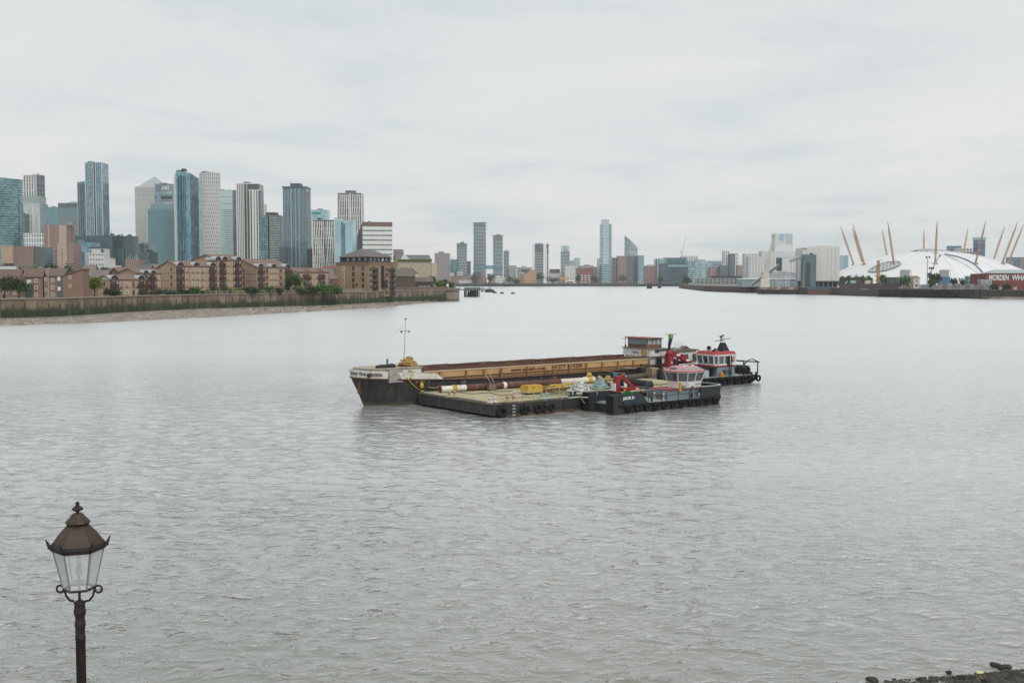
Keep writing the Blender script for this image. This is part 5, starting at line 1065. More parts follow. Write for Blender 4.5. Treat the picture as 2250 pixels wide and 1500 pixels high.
LG = mat('4a5a62', .5); MB().box(W*.025, W*.035, -.56, -.05, B.zv(548), B.zv(543.5)).build('logo_mark', LG, B.e); MB().box(W*.045, W*.12, -.56, -.05, B.zv(546), B.zv(545.3)).build('logo_line', LGREY, B.e); MB().box(W*.045, W*.1, -.56, -.05, B.zv(547.4), B.zv(546.7)).build('logo_line', LGREY, B.e)
MB().torus((W*.79, -.5, B.zv(611)), (0, 1, 0), .9, .12, 16, 5).build('ring_mark', LGREY, B.e)
B = bld('grey_lean_to', 'grey green clad hopper house standing against the white silo', None, 1768, 1794, 559, SY-14, 0, zb=6, depth=13)
body(B, mat('5f7478', .6, .08, .1)); MB().box(B.W*.12, B.W*.5, -.3, .1, 0, B.zv(577)).build('door_panel', mat('3b5059', .6), B.e); MB().box(B.W*.55, B.W*.7, 1, 4, B.H, B.H+1.4).build('roof_vent', DGREY, B.e)
# small silo on its truss
SILV = mat('c9d0d2', .5, .08, .2)
B = bld('small_silo', 'small white hopper on a white lattice tower in the yard', None, 1711, 1735, 567, SY-10, 0, vb=595, depth=9)
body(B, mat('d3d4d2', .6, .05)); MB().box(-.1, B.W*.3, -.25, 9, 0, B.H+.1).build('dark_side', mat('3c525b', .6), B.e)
t = B.e; W = B.W; zl = 6-B.zb
for x in (0, W*.33, W*.66, W):
    for y in (.5, 8): MB().box(x-.18, x+.18, y-.18, y+.18, zl, 0).build('leg', SILV, t)
for j in range(3):
    z0, z1 = zl*(j+1)/3, zl*j/3
    MB().box(-.2, W+.2, .2, .6, z1-.3, z1).build('beam', SILV, t)
    for a, b in ((0, .33), (.66, 1.0)):
        MB().tube((W*a, .4, z0), (W*b, .4, z1), .15, n=4).build('brace', SILV, t); MB().tube((W*b, .4, z0), (W*a, .4, z1), .15, n=4).build('brace', SILV, t)
def gallery(name, label, a, b, Y, h, m):
    p, r = at(*a, Y), at(*b, Y); t = thing(name, label, 'conveyor', (p.x, Y, p.z)); d = r-p
    MB().hexa([(0, -1.5, -h/2), (d.x, -1.5, d.z-h/2), (d.x, 1.5, d.z-h/2), (0, 1.5, -h/2)], [(0, -1.5, h/2), (d.x, -1.5, d.z+h/2), (d.x, 1.5, d.z+h/2), (0, 1.5, h/2)]).build('gallery', m, t)
    MB().hexa([(0, -1.6, h/2), (d.x, -1.6, d.z+h/2), (d.x, 1.6, d.z+h/2), (0, 1.6, h/2)], [(0, -1.6, h/2+.3), (d.x, -1.6, d.z+h/2+.3), (d.x, 1.6, d.z+h/2+.3), (0, 1.6, h/2+.3)]).build('roof', LGREY, t); return t
gallery('conveyor_gallery', 'lower dark conveyor gallery climbing to the small silo', (1652, 626), (1711, 583), SY-12, 2.6, mat('5d6b70', .6)); gallery('conveyor_gallery', 'upper grey conveyor gallery from the small silo to the hopper house', (1735, 574), (1786, 559), SY-8, 2.2, mat('8d9899', .6))
for u0, u1, vt, lab in ((1697, 1708, 588, 'white trestle under the lower conveyor'), (1765, 1770, 567, 'tall white trestle under the upper conveyor')):
    x0, x1 = xat(u0, SY-13), xat(u1, SY-13); t = thing('conveyor_trestle', lab, 'trestle', (x0, SY-13, 6)); h = zat(vt, SY-13)-6; w_ = x1-x0
    for s in (0, 1): MB().tube((w_*s, 0, 0), (w_*(.3+.4*s), 0, h), .3, n=4).build('leg', SILV, t)
    for j in range(5): z = h*j/5; k = .3*j/5; k2 = .3*(j+1)/5; MB().tube((w_*k, 0, z), (w_*(1-k2), 0, z+h/5), .14, n=4).build('brace', SILV, t)
t = thing('white_roof_shed', 'long low shed with white roof edge behind the scrap yard', 'shed', (xat(1630, 1080), 1080, 6)); w_ = xat(1765, 1080)-xat(1630, 1080)
MB().box(0, w_, 0, 20, 0, zat(614, 1080)-6).build('wall', mat('8fa0a5', .7, .1, .1), t); MB().box(-.5, w_+.5, -1, 21, zat(614, 1080)-6, zat(611, 1080)-6).build('roof_edge', WHT, t); MB().box(w_*.38, w_, 4, 20, zat(611, 1080)-6, zat(598, 1080)-6).build('upper_wall', mat('93a2a5', .7), t)
# yard crane
CR = mat('d8d2c3', .6, .1, .3)
t = thing('yard_crane', 'cream lattice luffing crane in the scrap yard', 'crane', (xat(1682, 1000), 1000, 6)); sc = 1000/FPX
def lattice(mbn, p, r_, w0, w1, n, m, parent, th=.12, nm='lattice_boom'):
    p, r_ = Vector(p), Vector(r_); d = (r_-p).normalized(); a = d.cross(Vector((0, 1, 0))); a = a.normalized() if a.length > .1 else Vector((1, 0, 0)); b = d.cross(a); mb = MB(); prev = None
    for i in range(n+1):
        f = i/n; c = p.lerp(r_, f); w_ = w0+(w1-w0)*f; ring = [c+a*w_+b*w_, c-a*w_+b*w_, c-a*w_-b*w_, c+a*w_-b*w_]
        if prev:
            for k in range(4): mb.tube(prev[k], ring[k], th*1.4, n=4, cap=False); mb.tube(prev[k], ring[(k+1) % 4], th, n=4, cap=False)
        for k in range(4): mb.tube(ring[k], ring[(k+1) % 4], th, n=4, cap=False)
        prev = ring
    return mb.build(nm, m, parent)
MB().box(-4.5, 3.5, -2, 2, 0, 8).build('machinery_house', CR, t); MB().box(-2, 3, -1.5, 1.5, 8, 14).build('cab', CR, t)
lattice(None, (0, 0, 8), (3.2, 0, zat(555, 1000)-6), 1.7, .9, 9, CR, t, .2); lattice(None, (3.2, 0, zat(556, 1000)-6), (7.5, 0, zat(521, 1000)-6), .9, .4, 8, CR, t, .14, 'jib'); MB().tube((-4, 0, 10), (3, 0, zat(556, 1000)-6), .12, n=4).build('stay', CR, t)
for s in (-1, 1): MB().tube((-5, s, 0), (-2.5, s, 12), .25, n=4).build('back_leg', WHT, t)
MB().box(7, 8, -.5, .5, zat(522, 1000)-6, zat(519, 1000)-6).build('jib_head', DGREY, t)
# scrap barge and quay details
t = thing('scrap_barge', 'long dark barge with scrap heaps lying at the wharf', 'barge', (xat(1656, 1010), 985, 0)); w_ = xat(1760, 985)-xat(1656, 1010)
MB().prism([(0, 0), (w_, -30), (w_, -22), (0, 8)], -1, 4.2, top=[(-1, -.4), (w_+.5, -30.5), (w_+.5, -22), (-1, 8)]).build('hull', wall_mat('3e4444', '333939', '2a302c', 1.0), t)
rng = random.Random(9)
for i in range(14):
    x = w_*(.05+.88*i/14); y = -30*x/w_+4; s = 1.3+1.2*rng.random(); mb = MB(); mb.lathe([(s*1.6, 0), (s*1.2, s*.5), (s*.5, s*.95), (.05, s*1.1)], (x, y, 4.2), 7, phase=rng.random()*6, sm=False); mb.build('scrap_heap', mat(['7c6a5f', '8d7a72', '9a9590', '6d5a50'][i % 4], .95, .4, 1), t)
t = thing('quay_stair', 'steel quay stair with white handrail right of the silo', 'stair', (xat(1838, 915), 915, 0)); a, b = at(1843, 641, 915)-Vector(t.location), at(1862, 619, 915)-Vector(t.location)
for i in range(12): p = a.lerp(b, i/11); MB().box(p.x-.6, p.x+.6, -1.4, 0, p.z-.1, p.z).build('tread', MGREY, t)
MB().tube((a.x, -1.4, a.z+1), (b.x, -1.4, b.z+1), .22, n=5).build('handrail', WHT, t); MB().box(a.x-1.4, a.x-.2, -1.5, -.5, 0, 8).build('white_post', OFFW, t)
t = thing('rusty_quay_panel', 'rust red quay wall panel with a blue strip below the silo', 'wall', (xat(1776, 940), 940, 0)); w_ = xat(1838, 912)-xat(1776, 940)
MB().prism([(0, 0), (w_, -26), (w_, -24), (0, 2)], -1, 4.6).build('rust_panel', mat('7a6059', .9, .3, .3), t); MB().prism([(0, -.2), (w_, -26.2), (w_, -24), (0, 2)], 4.62, 7).build('blue_strip', mat('5d7788', .8, .2, .3), t)
t = thing('purple_brick_wall', 'dark purple brick quay wall between stair and piled jetty', 'wall', (xat(1846, 900), 900, 0)); x0 = xat(1846, 900); pts = [(0, 0), (xat(1935, 830)-x0, -70), (xat(1976, 815)-x0, -85)]
for (a, b) in zip(pts[:-1], pts[1:]): 
    for i in range(4): p = (a[0]+(b[0]-a[0])*i/4, a[1]+(b[1]-a[1])*i/4); r_ = (a[0]+(b[0]-a[0])*(i+1)/4-.15, a[1]+(b[1]-a[1])*(i+1)/4); MB().prism([p, r_, (r_[0], r_[1]+2), (p[0], p[1]+2)], -1, 9.6+.5*(i % 2)).build('wall_panel', mat('62565a', .95, .2, .2), t)
# piled jetty
t = thing('piled_jetty', 'long decayed jetty on closely set dark timber piles', 'jetty', (xat(1930, 815), 815, 0)); x0 = xat(1930, 815); x1 = xat(2092, 752)-x0
MB().prism([(0, -2), (x1, -65), (x1, -55), (0, 8)], 5.3, 6.4).build('deck', mat('6a645c', .95, .25, .3), t); rng = random.Random(3)
TP = mat('3a3732', .95, .3, .4, col2='4d4a36')
for i in range(64): f = i/63; x = x1*f; y = -2-63*f; MB().tube((x+rng.uniform(-.2, .2), y+rng.uniform(0, 2), -2), (x, y+.5, 5.6+rng.random()*.7), .5, .42, 6).build('pile', TP, t)
for i in range(40): f = .35+.65*i/39; x = x1*f; y = 2-63*f; MB().box(x-.7, x+.7, y, y+.5, -2, 5.2).build('board', TP, t)
for u in (1889, 1893, 1897, 1913, 1921): P = gz(u, 649); MB().tube((P.x-t.location.x, P.y-t.location.y, -2), (P.x-t.location.x, P.y-t.location.y, 5.5), .5, n=6).build('pile', TP, t)
MB().box(xat(1882, 850)-x0, 0, 24, 27, 5.2, 5.9).build('walkway', mat('8c7d76', .95, .2, .3), t)
# graffiti wall, sheds, sign building
t = thing('graffiti_wall', 'grey concrete wall with faded graffiti patches left of the sign building', 'wall', (xat(2052, 760), 760, 6)); w_ = xat(2172, 728)-xat(2052, 760)
cols = ['8f8b88', '9a9698', '86807c', '9c9aa3', '8d8a86']
for i in range(12): a, b = w_*i/12, w_*(i+1)/12-.1; MB().prism([(a, -32*i/12), (b, -32*(i+1)/12), (b, -32*(i+1)/12+1), (a, -32*i/12+1)], 0, 3.2+.4*(i % 3)).build('wall_panel', mat(cols[i % 5], .9, .2, .3, col2=['a7a3b2', '6f6a66', '8d9a98'][i % 3]), t)
B = bld('sign_building', 'red brick wharf building with big white painted letters', None, 2167, 2290, 601, 740, -4, zb=6, depth=30)
RB_ = mat('7d4a45', .92, .18, .3); body(B, RB_); H = B.H
MB().box(-.15, B.W, -.2, 2, H-.5, H+.25).build('coping', mat('6b4440', .9), B.e)
for i, s in enumerate((.12, .24, .37, .5)): MB().box(B.W*s, B.W*s+2.4, -.15, .2, 0, 1.6+.3*(i % 2)).build('infill_panel', mat('b3a49b', .9), B.e)
LET = mat('dfe9e3', .7, .05)
x1 = (xat(2174, 740)-xat(2167, 740)); x2 = (xat(2223, 740)-xat(2167, 740)); zl = B.zv(615.5); hl = (B.zv(604)-zl)
for s, x in (('MORDEN', x1), ('WHARF', x2)):
    o = text('sign_letters', s, LET, B.e, (x, -.12, zl), (R(90), 0, 0), hl/.69, .05, bold=.12); wid = max(v.co.x for v in o.data.vertices)
    o.scale = ((xat(2216, 740)-xat(2174, 740))/wid if s == 'MORDEN' else (xat(2266, 740)-xat(2223, 740))/wid, 1, 1)
mb = MB(); W = B.W; mb.raw([(W*.14, 4, H), (W, 4, H), (W, 28, H), (W*.14, 28, H), (W*.3, 16, B.zv(592)), (W, 16, B.zv(592))], [(0, 1, 5, 4), (1, 2, 5), (2, 3, 4, 5), (3, 0, 4)]); mb.build('roof', mat('9fabab', .6, .1, .2), B.e)
q('grey_yard_hut', 'low pale grey hut left of the sign building', 2157, 2180, 617, 735, 'a4adb2', '7d868b', 3, 2.5, .6, .6, depth=5, zb=6)
q('blue_yard_cabins', 'stack of blue yard cabins before the dome skirt', 2128, 2148, 609, 800, '6d9aa5', '5b8791', 3, 2.6, .5, .5, depth=5, zb=6)
q('white_gabled_hut', 'white hut with brown roof right of the jetty tree', 2008, 2021, 615, 800, 'd5d3cf', 'bfbdb9', 4, 3, .6, .6, depth=6, zb=6)
B = gabled('brown_roof_shed', 'brown roofed shed between tree and white hut', 1999, 2022, 612.5, 815, mat('a39a90', .9), mat('87756a', .9, .2, .2), 2.0, 1, 2, zb=6)
q('dark_long_hall', 'long dark teal hall roof behind the purple brick wall', 1846, 1918, 612, 1150, '34474a', '2f4144', 6, 4, .3, .3, depth=20, zb=6)
q('dark_yard_hall', 'low dark hall with sloping roof below the dome', 1950, 1982, 611, 1000, '4c565a', '3d474b', 5, 3, .4, .3, depth=14, zb=6)
for i, (u0, u1, v, c, lab) in enumerate(((1870, 1882, 616, '9fc0c2', 'turquoise yard container behind the purple wall'), (1880, 1893, 614, '5d4a4e', 'maroon yard container with white edge'), (1902, 1914, 616, 'd0c0ae', 'ribbed cream yard container'), (2000, 2020, 626, '9a8f78', 'pale rubble skip beside the jetty tree'), (2040, 2058, 628, 'a5b0aa', 'low pale tank behind the jetty'), (2100, 2112, 623, 'b5a795', 'cream yard skip behind the graffiti wall'))):
    Y_ = 905 if i < 3 else 800; t = thing('yard_container', lab, 'container', (xat(u0, Y_), Y_, 6 if i > 2 else 9), group='yard containers'); w_ = xat(u1, Y_)-xat(u0, Y_); h = max(1.6, zat(v, Y_)-t.location.z); MB().box(0, w_, 0, 2.5, 0, h).build('body', mat(c, .7, .12, .3), t)
    for k in range(1, 8): MB().box(w_*k/8-.1, w_*k/8+.1, -.12, 0, .1, h-.1).build('rib', mat(c, .7, .12, .3), t)
t = thing('mobile_crane', 'grey telescopic mobile crane boom leaning before the dome', 'crane', (xat(2036, 900), 900, 6)); a, b = at(2038, 610, 900)-Vector(t.location), at(2060, 570, 900)-Vector(t.location); c = at(2065, 562, 900)-Vector(t.location)
MB().tube(a, a.lerp(b, .55), .75, n=6).build('boom', OFFW, t); MB().tube(a.lerp(b, .5), b, .55, n=6).build('boom_extension', LGREY, t); MB().tube(b, c, .3, n=6).build('fly_jib', DGREY, t); MB().sphere(c, .8, 8, 5).build('jib_head', DGREY, t); MB().box(-3, 3, -1.5, 1.5, 0, 3).build('carrier', MGREY, t)
def lightmast(label, u, vt, Y, m, heads): 
    t = thing('light_mast', label, 'lamp', (xat(u, Y), Y, 6), group='yard light masts'); h = zat(vt, Y)-6; MB().tube((0, 0, 0), (0, 0, h), .3, .2, 6).build('post', m, t)
    for s in heads: MB().box(s-.5, s+.5, -.5, .5, h-1.2, h+.4).build('lamp_head', DGREY, t)
lightmast('tall bluish light mast before the dome', 2037.5, 564, 900, mat('6d6f95', .6), (-1.2, 1.4)); lightmast('shorter dark floodlight mast with round heads', 2046, 588, 880, mat('55555e', .6), (-1.5, 0, 1.5)); lightmast('thin pole in front of the upper conveyor', 1750.5, 575, 960, mat('4f5a60', .6), ())
t = thing('orange_lattice_mast', 'orange lattice mast standing before the dome opening', 'mast', (xat(1929, 860), 860, 6)); lattice(None, (0, 0, 0), (0, 0, zat(573, 860)-6), .9, .7, 12, mat('c08a5a', .7, .1), t, .16, 'mast'); MB().tube((-1, 0, zat(573, 860)-6), (3, 0, zat(571, 860)-6), .25, n=5).build('arm', mat('c08a5a', .7, .1), t)
for u, vt, vb, y, w_, k, lab in ((1936, 601, 622, 1000, 24, 'bright', 'round green tree behind the orange lattice mast'), (1985, 609, 636, 800, 32, 'bright', 'bushy green tree overhanging the jetty'), (2055, 597, 628, 790, 28, 'dark', 'tall dark green tree left of the blue poster tower'), (2047, 615, 634, 780, 14, 'mid', 'small tree at the jetty end'), (2096, 613, 626, 830, 14, 'dark', 'dark tree right of the blue poster tower'), (1851, 605, 618, 1130, 12, 'mid', 'leftmost small tree in the row under the dome'), (1866, 604, 618, 1130, 13, 'mid', 'second small tree in the row under the dome'), (1880, 606, 618, 1130, 12, 'mid', 'third small tree in the row under the dome'), (1894, 606, 618, 1130, 13, 'grey', 'fourth small tree in the row under the dome'), (1910, 605, 618, 1130, 13, 'mid', 'rightmost small tree in the row under the dome'), (2185, 627, 634, 728, 9, 'dark', 'dark bush on the wall left below the big letters'), (2212, 627, 634, 722, 9, 'dark', 'dark bush on the wall right below the big letters'), (2120, 613, 626, 830, 26, 'dark', 'low dark mound of bushes before the dome skirt')):
    tree('wharf_tree', lab, u, vt, vb, y, w_, k, 6, 500, 'tree' if vb-vt > 8 else 'bush', 5, 'trees on the eastern wharf', leaf=1.1)
# eastern foreshore
SA = [(xat(u, y), y-.4) for u, y in ((2085, 766), (2172, 722), (2300, 690))]; SB = [(p.x, p.y) for p in (gz(2060, 653.5, -.2), gz(2150, 656.5, -.2), gz(2300, 661, -.2))]
so = strip_mesh('foreshore_east', SA, SB, 50, 8, 1.5, -.35, .05, beach_mat()); so['label'] = 'pale sand strip below the eastern sheet piles'
# ------------------------------------------------------------------ the dome
DY, DU = 1800, 2041; DX = xat(DU, DY); z0 = 5.0; RB2, HH = 184.0, 57.0; RS = (RB2**2+HH**2)/(2*HH)
t = thing('white_dome', 'huge white fabric dome with a ring of leaning yellow masts', 'dome', (DX, DY, z0)); DOME = mat('dcdede', .55, .03, .02)
def dz(r): return math.sqrt(max(0, RS*RS-r*r))-(RS-HH)
NR, NA = 18, 72; mb = MB(); vs = []; fs = []
for i in range(NR+1):
    r = RB2*i/NR
    for k in range(NA):
        q_ = 2*math.pi*k/NA; sc_ = 1-.006*math.cos(k*math.pi) if i < NR else 1; vs.append((r*math.cos(q_), r*math.sin(q_), dz(r)*(1 if k % 3 else .985)))
for i in range(NR):
    for k in range(NA): fs.append((i*NA+k, i*NA+(k+1) % NA, (i+1)*NA+(k+1) % NA, (i+1)*NA+k)[::-1])
mb.raw(vs, fs, 0, True); mb.build('fabric_roof', DOME, t)
mb = MB()
for k in range(24):
    q_ = 2*math.pi*(k+.5)/24; mb.path([(r*math.cos(q_), r*math.sin(q_), dz(r)+.35) for r in np.linspace(8, RB2, 12)],   .16, 4)
mb.build('radial_cables', mat('cfd1d1', .6), t, kind='stuff')
MB().lathe([(30, dz(30)), (30, dz(30)+1.2), (12, dz(12)+3.5), (2, dz(2)+4)], n=24).build('central_ring', mat('aab1b3', .6), t)
MB().prism([(RB2*math.cos(2*math.pi*k/48)*1.0, RB2*math.sin(2*math.pi*k/48)*1.0) for k in range(48)], -1, 1.5).build('base_skirt', LGREY, t)
def on_dome(u, v):
    d = Vector(ray(u, v)); o = Vector((0, 0, CAMH)); c = Vector((DX, DY, z0+HH-RS)); oc = o-c; a = d.dot(d); b = 2*oc.dot(d); c_ = oc.dot(oc)-RS*RS; D_ = b*b-4*a*c_
    s = (-b-math.sqrt(max(0, D_)))/(2*a); return o+d*s - Vector((DX, DY, z0))
# walkway line and seam
mb = MB(); pth = [on_dome(u, v) for u, v in ((2075, 559), (2105, 565), (2125, 572), (2142, 582), (2155, 595), (2164, 606))]; mb.path([p+Vector((0, -.8, .6)) for p in pth], 1.0, 5); mb.build('roof_walkway', mat('5f6890', .6), t)
mb = MB(); mb.path([on_dome(u, v)+Vector((0, -.5, .3)) for u, v in ((2020, 552), (2060, 557), (2095, 568), (2125, 584), (2150, 602))], .6, 5); mb.build('roof_seam', LGREY, t)
mb = MB(); mb.path([on_dome(u, v)+Vector((0, -.3, .6)) for u, v in ((2010, 553), (2022, 550.8), (2032, 550.3), (2048, 549.9))], 1.1, 5); mb.build('roof_rail', DGREY, t)
# ventilation opening: a glazed drum cut through the roof
el = [on_dome(u, v) for u, v in ((1907, 597), (1912, 592), (1922, 586), (1935, 580), (1950, 576.5), (1965, 575.5), (1974, 576), (1979, 579), (1976, 584), (1962, 590), (1945, 595), (1928, 598.5), (1913, 599))]
MB().quadface([p+Vector((0, -1.2, .8)) for p in el]).build('opening_glazing', mat('aeb7ba', .3, .1, .05), t)
mb = MB(); mb.path([p+Vector((0, -1.5, 1.0)) for p in el+[el[0]]], .55, 5); mb.build('opening_rim', mat('747c80', .6), t)
for i in range(1, 9): u = 1907+72*i/9; MB().tube(on_dome(u, 598.5-20*max(0, (i-2.5)/9)*1.1)+Vector((0, -1.6, 1)), on_dome(u+2, 591-16*min(1, i/5))+Vector((0, -1.6, 1)), .4, n=5).build('opening_mullion', mat('6c7579', .6), t)
MAST = mat('b98f6c', .6, .1, .1); MTOP = mat('6e665c', .6)
for k in range(12):
    th = R(-17 + 30*k); cx, cy = math.sin(th), -math.cos(th); rb, rt = 120., 141.; pb = Vector((rb*cx, rb*cy, dz(rb)+1)); pt = Vector((rt*cx, rt*cy, 95.5))
    mo = MB(); mid = pb.lerp(pt, .5); d = (pt-pb).normalized(); a = d.cross(Vector((0, 1, 0))).normalized(); b = d.cross(a); prev = None; n_ = 14
    for i in range(n_+1):
        f = i/n_; w_ = 1.45*(.55+.45*math.sin(math.pi*min(1, f*.9+.12))) if f < .8 else .2+.75*(1-f)/.2; c = pb.lerp(pt, f); ring = [c+a*w_, c+b*w_, c-a*w_, c-b*w_]
        if prev:
            for j in range(4): mo.tube(prev[j], ring[j], .3, n=4, cap=False); mo.tube(prev[j], ring[(j+1) % 4], .17, n=4, cap=False)
        for j in range(4): mo.tube(ring[j], ring[(j+1) % 4], .17, n=4, cap=False)
        prev = ring
    m_ = mo.build('mast', MAST, t); MB().tube(pt, pt+d*4, .6, .2, 5).build('mast_tip', MTOP, m_); MB().box(pb.x-3, pb.x+3, pb.y-3, pb.y+3, pb.z-4, pb.z).build('mast_foot', mat('9a8d7c', .8), m_)
    cb = MB()
    for q_ in range(5): a2 = th+R(-40+20*q_); r2 = (40, 70, 165, 70, 40)[q_]; cb.tube(pt, (r2*math.sin(a2), -r2*math.cos(a2), dz(r2)+.5), .05, n=4, cap=False)
    cb.build('stay_cables', mat('b9bcbb', .6), m_, kind='stuff')
    MB().tube(pb, pb+d*7, 1.45, n=8).build('mast_base_drum', mat('a48b6c', .7), m_)
for u0, u1, v0, v1, m1, lab in ((1981, 2003, 592, 608, mat('4f6470', .5), 'dark glazed cylinder tower standing before the dome, left one'), (2067, 2089, 592, 608, mat('4b6690', .5), 'cylinder tower with blue poster standing before the dome, right one')):
    Y_ = 1590; B = bld('plant_tower', lab, None, u0, u1, v0, Y_, 0, depth=10, cat='tower', group='plant towers round the dome'); MB().box(0, B.W, 0, 10, 0, B.H*.55).build('lower_wall', m1, B.e)
    for i in range(7): MB().box(B.W*i/6-.3, B.W*i/6+.3, 0, .6, B.H*.55, B.H).build('louvre_post', LGREY, B.e)
    MB().box(0, B.W, -.2, .4, B.H-.6, B.H).build('top_rail', LGREY, B.e); MB().box(B.W*.1, B.W*.9, 1, 9, B.H*.55, B.H*.95).build('cooling_unit', LGREY, B.e)
    if u0 > 2000: MB().box(B.W*.72, B.W+.1, -.35, 0, B.H*.1, B.H*.53).build('poster', mat('3c86c9', .5), B.e); MB().box(-.1, B.W, -.3, 0, 0, B.H*.12).build('plinth', MGREY, B.e)
# blocks behind the dome
q('teal_glass_block', 'bright teal glass block behind the dome crown', 2087, 2112, 541, 2300, '4f8f9a', G_TEAL, 5, 5, .1, .15)
q('white_grid_flats', 'white gridded flats with dark square windows behind the dome', 2102, 2136, 546, 2280, 'cfd1d2', '3d464c', 6, 6, .35, .35)
q('purple_flats', 'purple brown flats behind the dome right of the white grid', 2117, 2148, 555, 2270, '8a8290', '5a5d72', 4, 3.6)
B = q('blue_banded_tower', 'dark blue banded tower with pale cap behind the dome', 2146, 2164, 527, 2300, '4b5f88', glass('3a4a72', '8fb0c4', .3), 18, 4.5, .1, .5, style='bands'); MB().box(-1.2, B.W+1.2, -1.5, 20, B.H, B.H+6).build('crown', G_SKY, B.e)
q('glass_corner_block', 'blue grey glass block at the right picture edge beyond the dome', 2221, 2241, 566, 2000, '6b8794', G_SLATE, 5, 5, .2, .2)
q('pink_corner_block', 'pinkish banded block cut by the right picture edge', 2240, 2262, 566, 2020, 'a58f99', '7d8794', 5, 4, .3, .5); q('low_blue_block', 'low blue grey block left of the glass corner block', 2209, 2226, 576, 1990, '8ca0aa', G_SLATE, 4, 4, .3, .4)
# ------------------------------------------------------------------ the moored craft in mid river
FA = Vector((-1.6, 93.8, 0)); FR = R(37); FE = Vector((math.cos(FR), math.sin(FR), 0)); FM = Vector((-math.sin(FR), math.cos(FR), 0))
def wp(x, y, z=0.): return FA + FE*x + FM*y + Vector((0, 0, z))
def lc(u, v, z):
    p = gz(u, v, z) - FA; return (p.dot(FE), p.dot(FM), z)
def sx_(u, y, v=820):
    d = ray(u, v); k = d[0]/d[1]; a = FA + FM*y; x = (k*a.y - a.x)/(FE.x - k*FE.y); return x
def zy(v, x, y): return zat(v, wp(x, y).y)
def craft(name, label, cat, x, y, z=0., group=None, rz=0.): return thing(name, label, cat, wp(x, y, z), FR + rz, group)
HBLK = None
def hull_mat():
    m, t, b = mk('weathered_black_hull'); ln = t.links.new; g = nd(t, 'ShaderNodeNewGeometry'); sx = nd(t, 'ShaderNodeSeparateXYZ'); ln(g.outputs['Position'], sx.inputs[0])
    mp = nd(t, 'ShaderNodeMapping'); mp.inputs['Scale'].default_value = (1.6, 1.6, .22); ln(g.outputs['Position'], mp.inputs[0])
    n = nd(t, 'ShaderNodeTexNoise'); n.inputs['Scale'].default_value = 1.3; n.inputs['Detail'].default_value = 8; n.inputs['Roughness'].default_value = .7; ln(mp.outputs[0], n.inputs['Vector'])
    rp = nd(t, 'ShaderNodeValToRGB'); ln(n.outputs['Fac'], rp.inputs['Fac']); cr = rp.color_ramp
    cr.elements[0].position = .3; cr.elements[0].color = (*hx('222425'), 1); cr.elements[1].position = .74; cr.elements[1].color = (*hx('6a5748'), 1)
    for ps, c in ((.48, '2f3031'), (.6, '3d3a38')): e = cr.elements.new(ps); e.color = (*hx(c), 1)
    ma = nd(t, 'ShaderNodeMath', operation='MULTIPLY_ADD'); ln(n.outputs['Fac'], ma.inputs[0]); ma.inputs[1].default_value = .7; ln(sx.outputs['Z'], ma.inputs[2])
    mr = nd(t, 'ShaderNodeMapRange'); ln(ma.outputs[0], mr.inputs['Value']); mr.inputs['From Min'].default_value = .45; mr.inputs['From Max'].default_value = .72
    mx_ = nd(t, 'ShaderNodeMix', data_type='RGBA'); ln(mr.outputs[0], mx_.inputs['Factor']); mx_.inputs['A'].default_value = (*hx('54503f'), 1); ln(rp.outputs[0], mx_.inputs['B'])
    ln(mx_.outputs['Result'], b.inputs['Base Color']); b.inputs['Roughness'].default_value = .7
    bp = nd(t, 'ShaderNodeBump'); bp.inputs['Strength'].default_value = .3; bp.inputs['Distance'].default_value = .05; ln(n.outputs['Fac'], bp.inputs['Height']); ln(bp.outputs[0], b.inputs['Normal']); return m
HBLK = hull_mat()
HBLK2 = mat('2a2d30', .65, .3, 1.1, col2='4d4842', bump=.15, stretch=(1.2, 1.2, .35), lo0=.27); RUST = mat('5a4138', .9, .35, 1.2, col2='7a5a48', bump=.3)
WHTP = mat('d6d5d0', .6, .1, 1.5, col2='b9ae9f', key='wp'); WHTC = mat('d8d8d4', .6, .08, 1.4, col2='a39a8c', stretch=(1.5, 1.5, .4), lo0=.27); OCHRE = mat('b5946a', .8, .22, .9, col2='85644a', bump=.15, key='oc', stretch=(1, 1, .35), lo0=.33); MAROON = mat('40302f', .8, .3, .8, bump=.2)
REDP = mat('93474a', .55, .15, .8); REDC = mat('852a2e', .5, .25, 1.6, col2='5a2a28', lo0=.3); PINKR = mat('ba7f81', .65, .18, 1.2, col2='c4a0a0'); TYRE = mat('1d1e1f', .9, .2, 2); STEEL = mat('6d7377', .55, .2, 1, metal=.3); ROPEY = mat('b89f62', .9, .25, 5); ROPEW = mat('c9ccc9', .9, .2, 6); ROPEG = mat('8fa5a3', .9, .25, 5)
DECKM = mat('a29a7e', .95, .35, .5, col2='7f8868', bump=.3, key='dk'); GREYD = mat('8d9496', .8, .2, .7, bump=.1); BLUEG = mat('76868c', .65, .15, 1.2, col2='5d5a54', stretch=(1.5, 1.5, .3), lo0=.26); YELP = mat('b99740', .7, .25, 2.0, col2='7d6a44', lo0=.33); WINM = pane_mat('2f383c'); WGLS = glass('2b3438', '66747a', .1, .05)
def tyre(parent, p, ax, r=.45, name='tyre'):
    mb = MB(); mb.torus(p, ax, r*.7, r*.3, 16, 8); return mb.build(name, TYRE, parent)
def bollard(name, label, x, y, z, m, s=1.0, group='deck bollards'):
    t = craft(name, label, 'bollard', x, y, z, group)
    MB().box(-.55*s, .55*s, -.2*s, .2*s, 0, .1*s).build('base_plate', m, t)
    for q_ in (-.3, .3): MB().lathe([(.12*s, .1*s), (.12*s, .42*s), (.17*s, .45*s), (.17*s, .52*s), (.02, .55*s)], (q_*s, 0, 0), 10).build('post', m, t)
    return t
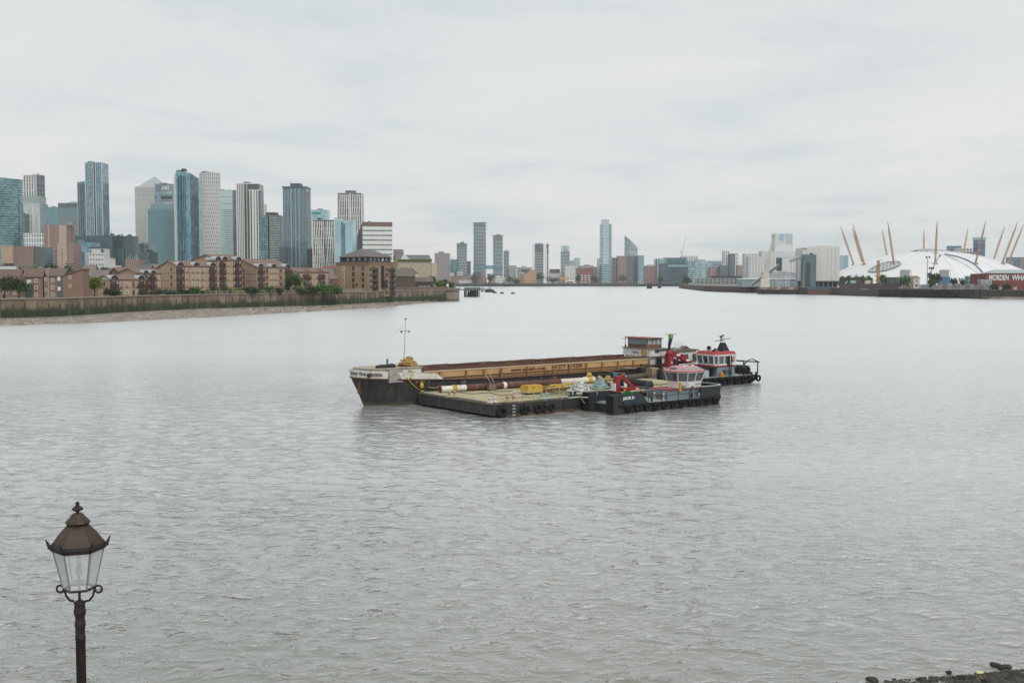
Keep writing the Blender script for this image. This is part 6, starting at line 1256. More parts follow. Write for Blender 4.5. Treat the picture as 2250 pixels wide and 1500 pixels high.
def rope(name, label, pts, r, m, n=24, sag=0., group='mooring ropes'):
    pts = [Vector(p) for p in pts]; o = pts[0]; P = []
    for a, b in zip(pts[:-1], pts[1:]):
        for i in range(n): f = i/n; P.append(a.lerp(b, f)-o - Vector((0, 0, sag*4*f*(1-f))))
    P.append(pts[-1]-o); mb = MB(); mb.path(P, r, 6); ob = mb.build(name, m); ob.location = o; return tag(ob, label, 'rope', group)
def rope_heap(name, label, x, y, z, rx, ry, h, r, n, m, seed=1):
    t = craft(name, label, 'rope', x, y, z); rng = random.Random(seed)
    for i in range(n):
        f = i/n; k = 1-.75*f; cx, cy = rng.uniform(-.25, .25)*rx*k, rng.uniform(-.2, .2)*ry*k; pts = []; ph = rng.random()*6; tl = rng.uniform(-.25, .25)
        for j in range(22):
            q_ = 2*math.pi*j/20; a, b = math.cos(q_+ph), math.sin(q_+ph); pts.append((cx+rx*k*a*(1+.15*math.sin(3*q_+i)), cy+ry*k*b, max(r, h*f*.8 + r + tl*a*h*.6 + h*.25*math.sin(2*q_+i)*(.4+f))))
        mb = MB(); mb.path(pts, r, 5); mb.build('coil', m, t)
    return t
# ---------------- motor barge (hold ship)
SY0, SX0 = 12.75, -5.6
ship = craft('cargo_barge', 'long black hulled cargo barge with white bow and open ochre hold', 'barge', SX0, SY0); SL, SBm = 45.3, 5.2
def hbd(x): return 2.6*math.sqrt(max(0, 1-max(0, 1-x/6.5)**2.1)) if x < 6.5 else (2.6 if x < 40 else 2.6*math.sqrt(max(.0, 1-((x-40)/5.6)**2.4)))
def hbw(x): x = x-1.2; return 0 if x <= 0 else (2.5*math.sqrt(max(0, 1-max(0, 1-x/7.5)**1.8)) if x < 7.5 else (2.5 if x < 37.5 else 2.5*math.sqrt(max(0, 1-((x-37.5)/6.9)**2))))
def zblk(x): return 2.85-.5*min(1, x/9)**.8 - (.25*min(1, max(0, (x-9)/6))) + max(0, (x-33)/12)*.75
def ztop(x): return 3.55-.6*min(1, x/8) if x < 9 else zblk(x)
st_ = [0, .15, .4, .8, 1.3, 2, 3, 4, 5, 6, 7, 8, 9, 12, 16, 20, 24, 28, 32, 36, 38, 40, 41.5, 43, 44, 44.8, 45.2]
def ship_skin(name, levels, m):
    mb = MB(); vs = []
    for x in st_:
        for y in (-1, 1):
            for lv in levels: z, b, xs = lv(x); vs.append((xs, 2.6+y*b, z))
    nl = len(levels); fs = []
    for i in range(len(st_)-1):
        for s in (0, 1):
            for k in range(nl-1):
                a = (i*2+s)*nl+k; b = ((i+1)*2+s)*nl+k; f = (a, b, b+1, a+1); fs.append(f if s == 0 else f[::-1])
    e_ = (len(st_)-1)*2*nl
    for k in range(nl-1): fs.append((e_+k, e_+nl+k, e_+nl+k+1, e_+k+1))
    mb.raw(vs, fs, 0, True); return mb.build(name, m, ship)
def rk(x, f): return x + 1.25*(1-f)*max(0, 1-x/5)   # raked stem
ship_skin('hull', [lambda x: (-.9, hbw(x)*.85, rk(x, -.2)), lambda x: (0, hbw(x), rk(x, 0)), lambda x: (zblk(x)*.5, hbw(x)*.45+hbd(x)*.55, rk(x, .5)), lambda x: (zblk(x), hbd(x), rk(x, 1))], HBLK)
st_full = st_; st_ = [x for x in st_full if x <= 9]
ship_skin('bow_bulwark', [lambda x: (zblk(x)+.01, hbd(x)+.01, x-.02), lambda x: (ztop(x), hbd(x)+.07, x-.12)], WHTP); ship_skin('bulwark_inner', [lambda x: (ztop(x), hbd(x)-.03, x+.02), lambda x: (zblk(x), hbd(x)-.08, x+.1)][:], WHTP)
mb = MB(); pl = [(x, 2.6-hbd(x)+.02) for x in st_full] + [(x, 2.6+hbd(x)-.02) for x in st_full[::-1]]; zz = [zblk(x)-.02 for x in st_full]+[zblk(x)-.02 for x in st_full[::-1]]
mb.quadface([(p[0], p[1], z) for p, z in zip(pl, zz)]) if False else None
for i in range(len(st_full)-1):
    a, b = st_full[i], st_full[i+1]; mb.quadface([(a, 2.6-hbd(a)+.02, zblk(a)-.02), (b, 2.6-hbd(b)+.02, zblk(b)-.02), (b, 2.6+hbd(b)-.02, zblk(b)-.02), (a, 2.6+hbd(a)-.02, zblk(a)-.02)])
mb.build('deck', mat('5a4d46', .9, .3, .8), ship)
mb = MB()
for s in (-1, 1): mb.path([(x+.0, 2.6+s*(hbd(x)+.06), zblk(x)-.05) for x in st_full], .07, 5)
mb.build('rubbing_strake', RUST, ship)
# bow lettering wrapped round the bulwark
def arc_pts():
    P = [(0, 2.6)]; s = [0.]
    sx9 = [x for x in st_full if x <= 9]
    for i in range(1, 200): x = 9*i/199; y = 2.6-float(np.interp(x, sx9, [hbd(q_) for q_ in sx9])); s.append(s[-1]+math.dist(P[-1], (x, y))); P.append((x, y))
    return np.array(s), np.array(P)
AS, AP = arc_pts()
o = text('bow_lettering', 'SWS THURROCK', mat('2a2a2b', .7), ship, (0, 0, 0), (0, 0, 0), .36, .0, bold=.012); xs0 = max(v.co.x for v in o.data.vertices)
s_a = np.interp(sx_(781, 14.6)-SX0, AP[:, 0], AS); s_b = np.interp(sx_(841, 13.4)-SX0, AP[:, 0], AS)
for v in o.data.vertices:
    s = s_a+(s_b-s_a)*v.co.x/xs0; x = np.interp(s, AS, AP[:, 0]); y = np.interp(s, AS, AP[:, 1]); x2 = np.interp(s+.05, AS, AP[:, 0]); y2 = np.interp(s+.05, AS, AP[:, 1]); d = Vector((x2-x, y2-y, 0)).normalized(); n = Vector((d.y, -d.x, 0)); z0_ = zblk(x)+.24
    v.co = Vector((x, y, z0_+v.co.y)) + n*.13
# anchor at the stem
an = MB(); an.box(-.05, .05, -.05, .05, -.4, .9); an.box(-.32, .32, -.05, .05, -.48, -.36); an.hexa([(-.34, -.06, -.7), (.34, -.06, -.7), (.34, .06, -.7), (-.34, .06, -.7)], [(-.2, -.06, -.4), (.2, -.06, -.4), (.2, .06, -.4), (-.2, .06, -.4)]); an.box(-.3, -.2, -.05, .05, -.4, .35)
a_ = an.build('anchor', RUST, ship); a_.location = (.35, 1.7, 2.0); a_.rotation_euler = (0, .15, .6)
MB().torus((2.4, 1.0, 2.0), (.5, -1, 0), .25, .06, 12, 6).build('hawse_ring', RUST, ship)
# fore house
fx0, fx1 = sx_(808, SY0+.9)-SX0, sx_(928, SY0+.5)-SX0; fz0, fz1 = 2.66, 3.55
mb = MB(); mb.prism([(fx0, 1.6), (fx0+1.2, .75), (fx1, .7), (fx1, 4.5), (fx0+1.2, 4.45), (fx0, 3.6)], fz0, fz1); fh_ = mb.build('fore_house', WHTP, ship)
mb = MB(); mb.prism([(fx0-.1, 1.5), (fx0+1.15, .62), (fx1+.12, .58), (fx1+.12, 4.62), (fx0+1.15, 4.55), (fx0-.1, 3.7)], fz1, fz1+.1); mb.build('fore_house_roof', mat('a39a8c', .85, .3, 1.5, col2='7d6f5e'), ship)
for u, w_, h, zb_ in ((833, .5, .35, 2.75), (885, .55, .45, 2.6), (905, .9, .6, 2.55), (818, .5, .3, 2.85)):
    x = sx_(u, SY0+.6)-SX0; yy = .68 if x > fx0+1.3 else 1.05; MB().box(x-w_/2, x+w_/2, yy-.04, yy+.05, zb_, zb_+h).build('porthole_window', WINM, ship)
x = sx_(868, SY0+.4)-SX0; MB().box(x-.75, x+.75, .15, .75, 2.3, 3.5).build('locker', mat('a09d94', .8, .3, 2), ship)
MB().tube((x-.2, 1.5, fz1), (x-.2, 1.5, fz1+.95), .1, n=8).build('vent_pipe', STEEL, ship); MB().sphere((x+.3, 1.6, fz1+.2), (.5, .4, .28), 10, 6).build('covered_winch', BLK, ship)
for i in range(5): MB().sphere((sx_(835+6*i, SY0+1.5)-SX0, 1.5+.2*(i % 2), fz1+.22), (.55, .3, .2), 8, 5).build('tarpaulin_roll', BLK, ship)
# mast
mx_ = sx_(887, SY0+2.6, 790)-SX0; mtop = zat(702, wp(SX0+mx_, SY0+2.6).y); ms = MB(); lean = .25
MB().tube((mx_, 2.6, fz1), (mx_+lean, 2.6, mtop), .055, .03, 8).build('mast', LGREY, ship); MB().sphere((mx_+lean, 2.6, mtop+.06), .1, 8, 6).build('masthead_light', BLK, ship)
zc = zat(727, wp(SX0+mx_, SY0+2.6).y); MB().tube((mx_-.3, 2.6, zc+.05), (mx_+.75, 2.6, zc-.05), .025, n=5).build('crosstree', STEEL, ship)
for dx_ in (-.25, .65): MB().sphere((mx_+dx_, 2.6, zc-.08), .1, 8, 6).build('lantern', BLK, ship)
MB().tube((mx_+.1, 2.6, mtop-.5), (mx_-.8, 2.6, zc-.1), .012, n=4).build('stay_wire', STEEL, ship)
# hold coaming
cx0, cx1 = sx_(931, SY0+.5)-SX0, sx_(1424, SY0+.5)-SX0; cz0, cz1, cy0, cy1 = 2.0, 3.22, .55, 4.65
for y, nm in ((cy0, 'coaming_side'), (cy1, 'coaming_side')): MB().box(cx0, cx1, y-.06, y+.06, cz0, cz1).build(nm, OCHRE, ship)
for x in (cx0, cx1): MB().box(x-.06, x+.06, cy0+.07, cy1-.07, cz0, cz1).build('coaming_end', OCHRE, ship)
MB().box(cx0+.07, cx1-.07, cy0+.07, cy1-.07, .8, 1.0).build('hold_floor', RUST, ship)
for y in (cy0+.09, cy1-.09): MB().box(cx0+.07, cx1-.07, y-.02, y+.02, 1.0, cz1-.02).build('hold_lining', RUST, ship)
n_ = 16
for i in range(n_):
    a, b = cx0+(cx1-cx0)*i/n_, cx0+(cx1-cx0)*(i+1)/n_
    for y in (cy0, cy1): MB().box(a, b-.03, y-.14, y+.16, cz1+.012*(i % 3), cz1+.16+.02*((i*7) % 3)).build('coaming_rail', RUST, ship)
MB().box(cx0, cx1, cy0-.17, cy0-.06, cz0+.42, cz0+.5).build('side_rail', RUST, ship); MB().box(cx0, cx1, cy0-.15, cy0-.06, cz0+.2, cz0+.25).build('side_rail', mat('8a6a4a', .85), ship); MB().box(cx0, cx1, cy0-.12, cy0-.06, cz1-.14, cz1-.02).build('side_rail', mat('c9b9a0', .8), ship)
for u in (965, 1023, 1062, 1100, 1157, 1214, 1250, 1287, 1322, 1356, 1390):
    x = sx_(u, SY0+.5)-SX0; MB().prism([(x-.09, cy0-.06), (x-.06, cy0-.32), (x+.06, cy0-.32), (x+.09, cy0-.06)], cz0+.02, cz1-.15).build('stiffener', mat('9c7d56', .8, .2, 2), ship)
LT = mat('5c2f2a', .8)
for s, u0, u1 in (('www.swalsh.com', 1122, 1197), ('01277 814200', 1215, 1279)):
    x0, x1 = sx_(u0, SY0+.5)-SX0, sx_(u1, SY0+.5)-SX0; o = text('hold_lettering', s, LT, ship, (x0, cy0-.1, cz0+.62), (R(90), 0, 0), .52 if s[0] == 'w' else .6, .01, bold=.008); o.scale = ((x1-x0)/max(v.co.x for v in o.data.vertices), 1, 1)
# wheelhouse aft
hx0, hx1 = sx_(1430, SY0+.4)-SX0, sx_(1464, SY0+.4)-SX0
mb = MB(); mb.prism([(hx0, .5), (hx1, .45), (hx1, 4.7), (hx0, 4.7)], 2.0, 3.3); mb.build('aft_house_lower', WHTC, ship)
mb = MB(); mb.prism([(hx0-.15, .3), (hx1-.2, .3), (hx1-.2, 4.9), (hx0-.15, 4.9)], 3.32, 4.15, top=[(hx0-.15, .28), (hx1-.1, .28), (hx1-.1, 4.92), (hx0-.15, 4.92)]); mb.build('aft_house_upper', WHTC, ship)
MB().box(hx0-.3, hx1, .15, 5.05, 4.16, 4.24).build('upper_deck', mat('8a7b6c', .9, .3, 2), ship); MB().box(hx0-.16, hx1-.15, .2, .28, 3.26, 3.34).build('band', mat('5b5350', .8), ship)
for u, w_ in ((1446, .85),): x = sx_(u, SY0+.5)-SX0; f_ = MB(); f_.box(x-w_/2-.06, x+w_/2+.06, .36, .5, 2.35, 3.15); wf = f_.build('cabin_window', mat('8a9091', .6), ship); MB().box(x-w_/2, x+w_/2, .34, .4, 2.41, 3.09).build('pane', WINM, wf)
MB().torus((hx0-.24, 1.35, 3.72), (1, 0, 0), .3, .08, 18, 8).build('life_ring', mat('c08a44', .6, .2, 3), ship)
x = hx0; sq = MB()
for i in range(7): sq.box(x-.24, x-.16, 2.3+i*.17, 2.3+i*.17+.11, 3.62+.05*((i*3) % 4), 3.72+.06*((i*5) % 3))
sq.build('name_lettering', mat('3a3436', .7), ship); MB().box(x+.5, x+1.2, .24, .29, 3.75, 3.9).build('vent_grille', DGREY, ship)
for y_ in (1.4, 3.6): wf = MB().box(x-.07, x+.1, y_-.5, y_+.5, 2.35, 3.1).build('cabin_window', mat('8a9091', .6), ship); MB().box(x-.1, x, y_-.42, y_+.42, 2.42, 3.03).build('pane', WINM, wf)
for y_ in (1.9, 2.9): MB().box(wx0 if False else hx0-.02, hx0-.01, y_, y_+.01, 2.1, 2.2)
# wheelhouse proper
wx0, wx1 = sx_(1419, SY0+1.2, 760)-SX0, sx_(1451, SY0+1.2, 760)-SX0; wz0, wz1 = 4.25, 5.35; WOOD = mat('6b5748', .85, .3, 2, col2='4d3f36'); xm = wx0+(wx1-wx0)*.35
MB().box(wx0, wx1, 1.0, 4.2, wz0, wz0+.42).build('wheelhouse_base', WOOD, ship)
for x in [wx0, xm, xm+.6, wx1-.12]:
    for y in (1.0, 4.1): MB().box(x, x+.12, y, y+.1, wz0+.42, wz1).build('window_post', WOOD, ship)
for y in (1.04, 4.14): MB().box(wx0+.12, wx1-.12, y, y+.02, wz0+.42, wz1-.02).build('wheelhouse_glazing', mat('9aa6a8', .1, .2, .8), ship)
for x in (wx0+.04, wx1-.06): MB().box(x, x+.02, 1.1, 4.1, wz0+.42, wz1-.02).build('wheelhouse_glazing', mat('7d898c', .1, .2, .8), ship)
MB().box(wx0-.25, xm, .75, 4.45, wz1, wz1+.13).build('red_roof', mat('9c5a58', .7, .15, 1.5), ship); MB().box(xm, wx1+.1, .85, 4.35, wz1-.06, wz1+.04).build('rear_roof', mat('4e4640', .85), ship)
MB().sphere((wx1+.15, 1.6, wz0+.75), (.15, .2, .25), 8, 6).build('horn', BLK, ship)
x = hx0-.1; MB().tube((x, 4.6, 4.2), (x, 4.6, 5.35), .035, n=6).build('aerial_post', STEEL, ship); MB().tube((x, 5.2, 5.22), (x, 4.2, 5.22), .03, n=5).build('aerial_bar', STEEL, ship); MB().sphere((x+.05, 4.6, 4.4), .13, 8, 6).build('ball', BLK, ship)
for xx in (hx0-.1,): MB().tube((xx, 4.5, 2.1), (xx, 4.5, 3.3), .03, n=5).build('stanchion', LGREY, ship)
# rear cabin
rx0, rx1 = sx_(1466, SY0+.5)-SX0, sx_(1533, SY0+.5)-SX0
mb = MB(); mb.prism([(rx0, .45), (rx1, .7), (rx1, 4.5), (rx0, 4.7)], 2.2, [3.6, 3.75, 3.75, 3.6]); mb.build('rear_cabin', WHTC, ship); mb = MB(); mb.hexa([(rx0-.1, .3, 3.62), (rx1+.25, .5, 3.77), (rx1+.25, 4.7, 3.77), (rx0-.1, 4.85, 3.62)], [(rx0-.1, .3, 3.72), (rx1+.25, .5, 3.87), (rx1+.25, 4.7, 3.87), (rx0-.1, 4.85, 3.72)]); mb.build('rear_cabin_roof', mat('5f5a54', .9, .3, 1.5), ship)
for u in (1508, 1530): x = sx_(u, SY0+.5)-SX0; wf = MB().box(x-.5, x+.3, .48, .7, 2.6, 3.35).build('cabin_window', mat('4c5154', .6), ship); MB().box(x-.44, x+.24, .46, .6, 2.66, 3.29).build('pane', pane_mat('59656a'), wf)
x = sx_(1538, SY0+1)-SX0; MB().prism([(x, .9), (x+1.6, 1.6), (x+1.6, 3.6), (x, 4.3)], 2.5, 3.2).build('stern_rail_board', mat('a39a88', .8, .3, 2), ship)
# deck clutter on the barge
t = craft('wire_cage', 'white wire mesh cage on the rear cabin roof of the barge', 'cage', sx_(1482, SY0+1.5, 765), SY0+1.5, 3.75); cw, ch = 1.5, 1.0; cm = mat('d0d2d0', .6)
for i in range(7): MB().tube((cw*i/6, 0, 0), (cw*i/6, 0, ch), .018, n=4).build('wire', cm, t); MB().tube((0, 0, ch*i/6), (cw, 0, ch*i/6), .018, n=4).build('wire', cm, t); MB().tube((cw*i/6, 1.2, 0), (cw*i/6, 1.2, ch), .018, n=4).build('wire', cm, t)
rope_heap('rope_pile', 'grey tangled rope pile on the rear cabin roof', sx_(1500, SY0+2, 772), SY0+1.8, 3.72, .9, .7, .45, .06, 10, mat('6d675f', .9), 4)
rope_heap('rope_pile', 'tan coiled rope heap on the white fore house roof', sx_(895, SY0+2, 803), SY0+2.0, 3.66, 1.0, .9, .75, .07, 14, mat('b08f58', .9, .25, 4), 2)
x = sx_(918, SY0, 822); t = craft('hanging_ropes', 'bunch of tan ropes hanging over the barge side behind the fore house', 'rope', x, SY0+.4, 0)
for i in range(9): MB().path([(.12*i-.6, .25-.02*i, 3.4-.05*i), (.13*i-.5, -.1, 2.95), (.15*i-.3, -.3-.03*(i % 3), 2.5), (.18*i-.1, -.35, 2.15+.06*(i % 4))], .045, 5).build('strand', mat('b39a68', .9, .2, 4), t)
rope('mooring_rope', 'yellow mooring rope from the barge bow rail down to the pontoon corner, left strand', [wp(sx_(893, SY0), SY0-.05, 2.75), wp(*lc(925, 858, 1.35)), wp(*lc(935, 861, 1.3))], .05, mat('c2a548', .9, .2, 5), 14, .15)
rope('mooring_rope', 'yellow mooring rope beside the left strand, ending at the white bollard', [wp(sx_(900, SY0), SY0-.05, 2.7), wp(*lc(916, 850, 1.6)), wp(*lc(948, 861, 1.3))], .05, mat('c2a548', .9, .2, 5), 14, .2)
rope('mooring_rope', 'slack tan rope drooping from the barge to the floats on the pontoon', [wp(sx_(905, SY0), SY0-.05, 2.6), wp(*lc(925, 842, 2.0)), wp(*lc(957, 852, 1.6)), wp(*lc(968, 842, 1.9))], .04, ROPEY, 12, .12)
t = craft('yellow_buoy_fender', 'small yellow float hanging at the barge side', 'buoy', sx_(926, SY0-.3, 846), SY0-.35, 1.9); MB().sphere((0, 0, 0), (.2, .2, .32), 10, 8).build('float', YELP, t); MB().torus((0, 0, .36), (0, 1, 0), .07, .025, 10, 5).build('ring', ROPEY, t)

# ---------------- flat pontoon
PL_, PW_ = 28.0, 12.3
pon = craft('flat_pontoon', 'flat work pontoon with olive deck and black steel sides', 'pontoon', 0, 0); DZ = 1.27
sd_ = [(0, DZ), (0, .22), (5.5, -.6), (PL_, -.6), (PL_, DZ)]; mb = MB(); mb.raw([(x, 0, z) for x, z in sd_]+[(x, PW_, z) for x, z in sd_], [(0, 1, 2, 3, 4), (9, 8, 7, 6, 5), (0, 5, 6, 1), (1, 6, 7, 2), (2, 7, 8, 3), (3, 8, 9, 4)]); mb.build('hull', HBLK, pon)
mb = MB(); nx, ny = 7, 4
for i in range(nx):
    for j in range(ny): a, b, c, d = PL_*i/nx+.012, PL_*(i+1)/nx-.012, PW_*j/ny+.012, PW_*(j+1)/ny-.012; MB().box(a, b, c, d, DZ-.05, DZ+.008*((i*3+j*5) % 3)).build('deck_plate', DECKM, pon)
MB().box(-.06, PL_, -.07, .12, DZ-.12, DZ+.05).build('edge_beam', mat('5a554c', .85, .3, 2, col2='8a8570'), pon); MB().box(-.07, .12, .13, PW_, DZ-.12, DZ+.05).build('edge_beam', mat('6b665a', .85, .3, 2, col2='9a957f'), pon); MB().box(0, PL_, PW_-.1, PW_+.06, DZ-.12, DZ+.05).build('edge_beam', mat('5a554c', .85), pon)
MB().box(.6, PL_, -.1, 0, .35, .5).build('rubbing_bar', HBLK2, pon); MB().box(.6, PL_, -.06, 0, .0, .1).build('rubbing_bar', RUST, pon)
for i in range(12): MB().box(1+2.3*i, 1.1+2.3*i, -.09, 0, -.3, DZ-.13).build('side_rib', HBLK2, pon)
tyre(pon, (.75, -.2, .5), (0, 1, 0), .58, 'tyre_fender'); 
for u, r_ in ((1150, .38), (1157, .38), (1182, .42), (1196, .36), (1213, .36), (1285, .4)): tyre(pon, (sx_(u, -.15, 900), -.16, .55), (0, 1, 0), r_, 'tyre_fender')
for i in range(4): MB().box(2.0+.28*0, 2.09, -.115, -.1, .1+.28*i, .2+.28*i).build('draught_mark', WHT, pon); MB().box(2.18, 2.27, -.115, -.1, .1+.28*i, .2+.28*i).build('draught_mark', WHT, pon)
# spud pile lying along the far side
a, b = wp(*lc(968, 855, 1.62)), wp(*lc(1306, 834, 1.62)); t = thing('spud_pile', 'long steel pile lying on the pontoon, brown middle and white ends', 'pile', a); d = b-a; dn = d.normalized(); Ln = d.length
MB().tube((0, 0, 0), dn*Ln*.15, .3, n=14).build('white_end', WHTP, t); MB().tube(dn*Ln*.15, dn*Ln*.76, .32, n=14).build('pile_shaft', mat('5b4038', .8, .3, .8, col2='75584c'), t); MB().tube(dn*Ln*.76, d, .3, n=14).build('white_end', mat('cfc8bb', .7, .15, 1), t)
for f in (.08, .965): MB().tube(dn*Ln*f-dn*.25, dn*Ln*f+dn*.25, .345, n=14).build('yellow_band', YELP, t)
MB().tube(d, d+dn*.12, .36, n=14).build('end_cap', DGREY, t); MB().tube(-dn*.1, Vector((0, 0, 0)), .33, n=14).build('end_cap', RUST, t); MB().tube(dn*Ln*.38, dn*Ln*.4, .345, n=14).build('paint_mark', WHTP, t)
for f in (.2, .5, .8): p = dn*Ln*f; MB().box(p.x-.15, p.x+.15, p.y-.5, p.y+.5, -.36, -.25).build('chock', WOOD, t)
# floats on deck at both pile ends
for (u, v, lab) in ((973, 846, 'left orange and white float cluster on the pontoon by the pile end'), (1291, 831, 'right orange and white float cluster behind the white pile end')):
    x, y, z = lc(u, v+5, 1.45); t = craft('float_cluster', lab, 'float', x, y, DZ)
    for dx_, dy_, dz_, m_ in ((-.5, 0, .3, WHTP), (.1, .2, .35, WHTP), (.6, 0, .4, mat('c9a45e', .7)), (0, -.3, .25, mat('c9a45e', .7)), (.3, .1, .75, YELP)): MB().sphere((dx_, dy_, dz_), .3, 10, 8).build('float', m_, t)
    for i in range(4): MB().torus((.1*i, -.1, .35), (.3*i, 1, .4), .42, .035, 14, 5).build('lashing', ROPEY, t)
# bollards
for i, (u, v, m_, s, lab) in enumerate(((931, 859, WHTP, .8, 'small white bollard at the pontoon left corner'), (993, 872, mat('b5a88a', .8), 1.0, 'cream bollard on the left edge of the pontoon'), (1082, 885, WHTP, .9, 'white ring bollard at the near pontoon corner'), (1122, 883, mat('c2a98c', .8), 1.1, 'rusty cream bollard with crossbar near the tyre corner'), (1136, 872, mat('c9c2b2', .8), 1.0, 'cream bollard behind the rusty crossbar bollard'), (1207, 878, mat('a9c0b8', .8), 1.0, 'pale green bollard on the near pontoon edge'), (1264, 872, DGREY, .9, 'dark bollard left of the pusher knee'))):
    x, y, z = lc(u, v, DZ); bollard('deck_bollard', lab, x, max(y, .35), DZ+.02, m_, s)
# tilted frame box
x, y, z = lc(1080, 858, DZ); t = craft('tilted_steel_frame', 'dark tilted steel frame box with two rods on the pontoon', 'frame', x, y, DZ); t.rotation_euler = (R(-8), R(10), FR)
MB().box(-.42, .42, -.1, .1, 0, .75).build('panel', mat('7b6a62', .8, .2, 2), t)
for a_ in (-.5, .42): MB().box(a_, a_+.08, -.15, .15, -.02, .82).build('frame_bar', RUST, t)
for z_ in (-.02, .75): MB().box(-.5, .5, -.15, .15, z_, z_+.08).build('frame_bar', RUST, t)
for a_ in (-.2, .3): MB().tube((a_, 0, .8), (a_-.7, 0, 1.6), .03, n=5).build('rod', LGREY, t)
# yellow machine and yellow frames
x, y, z = lc(1160, 868, DZ); x2 = lc(1192, 866, DZ)[0]; t = craft('yellow_tank', 'yellow steel tank on dark skids on the pontoon deck', 'tank', x, y, DZ); w_ = x2-x+.3
mb = MB(); mb.prism([(0, 0), (w_, .1), (w_, 1.3), (0, 1.3)], .18, .85, top=[(.1, .1), (w_-.05, .15), (w_-.05, 1.2), (.1, 1.2)]); mb.build('tank', YELP, t); MB().box(-.05, w_+.05, -.05, 1.35, 0, .18).build('skid', mat('4a4238', .9), t)
t = craft('yellow_frame_stack', 'stack of yellow steel frames lying beside the yellow tank', 'frame', x+w_+.4, y+.1, DZ); rng = random.Random(5)
for i in range(9): p = Vector((rng.uniform(0, .8), rng.uniform(0, 1.4), .15+.07*i)); q_ = p+Vector((rng.uniform(2.2, 3.3), rng.uniform(-.2, .3), rng.uniform(-.05, .12))); MB().tube(p, q_, .07, n=5).build('beam', YELP if i % 3 else mat('5d5346', .9), t)
for i in range(7): MB().box(.4*i+.1, .4*i+.22, .1, 1.5, .08+.05*(i % 3), .5+.12*(i % 2)).build('cross_frame', YELP if i % 2 else mat('8a7030', .8), t)
MB().box(1.2, 2.0, .2, 1.0, .5, .72).build('hinge_block', YELP, t)
# ropes
x, y, z = lc(1284, 868, DZ); rope_heap('rope_pile', 'big heap of white rope on the pontoon', x+.2, y+.9, DZ+.02, 1.25, 1.05, 1.05, .06, 26, ROPEW, 7)
x, y, z = lc(1325, 855, DZ); rope_heap('rope_pile', 'grey green coiled hawser on the pontoon behind the red deck crane', x, y+.5, DZ+.02, .95, .8, .7, .085, 16, ROPEG, 9)
x, y, z = lc(1318, 838, DZ); rope_heap('rope_pile', 'small coil of white and tan rope near the dark fenders', x, y, DZ+.02, .5, .45, .5, .06, 9, mat('b9ae94', .9), 12)
x, y, z = lc(1335, 836, DZ); rope_heap('rope_pile', 'tan rope bundle left of the black fenders', x, y, DZ+.02, .5, .4, .45, .06, 8, ROPEY, 13)
x, y, z = lc(1440, 868, DZ); rope_heap('rope_pile', 'loose yellow rope on the pontoon deck left of the wheelhouse', x-2.0, y+2.4, DZ+.02, .9, .6, .18, .05, 8, mat('b5a85c', .9), 14)
# black fenders and timbers
for i, (u0, v0, u1, v1, r_, m_, lab) in enumerate(((1365, 838, 1428, 846, .42, mat('26282b', .8, .2, 1), 'long black cylindrical fender on the pontoon'), (1375, 829, 1440, 822, .28, mat('5d574c', .9, .2, 1), 'weathered timber pole lying behind the black fender'), (1330, 842, 1372, 858, .22, mat('2f3236', .8), 'dark hose lying behind the red deck crane'), (1375, 861, 1397, 832, .16, LGREY, 'pale steel pole leaning over the hose'))):
    a, b = wp(*lc(u0, v0, DZ+r_)), wp(*lc(u1, v1, DZ+r_)) if i != 3 else wp(*lc(1385, 858, DZ+.1))+Vector((-.5, .3, 1.4)); t = thing('deck_pipe', lab, 'pipe', a); d = b-a; dn = d.normalized()
    MB().tube((0, 0, 0), d, r_, n=12).build('shaft', m_, t); MB().tube(-dn*.06, dn*.1, r_*1.08, n=12).build('end_ring', DGREY, t); MB().tube(d-dn*.1, d+dn*.06, r_*1.08, n=12).build('end_ring', DGREY, t)
x, y, z = lc(1446, 816, 1.9); t = craft('timber_crate', 'weathered wooden crate between the two tugs', 'crate', x-1.6, y-.6, DZ); 
for i in range(5): MB().box(0, 1.1, -.02, .02, .22*i, .22*i+.2).build('plank', mat('9a8d74', .9, .2, 3), t)
for x_ in (0, 1.05): MB().box(x_, x_+.05, -.06, .9, 0, 1.12).build('corner_post', mat('8a7d66', .9), t)
MB().box(0, 1.1, .02, .9, 1.06, 1.12).build('lid', mat('a5987e', .9), t)
# rails on the pontoon
RLM = mat('a9a9a2', .6)
p = [wp(*lc(u, v, DZ)) for u, v in ((995, 851), (1110, 845), (1190, 839), (1258, 834))]; railing('pontoon_railing', 'thin grey guard rail along the barge side of the pontoon', p, 1.0, 2.6, RLM, .03, rails=2)
p = [wp(*lc(u, v, DZ)) for u, v in ((1147, 884), (1200, 874), (1258, 867), (1282, 872))]; railing('pontoon_railing', 'bent low guard rail near the front edge of the pontoon', p, .85, 2.2, RLM, .03, rails=2)
x, y, z = lc(1262, 834, DZ); t = craft('warning_sign', 'red and white warning board on the pontoon rail', 'sign', x, y-.05, 1.75); MB().box(-.34, .34, -.03, .03, 0, .5).build('board', WHT, t); MB().box(-.29, .29, -.045, -.03, .14, .38).build('red_panel', mat('9c2a33', .6), t); MB().box(-.07, .07, -.055, -.045, .22, .3).build('white_mark', WHT, t); MB().box(-.03, .03, .03, .08, -.5, .5).build('post', RLM, t)

